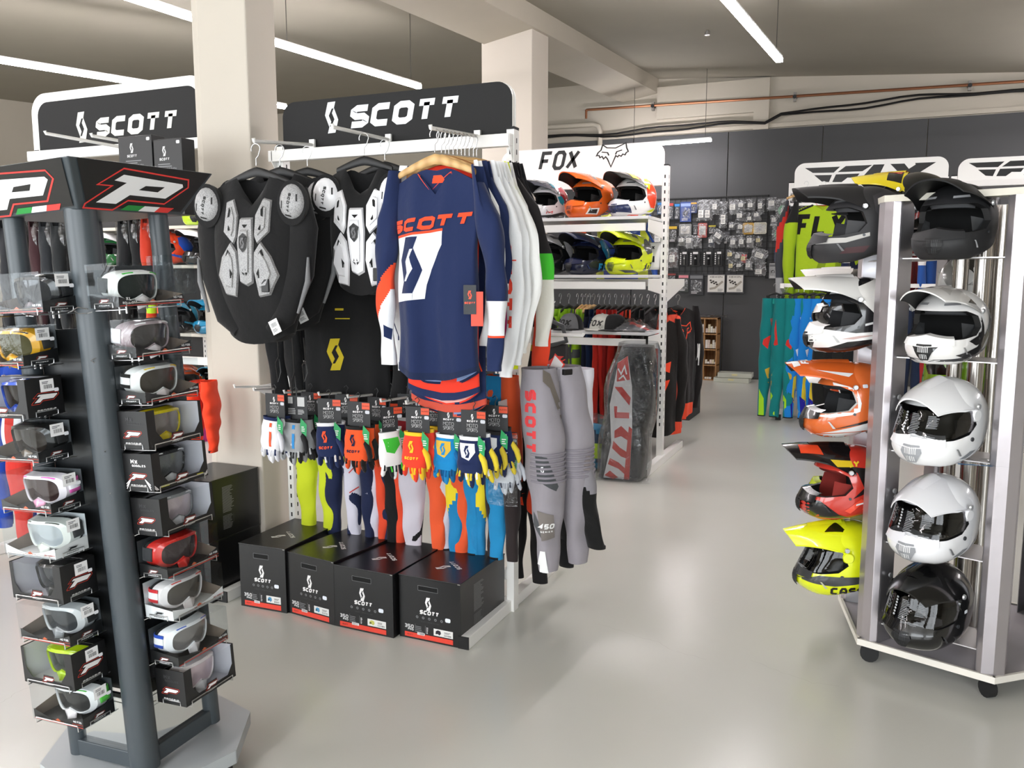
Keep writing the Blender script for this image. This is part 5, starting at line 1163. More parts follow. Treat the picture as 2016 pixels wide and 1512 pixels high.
for k,(px,py,l) in enumerate(((545,650,.24),(575,655,.36),(598,665,.2))):
    q=at(px,py,3.1); b=MB(); b.tube([(0,0,0),(.006,0,-l*.5),(-.012,0,-l*.62),(-.004,0,-l),(.014,0,-l*.8),(.008,0,-l*.55)],.003,BLK,5); o=b.obj('draw_cord',smooth=60); o.location=q; tag(o,('short looped black cord dangling under the front body protector','long black cord dangling beside the white slotted post','black cord hanging in front of the red parts case')[k],'cord',group='cords dangling under the protectors')
# black jersey with the yellow emblem behind the white protector, and neighbours
q=V((-2.28,3.30,2.08)); jersey(q,R(12),'171718','black jersey with a yellow emblem below the white protector','dark garments behind the protectors',w=.25,ln=.98,sh=-.20,depth=.03,sl=.78,seed=31,marks=[(xf(EMB,.075,-.045,-.86),'c9b32a'),([RECT(-.04,-.695,.03,-.70+.01),RECT(-.04,-.655,.0,-.645)],'c9b32a')],cuff='e8502e')
q=V((-2.50,3.36,1.98)); jersey(q,R(30),'151517','black long sleeved jersey with red cuffs beside the slotted post','dark garments behind the protectors',w=.16,ln=.55,sh=-.2,depth=.03,sl=.78,seed=33,cuff='e8502e')
q=V((-2.05,3.44,2.0)); jersey(q,R(8),'1a1a1c','plain black jersey deepest behind the white protector','dark garments behind the protectors',w=.24,ln=.95,sh=-.2,depth=.03,sl=.7,seed=35)
# rolled bright garments peeking out beneath the black jerseys
for i,(px,py,c,c2,lab) in enumerate(((672,735,'d043a0','b9b7b2','magenta and grey garment edge under the black jerseys'),(710,738,'e8552e','2fae86','orange and green garment edge under the black jerseys'),(752,745,'e4512c','3a93b8','orange and blue garment edge left of the navy jersey'))):
    q=at(px,py,3.42); t=thing('folded_jersey',lab,'jersey',q,0,'bright garment ends below the black jerseys')
    b=MB(); b.grid(lambda u,v:V(((u-.5)*.15,.02*sin(u*9)+.01,(.09-.19*v)*(1-.3*(2*u-1)**2))),12,8,fab(c),mf=lambda u,v:fab(c2) if v>.55+.2*sin(u*5+i) else fab(c)); b.obj('cloth',t,smooth=70,solid=.02)
# ---------------------------------------------------------------- pants in the lower bay
GPn='riding pants hung in the lower bay'
lowr=[(622,'26282a','c8d628','lime green and grey pants at the left end of the lower bay',dict(w=.15,low2='c8d628',marks=[(xf(word('SCOTT',.03,.032,.009,0,.15),1,-.05,-.30,rot=-PI/2),'1d1d1d'),([[(.01,-.20),(.07,-.22),(.07,-.48),(.03,-.50),(.0,-.40)]],'a5a6a8')])),
 (672,'1b2444','1b2444','plain navy pants right of the lime pair',dict(w=.13)),
 (712,'c9c8d6','d2d0de','pale lilac pants with thin red lines',dict(w=.12,marks=[(stroke([(-.06,-.52),(.0,-.46),(.06,-.42)],.006)+stroke([(-.06,-.62),(.06,-.54)],.006),'c84a48')])),
 (742,'1b2444','1b2444','second navy pants beside the lilac pair',dict(w=.11)),
 (768,'d8452c','e24c2e','orange red pants narrow between navy and black',dict(w=.09)),
 (792,'131315','131315','black pants left of the light grey pair',dict(w=.13)),
 (838,'c6c0ca','cbc5cf','light grey pants with a yellow zipped cuff',dict(w=.165,marks=[([RECT(.05,-.86,.066,-.64)],'d8c22a'),(stroke([(.058,-.64),(.058,-.88)],.007),'26262a')])),
 (884,'26201f','e2582f','black and orange pants behind the blue glove',dict(w=.13,marks=[(stroke([(-.04,-.42),(.05,-.30)],.009)+stroke([(.0,-.46),(.06,-.38)],.009),'e8552c')])),
 (918,'e8cf2a','e9d12c','yellow pants with blue inner leg',dict(w=.12,low2='1f7fb4',marks=[([[(.0,-.2),(.06,-.25),(.06,-.9),(.02,-.9)]],'1f7fb4')])),
 (955,'1f7fb4','1f82b6','blue pants with yellow knee flash',dict(w=.13,marks=[([[(.0,-.15),(.06,-.2),(.05,-.48),(.0,-.40)]],'e3c92e')])),
 (990,'e0582e','2a2222','orange and black pants against the right post',dict(w=.10))]
for i,(px,c,lo,lab,kw) in enumerate(lowr):
    q=at(px,800,3.44); q.z=1.20; pants(q,R(rnd.uniform(-8,8)),c,lab,GPn,lower=lo,seed=40+i,d=.05,ln=.86,z0=-.06,bend=.0,**dict(kw,w=kw['w']*1.45))
b=MB(); b.tube([(-2.78,3.50,1.16),(-1.55,3.50,1.16)],.011,STEEL,10); tag(b.obj('hanging_rail'),'steel rail carrying the riding pants in the lower bay','rail')
for i,(px,lab) in enumerate(((640,'left'),(800,'middle'),(930,'right'))): pass
# ---------------------------------------------------------------- pants hung outside the right post
GO='riding pants hung outside the right post'
def op(px,py,Y): return at(px,py,Y)
q=op(1085,722,3.36); greyp=pants(q,R(60),'99949b','grey riding pants with red vertical SCOTT lettering outside the right post',GO,mN=(-.62,-.785,0),only=-1,w=.27,ln=.90,d=.085,z0=.0,lower='96919a',kneec='8e8992',hi=True,seed=71,waist='8f8b92',bend=.02,lean=.08,split=2,
  marks=[(xf(word('SCOTT',.046,.048,.0145,0,.16),1,-.030,-.22,rot=-PI/2),'e8484c'),([[(-.01,-.36),(.04,-.37),(.09,-.50),(.08,-.52),(.0,-.47)]],'4a4d50'),(xf(EMB,.016,.020,-.425),'e9e9ec'),([[(-.06,-.52),(-.03,-.58),(.03,-.72),(.02,-.74),(-.06,-.60)]],'55575a'),
         ([[(.0,-.61),(.07,-.63),(.075,-.74),(.02,-.75)]],'7d7672'),(word('450',.024,.020,.006,.2,.15,x0=.040,y0=-.68)+word('SERIES',.008,.007,.002,0,.4,x0=.040,y0=-.705),'f0f0f0'),
         ([[(.02,.0),(.05,-.02),(.12,-.22),(.11,-.25),(.05,-.08),(.02,-.05)]],'6f675f'),([[(.0,-.90),(.015,-.80),(.035,-.80),(.05,-.90)]],'eeeeee'),([[(-.14,-.75),(-.125,-.75),(-.11,-.98),(-.13,-.98)]],'f0f0f0')])
q=op(1118,722,3.58); pants(q,R(-25),'e6e4ee','white and black riding pants behind the grey SCOTT pair',GO,w=.26,ln=.80,d=.06,z0=.0,lower='8d8a90',low2='141414',kneec='857c7c',hi=False,seed=72,waist='e2e0ea',split=.30,bend=.06,lean=.10)
q=op(1040,780,3.72); pants(q,R(-10),'1a1819','black pants with big orange emblem panel next to the right post',GO,w=.22,ln=.92,d=.05,z0=.0,lower='1a1819',seed=73,bend=.0,marks=[([[(-.10,-.26),(.0,-.24),(.10,-.45),(.07,-.58),(-.10,-.50)]],'f04c26'),(xf(EMB,.085,-.005,-.41),'1a1614'),([RECT(-.02,-.10,-.01,-.20)],'77777a')])
q=op(1085,760,3.86); pants(q,R(-15),'151516','plain black pants deepest outside the right post',GO,w=.24,ln=.90,d=.06,z0=.0,seed=74,bend=.0,lean=.03)
b=MB(); q=op(1078,735,3.33); b.bc((0,0,0),(.045,.02,.025),BLK); o=b.obj('waist_buckle',greyp,bev=.003); o.location=(.04,-.06,-.02)
t=thing('price_tag','white and red price tag above the white riding pants','tag',op(1096,716,3.40),R(-25)); b=MB(); b.add([(-.05,0,-.02),(.02,0,-.035),(.05,0,.0),(-.01,.0,.045)],[(0,1,2,3)],mat('e8443a',.5)); b.add([(-.042,-.001,-.017),(.017,-.001,-.030),(.042,-.001,.0),(-.01,-.001,.036)],[(0,1,2,3)],PAP); b.obj('card',t)
# ================================================================ gloves on header cards
CARD=mat('2a2b2d',.6); GRN=mat('1f9a58',.5)
def glove(par,c,fc,cuff,palm,logo,patch,nm='glove',flip=1,x0=0,z0=0,y0=0,rz=0,stripe=None):
    fm,cm_,pm_=fab(c),fab(fc),fab(palm); b=MB()
    N=14
    def hand(u,v):
        a=2*PI*u; wv=.036+.012*sin(min(1,v*1.15)*PI*.5)+(.004 if v<.1 else 0)-.004*max(0,v-.85)*6; d=.017+.004*sin(v*PI)
        return V((wv*cos(a)*abs(cos(a))**-.25 if abs(cos(a))>1e-4 else 0,d*sin(a)+.002*sin(v*14),-.125*v))
    b.grid(hand,N,10,fm,wrap=True,mf=lambda u,v:(fab(cuff) if v<.10 else (pm_ if u<.5 and u>.0 else fm))); b.add([hand(i/N,1) for i in range(N)],[tuple(range(N))],fm)
    bv=b.bvh(); fr=(V((0,0,0)),X_,Z_,-Y_)
    if patch: b.stamp([[(-.030,-.022),(.026,-.022),(.030,-.050),(.006,-.080),(-.022,-.070)]],fr,fab(patch),.0012,bvh=bv,step=.02)
    if logo: b.stamp(xf(EMB,.021,0,-.050),fr,fab(logo),.0018,bvh=bv,step=.02); b.stamp(word('SCOTT',.010,.010,.003,.2,.12,y0=-.090),fr,fab(logo),.0018,bvh=bv,step=.03)
    if stripe: b.stamp([RECT(.008,-.11,.018,-.02)],fr,fab(stripe),.0015,bvh=bv,step=.03)
    g=b.obj(nm,par,smooth=60); g.location=(x0,y0,z0); g.rotation_euler=(0,rz,0)
    for k,(fx,L) in enumerate(((-.030,.056),(-.010,.070),(.010,.074),(.029,.064))):
        b=MB(); r=.0098; sw=.010*math.sin(k*2.1+x0*40); ps=[(fx,0,-.105),(fx*1.08+sw*.3,-.003,-.105-L*.45),(fx*1.18+sw,.003,-.105-L*.85),(fx*1.2+sw*1.1,.006,-.105-L)]
        b.tube(ps,[r,r*1.0,r*.88,r*.35],cm_ if k%2 else fm,8,flat=1.1); 
        b.tube([(fx*1.05,-.010,-.118),(fx*1.14+sw*.5,-.012,-.105-L*.6)],.0038,fab(palm) if k%2 else cm_,5)
        b.obj('finger',g,smooth=60)
    b=MB(); s=flip; b.tube([(s*.036,.0,-.055),(s*.056,-.006,-.082),(s*.064,-.010,-.108),(s*.062,-.010,-.124)],[.010,.0105,.009,.004],cm_,8); b.obj('thumb',g,smooth=60)
    return g
def glovepack(px,py,Y,pal,label,rz=0,sc=1.22,two=True,plastic=False,back=False,wd=.094):
    """px,py: top centre of the header card in the picture"""
    c,fc,cuff,palm,logo,patch=pal[:6]; q=at(px,py,Y); t=thing('glove_pack',label,'gloves',group='glove packs on the white arms',mtx=Matrix.Translation(q)@Matrix.Rotation(R(rz),4,'Z')@Matrix.Scale(sc,4))
    b=MB(); h=.090; b.box((-wd/2,-.001,-h),(wd/2,.001,0),CARD); fr=(V((0,-.001,0)),X_,Z_,-Y_); fb=(V((0,-.0012,0)),X_,Z_,-Y_)
    if not back:
        b.stamp(xf(EMB,.0095,-.004,-.022),fr,PAP,.0006); b.stamp(word('SCOTT',.0065,.0075,.002,.2,.14,x0=-.004,y0=-.037),fr,PAP,.0006); b.stamp(word('MOTO',.012,.0095,.0010,0,.12,x0=-.004,y0=-.052)+word('SPORTS',.012,.0062,.0010,0,.14,x0=-.004,y0=-.067),fr,LGR,.0006)
        b.stamp([RECT(.014,-.026,.046,-.003)],fr,mat('d9502f',.5),.0009); b.stamp(word('GLOVES',.004,.0038,.0008,0,.2,x0=.030,y0=-.014),fr,mat('5a1c12',.5),.0012)
        b.stamp([[(x+.036,z-.036) for x,z in rrect(.018,.012,.004,3)]],fr,mat('c9cbd2',.5),.0009)
    else: b.stamp([RECT(-.035,-.03,-.015,-.005),RECT(.005,-.04,.035,-.005)]+lines(-.035,-.07,.0,-.045,4)+lines(.006,-.07,.035,-.05,4),fr,LGR,.0006)
    b.obj('header_card',t)
    b=MB(); b.tube([(0,0,-.005),(0,0,.012),(.008,0,.024),(.0,0,.034),(-.010,0,.026)],.0018,BLK,5); b.obj('hook',t,smooth=60)
    if not back or 1:
        b=MB(); b.add([(.030,-.022,-.080),(.055,-.022,-.104),(.052,-.022,-.150),(.024,-.022,-.128)],[(0,1,2,3)],GRN); b.stamp(lines(.032,-.130,.048,-.108,3),(V((0,-.022,0)),X_,Z_,-Y_),PAP,.0006); b.obj('size_tag',t)
    glove(t,c,fc,cuff,palm,logo,patch,x0=-.008,z0=-h+.004,y0=-.012,rz=R(rnd.uniform(-6,6)),stripe=pal[6] if len(pal)>6 else None)
    if two: glove(t,c,fc,cuff,palm,logo,patch,x0=.012,z0=-h+.010,y0=.022,rz=R(rnd.uniform(-4,10)),flip=1)
    if plastic: b=MB(); b.grid(lambda u,v:V(((u-.5)*.13,-.045-.012*sin(PI*u),-.30*v+.0)),8,8,FILM); b.obj('plastic_bag',t,smooth=60)
    return t
NV_='1b2850'
packs=[(541,775,3.06,('f0f0f4','dedee6',NV_,NV_,None,None,'ee5a34'),'white gloves with orange stripe and navy edges, first arm from the left',-4,dict()),
 (583,779,3.10,('a9abae','2a2a2c','1d1d1f','d9dadc',None,None,'3a93d8'),'grey and black gloves with a bright blue stripe and card turned back',6,dict(back=True)),
 (648,785,3.07,(NV_,'22305a','e9eaee','f4f2ee','ee5a34',None),'navy gloves with orange emblem and white thumb',8,dict()),
 (706,791,3.07,('f2592a','1c1a1b','1a1a1a','1c1a1b','1b2040',None),'orange and black gloves in front of the orange pair',2,dict()),
 (767,801,3.12,('f2f3f3','1c2024','efefef','3fc53a',None,'44c23c'),'white green and black gloves turned nearly edge on',50,dict(wd=.06)),
 (822,801,3.06,('e8402a','f0c02a','f2c52e','e8402a','f2c52e',None),'red gloves with yellow emblem and yellow fingers',0,dict()),
 (885,805,3.10,('1886c4','0f5f96','e8ecf0','134a74','1f86c4','d8b040'),'bright blue gloves with a gold emblem patch',0,dict()),
 (932,808,3.05,(NV_,'e6cf3a','eef0f4','f2f2f2',NV_,'eef0f4'),'navy white and yellow gloves on the frontmost right arm',-2,dict()),
 (975,798,3.20,(NV_,'d8c23a','232323','1b2850','eef0f4','eef0f4'),'navy gloves with yellow fingers beside the right post',4,dict()),
 (997,850,3.28,('e9eaf0','c9ccd4','e9eaf0','2a3148',None,None),'white gloves in a clear bag against the right post',4,dict(plastic=True,sc=1.05))]
for px,py,Y,pal,lab,rz,kw in packs: glovepack(px,py,Y,pal,lab,rz,**kw)
bk_=[(515,765,3.25,('b81f45','222','','','','')),(0,0,0,())]
beh=[(560,766,3.28,('2a2a2c','1d1d1f','2a2a2c','1d1d1f',None,None),'black gloves hung deep behind the white and orange pair'),(612,772,3.22,('3a3b3e','1c1c1e','2a2a2c','1c1c1e',None,None),'charcoal gloves hung behind the grey pair with blue stripe'),
 (682,776,3.24,('24262e','cdd04a','222','1c1c1e',None,None),'dark gloves with lime fingers behind the orange emblem pair'),(742,782,3.22,('ee5a2c','1c1a1b','1a1a1a','1c1a1b',None,None),'orange gloves second on the arm of the orange pair'),
 (770,772,3.34,('8d1f2c','1f1f22','222','1c1c1e',None,None),'dark red gloves deep behind the green and white pair'),(805,776,3.32,('b5323a','e9e9ec','e9e9ec','1c1c1e',None,None),'red and white gloves deep between green and yellow pairs'),
 (856,790,3.22,('d8442c','e8b62c','f2c52e','1c1c1e',None,None),'red and yellow gloves right behind the yellow emblem pair'),(940,784,3.32,('22305a','1c1c1e','e8e8ec','1c1c1e',None,None),'dark blue gloves hidden behind the navy and yellow pair'),
 (652,768,3.36,('303236','1c1c1e','222','1c1c1e',None,None),'black gloves last on the third arm against the rail'),(890,788,3.30,('20639a','14334f','e8e8ec','1c1c1e',None,None),'blue gloves second on the arm of the gold patch pair')]
for px,py,Y,pal,lab in beh:
    pal=tuple('222222' if p=='222' else p for p in pal); glovepack(px,py,Y,pal,lab,rnd.uniform(-12,12),two=False)
# ================================================================ goods on the three-shelf rack
GH='helmets on the three-shelf rack'
def fh(px,row,yaw,cfg,lab,sc=1.2,Y=6.74):
    q=at(px,420,Y); q.z=SHF[row][1]+.002; helmet(hm(q,R(yaw),0),cfg,lab,GH,sc)
fxt=lambda col:[('FOX',-.035,.050,.052,.042,col,.1)]
fh(1012,0,-112,dict(c='1a1a1c',pk='141416',chin='222222',gr=[(BACKW,'8d8f92')]),'black helmet mostly hidden behind the top of the centre rack post')
fh(1082,0,-118,dict(c='e8e8ec',pk='4a4d57',chin='f0f0f2',lin='141414',pg=[([[(.02,-.08),(.12,-.07),(.10,.0),(.03,.0)]],'b5283c'),([[(.0,.02),(.06,.02),(.05,.09),(.0,.09)]],'3aa0b5')],gr=[(BACKW,'b02a3c'),([[(-.02,.10),(.01,.12),(.03,.16),(-.01,.17),(-.04,.13)]],'3aa4bb'),(LOW,'1b1b1d')],tx=[('M',.10,.045,.022,.05,'d23a3c',.3)]),'white helmet with teal and dark red graphics, left on the top shelf',1.12)
fh(1165,0,-118,dict(c='ef6a24',pk='ee6520',chin='ef6a24',lin='120f0e',vent='d85a1c',gr=[([[(-.14,.06),(-.02,.02),(.02,.02),(-.10,.10)]],'3a1e12'),([[(-.14,.12),(-.05,.08),(-.01,.09),(-.12,.15)]],'3a1e12'),([[(.06,.02),(.14,.02),(.13,.055),(.05,.06)]],'f2eee8'),([[(.07,.026),(.13,.026),(.12,.048),(.065,.052)]],'16120f')],pg=[([[(-.02,-.09),(.07,-.08),(.05,-.02),(-.02,-.02)],[(.0,.03),(.07,.03),(.06,.08),(.0,.08)]],'2a1a12')]),'bright orange helmet in the middle of the top shelf',1.27)
fh(1250,0,-118,dict(c='f1f0ee',pk='191a1c',chin='e9ebf0',lin='101010',vent='27335c',slot='55575a',gr=[([[(-.16,.05),(-.02,.06),(.02,.12),(.02,.20),(-.06,.25),(-.16,.20)]],'f04a26'),([[(-.14,.03),(.02,.03),(-.04,.05),(-.14,.07)]],'e4ef22'),([[(.0,.17),(.03,.21),(.0,.245),(-.05,.25),(-.03,.22)]],'dbe92a'),([[(-.14,.0),(.18,.0),(.18,.008),(-.14,.016)]],'ef4a2a'),([[(.13,.02),(.21,.03),(.20,.08),(.16,.075)]],'27335c')],front=[([[(-.09,.03),(-.03,.03),(-.02,.08),(-.08,.08)]],'27335c')],pg=[([[(-.03,-.08),(.06,-.07),(.05,-.01),(-.03,-.01)],[(-.03,.02),(.06,.03),(.05,.08),(-.03,.08)]],'ef5a26'),([[(.06,-.09),(.12,-.09),(.12,.09),(.06,.09)]],'dfe92a')]),'white helmet with orange and yellow graphics, right end of the top shelf',1.22)
FXG=lambda a,b2,tx_:dict(gr=[(BACKW,b2),([[(-.14,.0),(.06,.0),(.0,.022),(-.14,.03)]],a)],tx=fxt(tx_))
fh(1092,1,-118,dict(c='191a1b',pk='c9c9cb',chin='1b1b1c',lin='0e0e0e',slot='8a8a8a',pg=[([[(.0,-.07),(.10,-.05),(.08,.0),(.0,-.02)],[(.0,.02),(.10,.05),(.08,.08),(.0,.07)]],'26272a')],**FXG('c9c9cb','b9babd','d4d4d6')),'black and silver helmet with FOX on its cheek, left on the middle shelf',1.2)
fh(1162,1,-118,dict(c='171d38',pk='1a2342',chin='1a2142',lin='0c0e16',slot='2a3a6a',pg=[([[(-.02,-.09),(.08,-.08),(.06,.08),(-.02,.09)]],'2a86b0')],**FXG('2a9be0','2b86b4','2f9fdc')),'dark blue helmet with bright blue FOX lettering on the middle shelf',1.2)
fh(1245,1,-118,dict(c='dff01c',pk='d9ea22',chin='dff01c',lin='121212',vent='6c7a1c',slot='6a6a5a',pg=[([[(-.02,-.09),(.08,-.08),(.05,-.03),(-.02,-.02)],[(-.02,.02),(.05,.03),(.08,.08),(-.02,.09)]],'4a4d4a')],gr=[([[(-.15,.16),(-.02,.13),(.02,.18),(-.02,.23),(-.10,.24)]],'4b4e4c'),([[(.18,.03),(.10,.028),(.04,.012),(.14,.012)]],'4b4e4c'),([[(-.13,.02),(.02,.012),(-.0,.07),(-.12,.09)]],'4b4e4c')],tx=fxt('e4f41c')),'fluorescent yellow helmet with grey FOX patches on the middle shelf',1.22)
# chest protectors hung at the back of the rack
def protector(px,py,Y,c1,c2,w,h,label):
    q=at(px,py,Y); t=thing('chest_protector',label,'body protector',q,0,'protectors hanging behind the helmets')
    b=MB(); P1,P2=gls(c1,.4),gls(c2,.4)
    b.grid(lambda u,v:V(((u-.5)*w*(1-.25*v*(1-abs(2*u-1))),-.10*math.cos((u-.5)*2.6)+.012*sin(v*14),-h*v)),20,14,P1,mf=lambda u,v:P2 if (u<.16 or u>.84) else P1); b.obj('chest_plate',t,smooth=40,solid=.012)
    for s in (-1,1):
        b=MB(); b.tube([(s*w*.33,-.08,-.01),(s*w*.36,-.02,.10),(s*w*.30,.03,.12)],[.03,.035,.03],P2,8,flat=.4); b.obj('shoulder_strap',t,smooth=50)
    b=MB(); 
    for k in range(4): b.bc((0,-.105,-.06-.06*k),(w*.42,.02,.014),mat('16204a' if c1!='e85c26' else '1b1b1b',.5))
    b.obj('vent_bars',t)
protector(1228,448,7.18,'1f4db8','c3cf2c',.46,.46,'blue and lime chest protector hanging behind the middle shelf helmets')
protector(1140,440,7.18,'e85c26','222222',.26,.30,'orange chest protector hanging behind the middle shelf helmets')
t=thing('knee_guard','white FOX knee guard with blue strap at the right end of the middle shelf','knee guard',at(1284,500,6.98)); b=MB()
b.grid(lambda u,v:V((.075*cos(PI*(u-.5)*1.1+PI/2)*-1*(1-.15*v),-.06*sin(PI*u)*(1+.3*sin(v*PI)),.09-.22*v)),12,8,gls('eeeeee')); b.stamp(word('FOX',.03,.024,.007,.1,.15,y0=.05),(V((0,-.075,0)),X_,Z_,-Y_),BLK,.002); b.stamp([RECT(-.04,-.07,.04,-.02)],(V((0,-.078,0)),X_,Z_,-Y_),BLK,.002); b.obj('guard_cup',t,smooth=50,solid=.006)
b=MB(); b.tube([(.0,.02,.10),(-.05,-.02,.20),(-.03,.02,.32)],[.02,.024,.02],gls('2158c8'),8,flat=.4); b.obj('strap',t,smooth=50); b=MB(); b.tube([(.02,.0,-.13),(.03,.0,-.20)],[.03,.02],gls('2158c8'),8); b.obj('strap',t,smooth=50)
# caps on the lowest shelf
def cap(px,crown,front,brim,label,mark=None,mk='101010',yaw=-20):
    q=at(px,640,6.70); q.z=SHF[2][1]+.003; t=thing('cap',label,'cap',q,R(yaw),'caps on the lowest shelf')
    b=MB(); n=28; f=fab(front); c=fab(crown)
    b.grid(lambda u,v:(lambda a:V((.105*cos(a)*cos(v*PI/2*.98)**.75,.115*sin(a)*cos(v*PI/2*.98)**.75,.135*sin(v*PI/2)+.0)))(2*PI*u),n,9,c,wrap=True,mf=lambda u,v:f if .53<u<.97 else c)
    bv=b.bvh()
    if mark: b.stamp(word(mark,.050,.042,.012,.2,.12,y0=.062,x0=-.005),(V((0,0,0)),X_,Z_,-Y_),mat(mk,.7),.002,bvh=bv,step=.02); b.stamp(xf(FOXF,.015,.055,.028),(V((0,0,0)),X_,Z_,-Y_),mat(mk,.7),.002,bvh=bv,step=.04)
    b.obj('crown',t,smooth=50)
    b=MB(); b.grid(lambda u,v:(lambda a:V((.100*cos(a)*(1+.05*v),.11*sin(a)-.075*v*abs(sin(a))**.6,.012-.016*v+.0*u-.014*v*cos(a)**2+.012*v)))(PI+PI*u),20,5,fab(brim)); b.obj('brim',t,smooth=60,solid=.004)
    b=MB(); b.tube([(0,0,.134),(0,0,.141)],.008,f,8); b.obj('button',t)
cap(1072,'161617','20907c','161617','black and teal cap half hidden by the hanging jerseys')
cap(1124,'1d1d1f','6d6e70','1a1a1b','black cap with grey front and FOX lettering','FOX')
cap(1186,'c9c9c1','c9c9c1','c9c9c1','pale grey cap with outlined FOX lettering','FOX','3c3c3a')
cap(1210,'161618','1a1a1b','161618','plain black cap behind the pale grey one')
t=thing('plastic_packet','crumpled clear packet with red and grey clothing on the lowest shelf','packet',at(1238,650,6.70)); t.location.z=SHF[2][1]
rr=random.Random(5)
b=MB(); b.grid(lambda u,v:V(((u-.5)*.34,(v-.5)*.24,.012+.10*max(0,sin(PI*u))*max(0,sin(PI*v))*(.5+.5*abs(noise.noise(V((u*4,v*4,0)))))*1.0)),20,14,mat('8f9194',.7),mf=lambda u,v:fab('c8352c') if u>.55 and .3<v<.7 else fab('56585c')); b.obj('folded_clothing',t,smooth=60)
b=MB(); b.grid(lambda u,v:V(((u-.5)*.44,(v-.5)*.27,.006+.14*max(0,sin(PI*u))*max(0,sin(PI*v))*(.5+.9*abs(noise.noise(V((u*5,v*5,3))))))),26,16,mat('e8eaec',.15,1,'film',0,1.2)); b.add([(.12,.02,.03),(.25,.03,.03),(.26,.02,.19)],[(0,1,2)],FILM); b.obj('plastic_film',t,smooth=60)
# clothes on the rear rail, edge on
GC='clothes on the rail behind the three-shelf rack'
RZ=at(1200,583,7.45).z
cl_=[(1086,'20201f','8fbf22','dark jersey with lime sleeves nearest the centre rack',.95,dict(sleeve=[(0,'7fae26')])),(1103,'93c41f','93c41f','plain lime jersey, first of the lime ones',.86,{}),(1120,'9acb22','55595a','lime and grey jersey, second of the lime ones',.86,dict(sleeve=[(0,'9acb22'),(.5,'55595a')])),
 (1137,'9ccc24','9ccc24','bright lime jersey left of the wooden hangers',.90,{}),(1146,'a3d028','55595a','lime jersey with grey band on the first wooden hanger',.88,dict(sleeve=[(0,'a3d028'),(.30,'56595a'),(.42,'a3d028')],wood=1)),(1154,'5c6060','5c6060','grey jersey on the second wooden hanger',.88,dict(wood=1)),
 (1161,'a3d028','a3d028','lime jersey with grey band on the third wooden hanger',.86,dict(sleeve=[(0,'a3d028'),(.33,'56595a'),(.45,'a3d028')],wood=1)),(1169,'98c624','98c624','lime jersey with grey stripe on the last wooden hanger',.86,dict(sleeve=[(0,'98c624'),(.36,'56595a'),(.46,'98c624')],wood=1)),
 (1179,'141a30','141a30','very dark navy jersey beside the wooden hangers',1.02,{}),(1190,'10131f','16294a','dark navy jersey with a blue flash',1.06,{}),(1200,'1a1413','c22c22','black jersey with long red sleeves',1.05,dict(sleeve=[(0,'cc2f24')],sa=(.05,-.12))),
 (1212,'d0302a','d0302a','red jersey, first of the reds',.95,{}),(1226,'c92f28','9a1f1c','red jersey with white collar',.95,dict(collar='e8e8e8')),(1238,'d8352c','c0281f','bright red jersey in the middle of the reds',.95,dict(collar='e8e8e8')),(1250,'c52d26','1b1716','red and black jersey, last of the reds',.95,{}),
 (1262,'1c1a1a','ea4e30','black jersey with orange shoulder stripe',1.0,dict(sleeve=[(0,'ea4e30'),(.15,'1c1a1a')])),(1276,'181818','181818','plain black jersey left of the end post',1.02,{}),(1290,'191717','e2472a','black and orange jersey touching the end post',1.02,dict(sleeve=[(0,'191717'),(.5,'e8512f')]))]
for i,(px,c,c2,lab,ln,kw) in enumerate(cl_):
    kw=dict(kw); wd=kw.pop('wood',0); kw.setdefault('sleeve',[(0,c2)]); q=at(px,583,7.45); q.z=RZ+.02; rz=R(78+rnd.uniform(-8,8))
    jersey(q,rz,c,lab,GC,w=.25,ln=ln,depth=.034,sr=.06,sl=ln*.9,seed=100+i,**kw); hanger(q,rz,WOOD if wd else HB,('wooden' if wd else 'black')+' hanger of the '+' '.join(lab.split()[:10]),'hangers on the rear rail',w=.20,thick=.007)
# jerseys on the end of the rear arm
q=at(1335,580,7.62); jersey(q,R(48),'1a1718','black jersey with orange logo hanging at the end of the rear arm',GC,w=.22,sr=.05,ln=.98,depth=.06,sh=-.10,sl=.82,seed=131,hi=False,hem='f04e2e',collar='f04e2e',inside='f04e2e',bands=[(0,.10,'f2502e')],
  marks=[(xf(FOXF,.085,.06,-.34),'f04e2e'),([[(-.24,-.12),(-.13,-.10),(-.10,-.30),(-.17,-.42),(-.10,-.50),(-.14,-.60),(-.26,-.50)]],'f04e2e'),([[(-.22,-.20),(-.16,-.20),(-.15,-.36),(-.20,-.40)]],'1a1718')],smarks=((1,[RECT(-.02,-.55,.02,-.35)],'e9e9e9'),))
hanger(q,R(48),HB,'black hanger of the black jersey at the end of the rear arm','hangers on the rear rail',w=.19)
q=at(1326,590,7.50); jersey(q,R(75),'f04e2e','orange jersey hanging just beside the black one at the rear arm end',GC,w=.22,ln=1.05,depth=.05,sh=-.12,sl=.86,seed=132,sleeve=[(0,'f04e2e')],marks=[([[(-.10,-.2),(.10,-.25),(.05,-.45),(-.10,-.40)]],'1a1718')])
q=at(1300,600,7.32); jersey(q,R(40),'1a1817','black and orange patterned jersey behind the slotted end post',GC,w=.20,ln=1.0,depth=.05,sh=-.12,sl=.8,seed=133,sleeve=[(0,'1a1817')],marks=[([[(-.10,-.3),(.02,-.35),(-.02,-.45),(-.12,-.40)],[(-.05,-.55),(.10,-.50),(.08,-.60)],[(-.12,-.7),(.08,-.66),(.02,-.8)]],'f04e2e')])
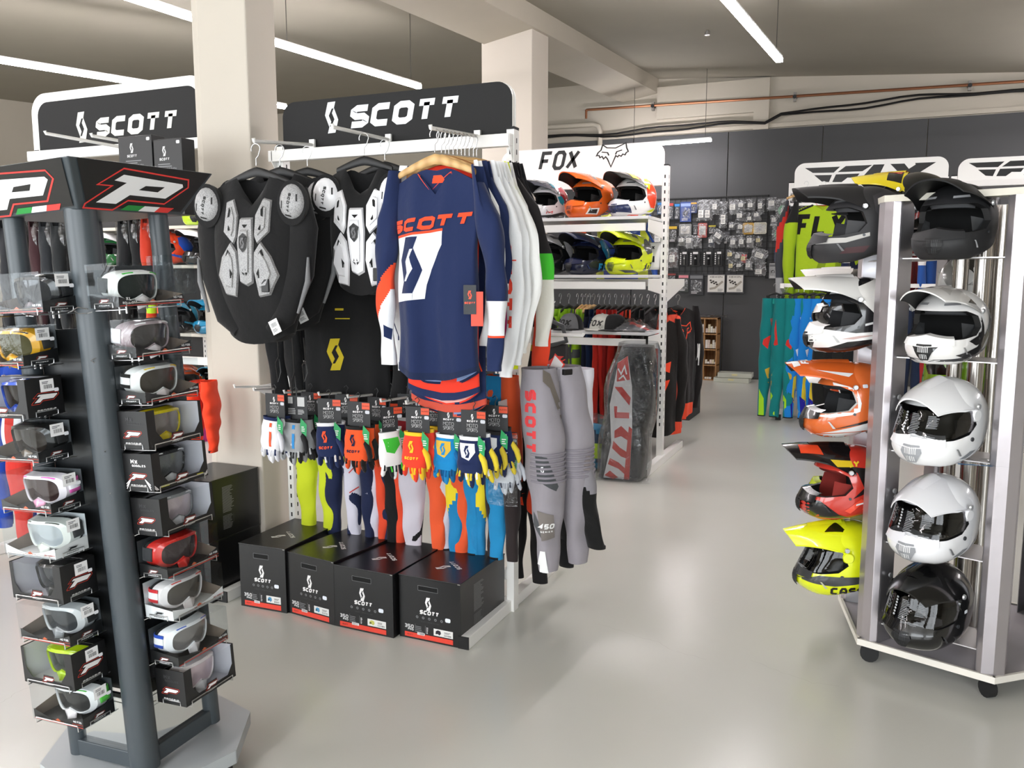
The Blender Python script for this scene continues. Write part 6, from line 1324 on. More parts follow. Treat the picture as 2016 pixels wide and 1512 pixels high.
# gear bag in clear film standing on the floor
t=thing('gear_bag','tall red and white gear bag with vertical FOX lettering wrapped in clear plastic','bag',atz(1238,940),R(6))
def bagp(w,h,d,off=0):
    def f(u,v):
        a=2*PI*u; z=h*v; k=1-.34*max(0,(v-.62)/.38)**2.2; sx=-.05*sin(v*PI)*-1
        x=(w/2*k+off)*math.copysign(abs(cos(a))**.45,cos(a)); y=(d/2*(1-.2*max(0,v-.8)/.2)+off)*math.copysign(abs(sin(a))**.45,sin(a))
        x+= -.055+.11*v-.0 + .012*sin(z*14+a*2)*(1 if off else .4); y+=.012*sin(z*9+a*3)*(1 if off else .5)
        return V((x,y,z+.01))
    return f
b=MB(); f=bagp(.35,1.04,.30); b.grid(f,40,40,fab('26282b'),wrap=True,mf=lambda u,v:fab('26282b')); b.add([f(i/40,1) for i in range(40)],[tuple(range(40))],fab('26282b')); bv=b.bvh(); fr=(V((.045,0,0)),X_*.85,Z_,-Y_)
xl=lambda z:-.27+.11*z/1.04
b.stamp([[(-.26,.02),(-.02,.02),(.0,.4),(-.01,.75),(-.055,.98),(-.14,.93),(-.21,.6),(-.19,.3)]],fr,mat('e6e2e2',.5),.002,bvh=bv,step=.03)
rc=mat('c8352e',.5)
b.stamp([[(-.07,.02),(-.02,.02),(.0,.42),(-.03,.44)],[(-.15,.92),(-.055,.98),(-.03,.80),(-.15,.78)],[(-.17,.74),(-.03,.60),(-.02,.66),(-.10,.74)],[(-.16,.50),(-.03,.50),(-.03,.545),(-.14,.545),(-.14,.59),(-.17,.59)],[(-.16,.40),(-.10,.44),(-.02,.38),(-.02,.32),(-.10,.36),(-.16,.34)],
  [(-.18,.26),(-.10,.20),(-.03,.18),(-.03,.23),(-.11,.27),(-.17,.32)],[(-.22,.13),(-.12,.10),(-.05,.05),(-.05,.10),(-.12,.15),(-.20,.18)],[(-.25,.04),(-.17,.015),(-.12,.03),(-.2,.08)]],fr,rc,.0035,bvh=bv,step=.03)
b.stamp(stroke([(-.14,.88),(-.11,.84),(-.08,.90),(-.06,.84)],.012)+stroke([(-.13,.80),(-.09,.83),(-.06,.79)],.012),fr,mat('eeeeee',.5),.005,bvh=bv,step=.03)
b.obj('bag_body',t,smooth=50)
b=MB(); f2=bagp(.35,1.07,.30,.025); b.grid(f2,36,30,mat('e4e6e8',.12,1,'film',0,1.3),wrap=True); b.grid(lambda u,v:V((-.22+.42*u,-.16-.05*v,.03*(1-v)+.01)),10,4,FILM); b.obj('plastic_wrap',t,smooth=60)
# bag of small gear beside it
t=thing('plastic_packet','clear packet of lime and blue riding gear on the floor left of the gear bag','packet',atz(1168,925),0)
b=MB(); b.grid(lambda u,v:(lambda a:V((.21*cos(a)*sin(PI*(.05+.9*v)),.10*sin(a)*sin(PI*(.05+.9*v)),.20-.19*cos(PI*v)+.0)))(2*PI*u),24,14,fab('2c5f86'),wrap=True,mf=lambda u,v:fab('bfe22a') if .35<v<.6 and sin(u*19)>.0 else (fab('1c3a55') if sin(u*13+v*7)>0 else fab('2f7fa8'))); b.obj('folded_gear',t,smooth=60)
b=MB(); b.grid(lambda u,v:(lambda a:V((.26*cos(a)*sin(PI*(.05+.9*v)),.13*sin(a)*sin(PI*(.05+.9*v)),.235-.23*cos(PI*v)+.02*noise.noise(V((u*6,v*6,1))))))(2*PI*u),24,14,FILM,wrap=True); b.obj('plastic_film',t,smooth=60)
t=thing('goggle_pouch','black and red packaged goggles hanging beside the grey pants waistband','packet',at(1090,700,5.2),0)
b=MB(); b.box((-.10,-.02,-.10),(.10,.02,.08),mat('1c1718',.5)); b.stamp([[(-.09,-.08),(-.02,-.08),(.08,.0),(.02,.0)]],(V((0,-.02,0)),X_,Z_,-Y_),mat('d23a32',.5),.001); b.stamp(stroke([(.0,-.07),(.09,-.02)],.008)+stroke([(.03,-.08),(.09,-.05)],.008),(V((0,-.02,0)),X_,Z_,-Y_),mat('d23a32',.5),.002); b.obj('pouch',t,bev=.01)
b=MB(); b.tube([(-.10,-.03,.10),(-.08,-.05,.20),(0,-.06,.235),(.08,-.05,.20),(.10,-.03,.10),(.0,-.05,.07),(-.10,-.03,.10)],.016,mat('3a3c3e',.4),8); b.tube([(0,-.03,.24),(0,-.03,.33),(.02,-.03,.36)],.003,STEEL,6); b.obj('goggle_frame',t,smooth=60)
# ================================================================ second brand sign seen through the centre rack
SGN=thing('gondola_rack','dark panelled rack with a white sign bearing a yellow crest, behind the centre rack','rack')
ys=5.6; A,B=at(656,345,ys),at(962,310,ys)
sign(SGN,A.x,B.x+.02,1.98,2.26,ys,.08,mat('dedcd6',.5),prints=[(word('BAR',.085,.10,.026,.15,.12,x0=at(795,330,ys).x,y0=2.13),BLK,.002),([[(a+at(747,318,ys).x,c+2.15) for a,c in p] for p in ([(-.05,.06),(.02,.075),(.05,.0),(.03,-.06),(-.01,-.03),(-.03,.0),(-.005,.03)],)],mat('c9b53a',.5),.003)])
b=MB(); b.box((A.x-.35,ys+.03,.0),(B.x+.05,ys+.07,2.2),mat('2d2d2f',.6)); b.obj('back_panel',SGN)
for x in (A.x-.36,B.x+.06): upright(SGN,x,ys+.05,2.24,.045,.06)
t=thing('storage_case','red plastic parts case on the back shelf seen left of the dark garments','case',at(618,710,4.6)); rd=mat('c9392b',.45)
b=MB(); b.box((-.13,-.05,-.09),(.13,.06,.09),mat('2a2322',.5)); b.box((-.13,-.07,-.09),(.13,-.05,-.06),rd); b.box((-.13,-.07,-.0),(.13,-.05,.03),rd); b.box((-.14,-.06,.09),(.14,.07,.11),rd); b.prism([(-.13,-.09),(-.09,-.09),(.13,.02),(.13,.06)],(V((0,-.06,0)),X_,Z_),(0,-.02,0),rd); b.obj('case_body',t,bev=.004)
b=MB(); b.tube([(-.05,-.0,.11),(-.05,0,.14),(.05,0,.14),(.05,0,.11)],.008,BLK,8); b.obj('handle',t)
q=at(610,742,4.6); t=thing('side_table','white two-tier table carrying the red parts case behind the centre rack','table',(q.x,4.6,0)); zb=at(598,772,4.6).z
for z in (q.z,zb): b=MB(); b.box((-.35,-.14,z-.02),(.30,.15,z),WHT); b.obj('table_top' if z==q.z else 'lower_shelf',t)
for x in (-.34,.28):
    for y in (-.13,.13): b=MB(); b.box((x,y,0),(x+.02,y+.02,q.z-.02),WHT); b.obj('leg',t)
b=MB(); b.grid(lambda u,v:(lambda a:V((.10*cos(a)*sin(PI*(.05+.9*v)),.06*sin(a)*sin(PI*(.05+.9*v)),-.09*cos(PI*v))))(2*PI*u),18,10,mat('4a5048',.3,1,'film',0,1.5),wrap=True); o=b.obj('plastic_packet',smooth=60); o.location=at(598,755,4.6); tag(o,'small dark glossy packet under the red parts case','packet')
# ================================================================ parts wall
def G5(x,y): return at(1280+x/6.72,380+y/6.72,13.30)
def grid_panel(xa,ya,xb,yb,label):
    A,B=G5(xa,ya),G5(xb,yb); w=B.x-A.x; h=A.z-B.z; t=thing('wire_grid_panel',label,'wire grid',(A.x,13.325,B.z),0,'wire grid panels on the dark wall'); b=MB(); n=max(2,int(w/.085)); m=int(h/.085)
    b.box((0,-.006,0),(w,.006,.014),BLK); b.box((0,-.006,h-.014),(w,.006,h),BLK); b.box((0,-.006,0),(.014,.006,h),BLK); b.box((w-.014,-.006,0),(w,.006,h),BLK)
    for i in range(1,n): b.box((w*i/n-.004,-.003,0),(w*i/n+.004,.003,h),BLK)
    for i in range(1,m): b.box((0,-.007,h*i/m-.004),(w,-.001,h*i/m+.004),BLK)
    b.obj('wires',t); return t
grid_panel(-40,80,1530,1110,'large black wire grid covered with bagged parts on the dark wall'); grid_panel(1560,150,2000,1130,'narrow black wire grid right of the large one on the dark wall')
HZ=mat('d3d6d8',.2,0,'milk')
COLN='top middle lower bottom'.split()
def where(x,y):
    return ('far left' if x<330 else 'left' if x<700 else 'centre' if x<1100 else 'right' if x<1540 else 'narrow grid')+', '+('top row' if y<260 else 'upper row' if y<420 else 'middle row' if y<560 else 'third row' if y<740 else 'lower row' if y<960 else 'bottom row')
seen={}
def part(kind,cx,cy,w,h,c='8a8c8e',extra=None,desc=None,dz=0,rot=0):
    A=G5(cx-w/2,cy-h/2); B=G5(cx+w/2,cy+h/2); W_,H_=(B.x-A.x),(A.z-B.z); 
    nm={'bag':'parts_bag','blister':'blister_pack','card':'carded_part','tool':'carded_tool','reel':'cable_reel','box':'parts_box'}[kind]
    base=desc or {'bag':'clear parts bag with white label','blister':'plastic blister pack','card':'hanging carded part','tool':'black carded tool pack','reel':'green reel in clear bag','box':'boxed parts set'}[kind]
    lab=base+' on the parts wall, '+where(cx,cy)
    k=seen.get(lab,0); seen[lab]=k+1
    if k: lab=base+' %s its look-alike, '%('right of','below','behind','overlapping','under')[k%5]+where(cx,cy)
    t=thing(nm,lab,'packaged part',(0,0,0),0,'packaged parts hung on the wire grids'); t.location=((A.x+B.x)/2,13.305-dz-.02*(k%3),(A.z+B.z)/2); t.rotation_euler=(0,R(rot),0)
    x,z=W_/2,H_/2; rr=random.Random(int(cx*7+cy)); fr=(V((0,-.012,0)),X_,Z_,-Y_)
    if kind=='bag':
        b=MB(); b.grid(lambda u,v:V(((u-.5)*W_*.72,-.02*sin(PI*u)*sin(PI*v)+.012*noise.noise(V((u*5,v*5,cx))),(.5-v)*H_*.75-z*.12)),8,8,mat(c,.35,.3)); b.obj('contents',t,smooth=50)
        b=MB(); b.grid(lambda u,v:V(((u-.5)*W_*(1+.08*sin(v*9+cx)),-.035*sin(PI*u)*sin(PI*v)-.02+.018*noise.noise(V((u*4,v*6,cx*.1))),(.5-v)*H_)),10,12,HZ); b.obj('clear_bag',t,smooth=60)
        if extra!='nolabel':
            b=MB(); lx,lz=rr.uniform(-.2,.15)*x,(-.35 if extra=='low' else rr.uniform(-.1,.3))*z; lw,lh=x*.52,z*.34; f2=(V((lx,-.066,lz)),X_,Z_,-Y_); b.stamp([RECT(-lw,-lh,lw,lh)],f2,mat('e9e9e4' if extra!='y' else 'e6d9a8',.6),0); b.stamp(lines(-lw*.8,-lh*.7,lw*.8,lh*.1,3,rr)+barcode(-lw*.8,lh*.25,lw*.5,lh*.75,9,rr),f2,GRY,.001); b.obj('label',t)
    elif kind in('card','tool'):
        b=MB(); b.box((-x,-.004,-z),(x,.004,z),mat(c,.5)); f2=(V((0,-.004,0)),X_,Z_,-Y_)
        if kind=='tool':
            b.stamp([RECT(-x*.35,z*.62,x*.65,z*.90)],f2,PAP,.001); b.stamp([rr_ for i in range(6) for rr_ in [RECT(-x*.88,-z*.75+i*z*.27,-x*.62,-z*.75+i*z*.27+z*.16)]],f2,PAP,.001)
            b.obj('card',t); b=MB(); b.tube([(x*.2,-.02,z*.45),(x*.2,-.03,-z*.2),(x*.2,-.02,-z*.8)],[x*.22,x*.16,x*.24],mat('6a6a68' if extra!='d' else '1c1c1e',.35,.5),8); b.bc((x*.2,-.03,z*.05),(x*.3,.03,z*.18),mat('b8b8b6',.4,.5)); b.obj('tool',t,smooth=40)
        else:
            hc=mat(extra or 'c23a34',.5); b.stamp([RECT(-x*.9,z*.55,x*.9,z*.85)],f2,hc,.001); b.stamp(lines(-x*.7,-z*.85,x*.5,-z*.6,2,rr),f2,PAP,.001); b.obj('card',t)
            b=MB(); b.tube([(x*.35*cos(a*PI/5),-.018,-z*.1+x*.35*sin(a*PI/5)) for a in range(11)],.008,mat('17181a',.5),6); b.grid(lambda u,v:V(((u-.5)*x*1.5,-.03*sin(PI*u)-.004,(v-.62)*z*1.1)),6,4,HZ); b.obj('blister',t,smooth=50)
    elif kind=='blister':
        b=MB(); b.prism(rrect(W_,H_,min(x,z)*.25,4),(V((0,0,0)),X_,Z_),(0,-.012,0),mat(c,.5)); b.stamp([rrect(W_*.72,H_*.62,min(x,z)*.15,3)],fr,mat('d5d3cc',.5),.001); b.stamp(lines(-x*.5,-z*.4,x*.4,z*.3,5,rr),fr,GRY,.002); b.obj('card',t)
        b=MB(); b.grid(lambda u,v:V(((u-.5)*W_*.9,-.014-.03*(sin(PI*u)*sin(PI*v))**.4,(.5-v)*H_*.9)),8,8,HZ); b.obj('blister',t,smooth=50)
    elif kind=='reel':
        b=MB(); g=mat('1d9a5c',.35); b.tube([(0,-.02,0),(0,-.12,0)],min(x,z)*.42,g,20); b.tube([(0,-.015,0),(0,-.025,0)],min(x,z)*.85,g,24); b.tube([(0,-.12,0),(0,-.13,0)],min(x,z)*.85,g,24); b.stamp([rrect(x*.7,z*.6,.01,2)],(V((0,-.131,0)),X_,Z_,-Y_),PAP,.001); b.obj('reel',t,smooth=40)
        b=MB(); b.grid(lambda u,v:V(((u-.5)*W_*1.2,-.14-.03*sin(PI*u)+.03*noise.noise(V((u*4,v*4,cx))),(.5-v)*H_*1.35+z*.25)),10,10,HZ); b.obj('clear_bag',t,smooth=60)
    elif kind=='box':
        b=MB(); b.box((-x,-.03,-z),(x,.0,z),mat('55565a',.5)); f2=(V((0,-.03,0)),X_,Z_,-Y_); b.stamp([RECT(-x*.92,-z*.88,x*.92,z*.90)],f2,mat('dcdad4',.6),.001)
        b.stamp(word('KEIKON',z*.16,x*.24,z*.045,.1,.12,y0=z*.72),f2,mat('77756f',.6),.002)
        for i in range(3): b.stamp([[(-x*.6+.0+i*x*.3+x*.14*cos(a*PI/3)+j*x*.1,z*.35-i*z*.1-j*z*.22+z*.10*sin(a*PI/3)) for a in range(6)] for j in range(2)],f2,mat('3c3834',.6),.0025)
        b.stamp(stroke([(-x*.7,-z*.55),(-x*.1,-z*.45),(x*.75,z*.25)],z*.22),f2,mat('a39d92',.6),.0018); b.stamp(lines(x*.2,-z*.8,x*.8,-z*.5,3,rr),f2,GRY,.002); b.obj('box',t)
    return t
for a in (('card',130,200,70,160,'35506e','2f6fa8'),('card',270,235,80,230,'3a3d44','b5413c'),('card',355,240,70,220,'30343c','2f7fc0'),('card',470,250,140,260,'3b4f8c','8fa3cf','blue carded cable'),('card',580,190,80,150,'39466e','c9a04a'),
 ('bag',690,230,120,280,'7b7c7e','low'),('bag',768,230,110,280,'6f7072','low'),('bag',870,190,100,200,'58595b'),('bag',970,290,100,350,'47484a','low'),('bag',1110,190,130,200,'8f9092'),('bag',1212,160,110,130,'7c7d80'),('bag',1340,160,110,150,'5b5c5f'),('bag',1468,180,90,200,'4c4d50'),('bag',1605,150,120,180,'8d8e90'),
 ('bag',1200,300,120,160,'5c5d60'),('bag',1315,320,90,120,'48494b','low'),('bag',1420,310,110,120,'6b6c6f'),
 ('card',300,540,110,230,'232323','c9a52c','black carded part with a yellow strip'),('blister',465,490,160,160,'7e807e'),('card',600,480,66,140,'26272a','6a6b6e'),('blister',692,495,115,190,'b5483f',None,'red and beige blister pack'),('card',820,480,100,120,'1d1d1e','b9ab38','dark card with yellow print'),('bag',1085,435,95,110,'5a5b5e'),('bag',1190,470,100,150,'545558'),
 ('blister',1298,470,140,150,'d0a42e',None,'yellow blister pack'),('blister',1455,465,165,150,'e0dccb',None,'cream blister pack'),
 ('bag',420,640,110,130,'84857f'),('bag',520,650,115,180,'aaabac'),('bag',635,650,110,170,'3b3c3e','nolabel'),('bag',815,655,90,140,'3f4652'),('bag',905,575,150,160,'5f6063',None,None,.03,35),('card',1010,590,80,170,'2a2b2d','55565a'),('bag',1100,650,105,170,'8b8c8e'),('bag',1210,640,100,170,'6d6e70'),('bag',1330,650,110,170,'77787a'),('bag',1437,640,90,140,'55544e','y'),
 ('tool',445,870,105,200,'141415'),('tool',592,870,125,200,'141415','d'),('tool',762,870,120,200,'141415','d'),('tool',905,868,100,200,'151516'),
 ('bag',1060,820,100,140,'4a4b4d','y'),('bag',1160,850,105,140,'5c5d5f'),('bag',1240,860,95,150,'e0443c','y','clear bag with a bright red part'),('bag',1450,830,200,190,'626366',None,None,.03,20),
 ('bag',305,860,130,260,'6a5a58'),('bag',1080,965,90,150,'37383a','y'),('bag',1185,970,100,120,'4b4c4e'),('bag',1312,950,100,150,'8d8e90'),('bag',1460,1010,150,180,'5a5456','low'),
 ('card',285,1130,110,150,'1d1d1e','8d3a36'),('card',440,1190,135,240,'3a3f3c','e08a94','grey carded part with a pink note'),('card',610,1210,180,280,'2b2c30','77797c','dark packaged grips set'),('box',875,1200,230,250),('box',1125,1200,220,250),
 ('bag',110,580,140,300,'a7a79f'),('bag',120,890,130,200,'9a9ba0'),('bag',1640,370,90,150,'6c6d70'),('reel',1768,235,150,180),('reel',1720,545,150,160),('card',1720,830,140,140,'2554b8','dfe3ee','bright blue gasket card'),('card',1625,1030,95,200,'a9aaac','6a6b6e','grey label sheet, left of two'),('card',1740,1030,95,200,'a9aaac','6a6b6e','grey label sheet, right of two')):
    part(*a)
# pigeonhole cabinet with rows of small boxes
pa,pb=at(1365,625,13.1),at(1412,742,13.1); pw=pb.x-pa.x; ph=pa.z-.0; PW=mat('b58a5c',.6,0,'wood')
t=thing('pigeonhole_cabinet','small wooden pigeonhole cabinet standing on the floor below the parts wall','cabinet',(pa.x,12.98,0)); 
b=MB(); b.box((0,.26,0),(pw,.28,ph),PW); b.obj('back',t)
for x in (0,pw/2-.008,pw-.016): b=MB(); b.box((x,0,0),(x+.016,.27,ph),PW); b.obj('upright_board',t)
for i in range(5): b=MB(); b.box((0,.001,ph*i/4-(.0 if i==0 else .016)),(pw,.27,ph*i/4+(.016 if i==0 else 0)),PW); b.obj('shelf_board',t)
k=0; rr=random.Random(9); sb=None; cc=['e8e4da','e6dccb','efe9e4','e0cfc6','ddd2b4']
for r_ in range(4):
    for c_ in range(2):
        for s_ in range([5,5,5,4][3-r_] if not(r_==0) else 3):
            for v_ in range(rr.choice([2,3,4]) if r_>1 else rr.choice([1,2]) ):
                b=MB(); b.box((0,0,0),(.032,.05,.030),mat(cc[(r_+s_)%5],.6)); o=b.obj('small_box'); o.location=(pa.x+.022+c_*pw/2+s_*.036+(pw/2-.21)*.3,13.0,ph*r_/4+.017+v_*.032)
                tag(o,'tiny pale box stacked in the wooden pigeonhole cabinet','box','tiny boxes in the pigeonholes')
t=thing('plastic_packet','grey plastic sheet lying on top of the pigeonhole cabinet','packet',(pa.x+.3,13.1,ph)); b=MB(); b.grid(lambda u,v:V(((u-.5)*.45,(v-.5)*.2,.02+.05*abs(noise.noise(V((u*5,v*5,2)))))),12,8,mat('a4a6a8',.3,1,'film',0,1.6)); b.obj('sheet',t,smooth=60)
for i,(px,py,w,z,lab) in enumerate(((1442,745,.52,0,'lower flat clear organiser box on the floor by the dark wall'),(1448,738,.50,.075,'upper flat clear organiser box stacked on the other by the dark wall'))):
    q=at(px,742,12.95); t=thing('organiser_box',lab,'box',(q.x,12.95,z),R(2*i)); b=MB(); b.box((-w/2,-.14,0),(w/2,.14,.07),mat('c8cbbf',.3)); 
    b.stamp(stroke([(-w/2+.02,-.12),(w/2-.02,-.12),(w/2-.02,.12),(-w/2+.02,.12)],.01,True),(V((0,0,.07)),X_,Y_),mat('8e9186',.4),.001); b.obj('tray',t,bev=.006); b=MB(); b.bc((0,-.145,.045),(.08,.012,.02),mat('e2d9a0',.5)); b.obj('latch',t)
# dark counter cabinet behind the rear arm clothes
b=MB(); b.box((-.30,-.3,0),(.12,.3,.98),mat('2b2c2e',.6)); q=at(1352,640,9.5); o=b.obj('counter_cabinet',bev=.005); o.location=(q.x,9.5,0); tag(o,'dark grey cabinet partly hidden behind the orange and black jerseys','cabinet')
# ================================================================ clothes on the winged-sign racks
GF='clothes on the winged-sign rack'
def fj(px,py,Y,rz,c,lab,**kw): q=at(px,py,Y); jersey(q,R(rz),c,lab,GF,**kw); hanger(q,R(rz),kw.get('hg',WOOD),'hanger of the '+' '.join(lab.split()[:10]),'hangers on the winged-sign rack',w=.20); return q
def FL(t_,h,w,st,x,y): return word(t_,h,w,st,.12,.14,x0=x,y0=y)
fj(1622,357,9.72,-4,'a5c422','lime green jersey with big black FLY lettering under the winged sign',w=.30,ln=1.15,sh=-.20,depth=.07,sl=1.0,sr=.08,collar='e2392c',inside='c8c8c0',seed=201,sleeve=[(0,'1b1b1c'),(.12,'a5c422')],
   marks=[([[(-.30,-.20),(-.06,-.20),(-.10,-.26),(-.30,-.34)],[(.30,-.20),(.06,-.20),(.10,-.26),(.30,-.34)]],'1b1b1c'),(FL('FLY',.24,.15,.052,-.01,-.46),'151515'),([[(.05,-.62),(.12,-.60),(.0,-1.2),(-.10,-1.2)],[(.18,-.55),(.28,-.55),(.25,-1.1),(.15,-1.1)]],'7d961c')])
fj(1588,357,9.85,8,'3c3e44','grey jersey with red side stripe left of the lime FLY jersey',w=.22,ln=.95,sh=-.2,depth=.05,sl=1.05,seed=202,sleeve=[(0,'3c3e44'),(.10,'c8322a',1),(.34,'40434a',1),(.70,'a9abae')],sa=(.0,.0))
for i,px in enumerate((1572,1592,1900,1960)):
    q=at(px,357,9.95); t=thing('wrapped_garment',('dark plastic wrapped garment at the left end of the winged-sign rack','second dark wrapped garment behind the grey jersey','dark wrapped garment behind the top black helmet','dark wrapped garment at the right behind the top helmet')[i],'garment',q,R(70),GF)
    b=MB(); b.grid(lambda u,v:V((.22*(u-.5)*2*min(1,.25+v*3),.04*sin(PI*u)+.012*sin(u*20),-.12-.95*v)),10,10,fab('232426')); b.obj('cloth',t,smooth=60); b=MB(); b.grid(lambda u,v:V((.24*(u-.5)*2*min(1,.25+v*3),-.05*sin(PI*u)+.02*noise.noise(V((u*5,v*5,px))),-.08-1.05*v)),12,14,FILM); b.obj('plastic_film',t,smooth=60)
FZ=FLYR[2]
fp=[(1527,'0f7f80','lime',-12,'teal pants with red thigh marks at the left end of the front rail',.20),(1549,'0e7c7e','lime',-2,'second teal pants with gold knee pads on the front rail',.20),(1572,'0f8283','lime',6,'third teal pants beside the blue ones on the front rail',.21),
    (1583,'1b86dc','y',4,'bright blue pants with white and yellow panels, first of the blues',.21),(1602,'1a84da','y',8,'bright blue pants, second of the blues',.18),(1618,'1b86dc','y',4,'bright blue pants half hidden by the white peak, third of the blues',.17)]
for i,(px,c,k,rz,lab,w) in enumerate(fp):
    q=at(px,575,9.54); q.z=FZ
    if k=='lime': mk=[([[(-.03,-.22),(.03,-.20),(.06,-.50),(.0,-.52)],[(-.10,-.45),(-.03,-.40),(-.05,-.55),(-.11,-.50)]],'d8352f'),([[(-.08,-.78),(-.01,-.74),(.0,-.84),(-.05,-.88)],[(-.05,-.92),(.0,-.90),(-.01,-.99)]],'c9a83a'),([[(-.14,-1.0),(-.08,-1.1),(-.06,-1.5),(-.12,-1.5)]],'a6e32c')]; wc='1d9a90'
    else: mk=[([[(-.03,-.20),(.02,-.18),(.04,-.48),(.02,-.50)],[(-.06,-.55),(.0,-.52),(.03,-.60),(-.04,-.62)]],'eef1f4'),([[(-.07,-.85),(-.03,-.82),(.07,-1.35),(.0,-1.42),(-.08,-1.05)]],'dcc332'),([[(-.10,-1.05),(-.04,-1.1),(.0,-1.42),(-.06,-1.48)]],'23209a')]; wc='9fb84a'
    pants(q,R(rz),c,lab,'riding pants on the front rail of the winged-sign rack',w=w*1.25,ln=1.30,d=.09,z0=-.16,lower=c,waist=wc,marks=mk,seed=220+i,bend=-.05,split=2,lean=-.04+.03*(i%3))
    hanger(q,R(rz),HB,'black clip hanger of the '+' '.join(lab.split()[:9]),'clip hangers on the front rail',w=.10,clip=True)
for i,(px,c,lab) in enumerate(((1640,'1c1d1c','black pants with olive waistband right of the blues'),(1662,'151618','plain black pants behind the white peaked helmet'),(1690,'1b1d20','dark pants behind the left side of the helmet stand'),(1800,'1c2a44','dark blue pants seen between the helmet stand posts'),(1850,'a52a2c','dark red pants seen between the helmet stand posts'),(1935,'2a3038','charcoal pants seen right of the inner steel poles'),(2000,'181a1c','black pants at the right picture edge'))):
    q=at(px,575,9.54); q.z=FZ; pants(q,R(-5+3*i),c,lab,'riding pants on the front rail of the winged-sign rack',w=.28,ln=1.36,d=.08,z0=-.16,seed=240+i,waist='3d4420' if i==0 else c); hanger(q,R(-5+3*i),HB,'black clip hanger of the '+' '.join(lab.split()[:9]),'clip hangers on the front rail',w=.10,clip=True)
for i,(px,c,m_,lab) in enumerate(((1700,'1a2440','e8e8e8','navy and white jersey behind the second left helmet'),(1790,'d2342c','2a6fd0','red jersey with blue marks behind the second white helmet'),(1850,'2a55a0','e9e9e9','blue jersey behind the middle of the helmet stand'),(1948,'cf3030','2a6fd0','red jersey seen right of the steel poles'),(2005,'24262a','3f8f8a','dark jersey at the right picture edge'))):
    q=at(px,375,9.8); jersey(q,R(60),c,lab,GF,w=.25,ln=1.1,sh=-.15,depth=.07,sl=.95,seed=260+i,sleeve=[(0,c),(.4,m_),(.55,c)])
# textile-wrapped stack at the far right edge
t=thing('wrapped_chair','grey plastic wrapped padded chair standing at the right picture edge','chair',(1.55,5.3,0),R(-15))
b=MB(); b.grid(lambda u,v:(lambda a:V((.30*math.copysign(abs(cos(a))**.6,cos(a))*(1-.25*v),.14*math.copysign(abs(sin(a))**.6,sin(a)),.55+.95*v+.02*sin(v*16))))(2*PI*u),24,14,fab('8d8f8e'),wrap=True,mf=lambda u,v:fab('b9b39a') if .55<v<.75 else fab('7b7e7e')); b.obj('padding',t,smooth=60)
b=MB(); b.grid(lambda u,v:(lambda a:V((.34*cos(a)*(1-.25*v),.18*sin(a),.38+1.15*v+.03*noise.noise(V((u*6,v*5,2))))))(2*PI*u),24,14,FILM,wrap=True); b.obj('plastic_film',t,smooth=60)
b=MB(); 
for s in (-1,1): b=MB(); b.tube([(s*.2,0,0),(s*.2,0,.6)],.018,BLK,8); b.obj('leg',t)
# slotted white panels seen through the helmet stand
t=thing('gondola_rack','white perforated panel rack standing behind the wheeled helmet stand','rack',(0,0,0))
for px in (1925,1960):
    q=at(px,560,6.6); b=MB(); b.box((q.x-.10,6.6,.0),(q.x+.10,6.63,1.95),mat('dad9d8',.5)); b.stamp([RECT(.03,z*.075+.2,.07,z*.075+.215) for z in range(22)],(V((q.x,6.6,0)),X_,Z_,-Y_),mat('2b2b2b',.7),.001); b.obj('perforated_panel',t)
# ================================================================ left background
BX=thing('gondola_rack','white shelving with helmets far behind the goggle stand and pillar','rack')
yb=6.3
xa,xb=at(60,600,yb).x,at(470,600,yb).x
for px in (150,405): upright(BX,at(px,600,yb+.3).x,yb+.3,2.2,.05,.07)
BZ=[at(400,y,yb).z for y in (445,522,655,780)]
for z in BZ: bar(BX,'shelf',(xa,yb-.15,z-.03),(xb,yb+.28,z),mat('c8c3b8',.5))
b=MB(); b.box((xa,yb+.34,.3),(xb,yb+.37,2.25),mat('3a3a3b',.7)); b.obj('back_panel',BX)
GBk='helmets on the left background shelves'
bh=[(345,1,'d8431f','2a55b8','orange red helmet on the upper background shelf'),(408,1,'1c1c1e','e8e8ea','black and white helmet on the upper background shelf by the pillar'),(300,1,'c9cfd2','1b1b1b','silver helmet on the upper background shelf'),(230,1,'2a6a3a','e8e8ea','green helmet on the upper background shelf'),
    (418,2,'1f7fa8','c8dc2a','blue and lime helmet on the middle background shelf by the pillar'),(350,2,'16181a','3a8fb0','glossy black helmet on the middle background shelf'),(285,2,'8a2a2a','dddddd','dark red helmet on the middle background shelf'),
    (418,3,'141415','2f7fa0','black helmet on the low background shelf by the pillar'),(355,3,'e0541f','f0c82a','orange helmet with yellow on the low background shelf'),(395,0,'b5d823','1c1c1c','lime helmet on the top background shelf')]
for i,(px,r_,c,c2,lab) in enumerate(bh):
    q=at(px,500,yb); q.z=BZ[r_]+.002; helmet(hm(q,R(-120+7*i),0),dict(c=c,pk=c2 if i%2 else c,gr=[(BACKW,c2),(SWP,c2)]),lab,GBk,1.15)
for i,(px,c,lab) in enumerate(((392,'1c1a1c','black jacket hanging low behind the pillar'),(405,'9c2a6a','dark magenta garment edge beside the pillar'),(375,'d8b82a','yellow garment hanging under the background shelves'))):
    q=at(px,790,yb-.1); jersey(q,R(70),c,lab,'garments under the background shelves',w=.2,ln=.5,depth=.05,sl=.45,seed=300+i)
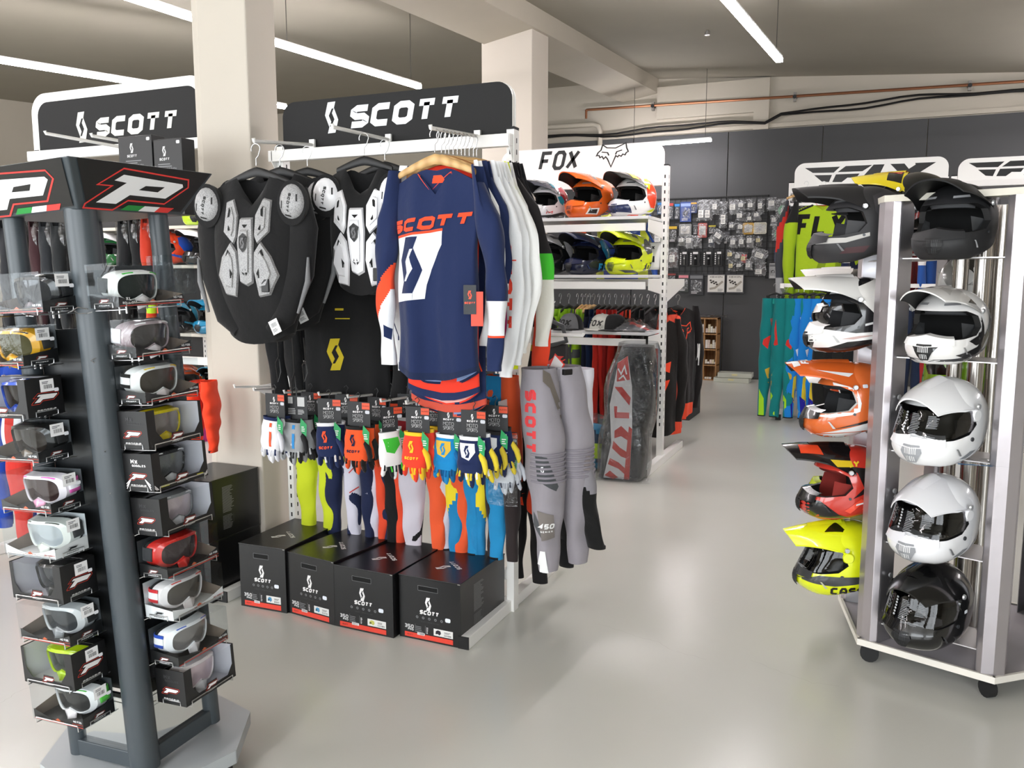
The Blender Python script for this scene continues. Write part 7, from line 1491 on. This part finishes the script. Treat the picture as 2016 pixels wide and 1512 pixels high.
# garments hung on the left rack
GL_='garments on the left framed-sign rack'
for i,(px,c,m_,lab) in enumerate(((240,'1a1b1d','2a2c2e','black garment in clear plastic, first behind the goggle stand'),(258,'17181a','3a3c3e','black garment in clear plastic, second behind the goggle stand'),(276,'d8461c','e8a02a','orange garment in clear plastic behind the goggle stand'),(288,'b5321c','9fd02a','red garment with lime hem in clear plastic'),(304,'1e2b52','f0502e','navy garment with an orange mark beside the stand post'),
    (40,'1f2a22','4a4c4e','dark green garment in clear plastic at the left'),(66,'3a2226','55575a','dark maroon garment in clear plastic at the left'),(92,'2a2c30','9a9c9e','charcoal garment in clear plastic at the left'),(118,'26282a','77797b','dark grey garment in clear plastic next to the stand post'),(10,'2c2d31','1c1c1e','black garment at the left picture edge'))):
    q=at(px,330,3.36); q.z=2.02; jersey(q,R(-40+rnd.uniform(-6,6)),c,lab,GL_,w=.17,ln=.62,depth=.045,sh=-.10,sl=.60,sr=.05,seed=320+i,sleeve=[(0,c),(.55,m_),(.7,c)])
    if i not in (4,9):
        b=MB(); b.grid(lambda u,v:(lambda a:V((.22*cos(a)*(1 if v>.1 else .6),.05*sin(a)*(1-.2*v),-.06-.80*v+.02*sin(u*20)*v)))(2*PI*u),16,12,FILM,wrap=True); o=b.obj('garment_cover',smooth=60); o.location=q; o.rotation_euler=(0,0,R(-40)); tag(o,'clear plastic cover over the '+lab.replace(' in clear plastic',''),'garment cover','clear garment covers')
for i,(px,py,c,lo,kw,lab) in enumerate(((50,720,'e9e9ec','c8322a',dict(marks=[([[(-.10,.0),(-.04,.0),(-.07,-.9),(-.10,-.9)]],'c8322a')]),'white and red riding pants at the lower left behind the goggle boxes'),(8,700,'1c3f9c','1c3f9c',{},'blue riding pants at the left picture edge'),(398,730,'ee4424','ee4424',{},'orange red riding pants between the goggle stand and the pillar'),(-40,700,'22262c','22262c',{},'dark riding pants cut by the left picture edge'))):
    q=at(px,py,3.2); pants(q,R(20),c,lab,GL_,lower=lo,w=.24 if i!=2 else .11,ln=.95 if i!=2 else .36,d=.07,z0=-.05,seed=340+i,bend=.0,**kw)
rod(LR,(-4.55,3.5,1.36),(-4.55,2.9,1.36),.008,.012,'hanging_arm')
for k,(pa_,pb_,lab) in enumerate((((242,308),(272,330),'black SCOTT packet left of its twin above the logo header'),((311,367),(277,335),'black SCOTT PROTECTION packet beside the pillar above the logo header'))):
    A=at(pa_[0],pb_[0],3.0); B=at(pa_[1],pb_[0]+3,3.0); w=B.x-A.x; t=thing('protection_packet',lab,'packet',(0,0,0),0,'black packets above the logo header'); t.location=((A.x+B.x)/2,3.0,A.z)
    b=MB(); b.box((-w/2,-.03,-.34),(w/2,.05,0),mat('161617',.45)); fr=(V((0,-.03,0)),X_,Z_,-Y_); b.stamp(xf(EMB,.022,-.02,-.055),fr,LGR,.001); b.stamp(word('SCOTT',.012,.011,.0035,.2,.12,x0=-.02,y0=-.09),fr,LGR,.001); b.stamp(word('PROTECTION',.012,.009,.0025,0,.2,y0=-.135),fr,GRY,.001); b.stamp(lines(-.06,-.125,.04,-.105,2),fr,GRY,.001); b.obj('carton',t,bev=.003)
    b=MB(); b.stamp([rrect(.02,.014,.004,3)],(V((w/2-.02,-.031,-.018)),X_,Z_,-Y_),PAP,.001); b.obj('price_sticker',t)
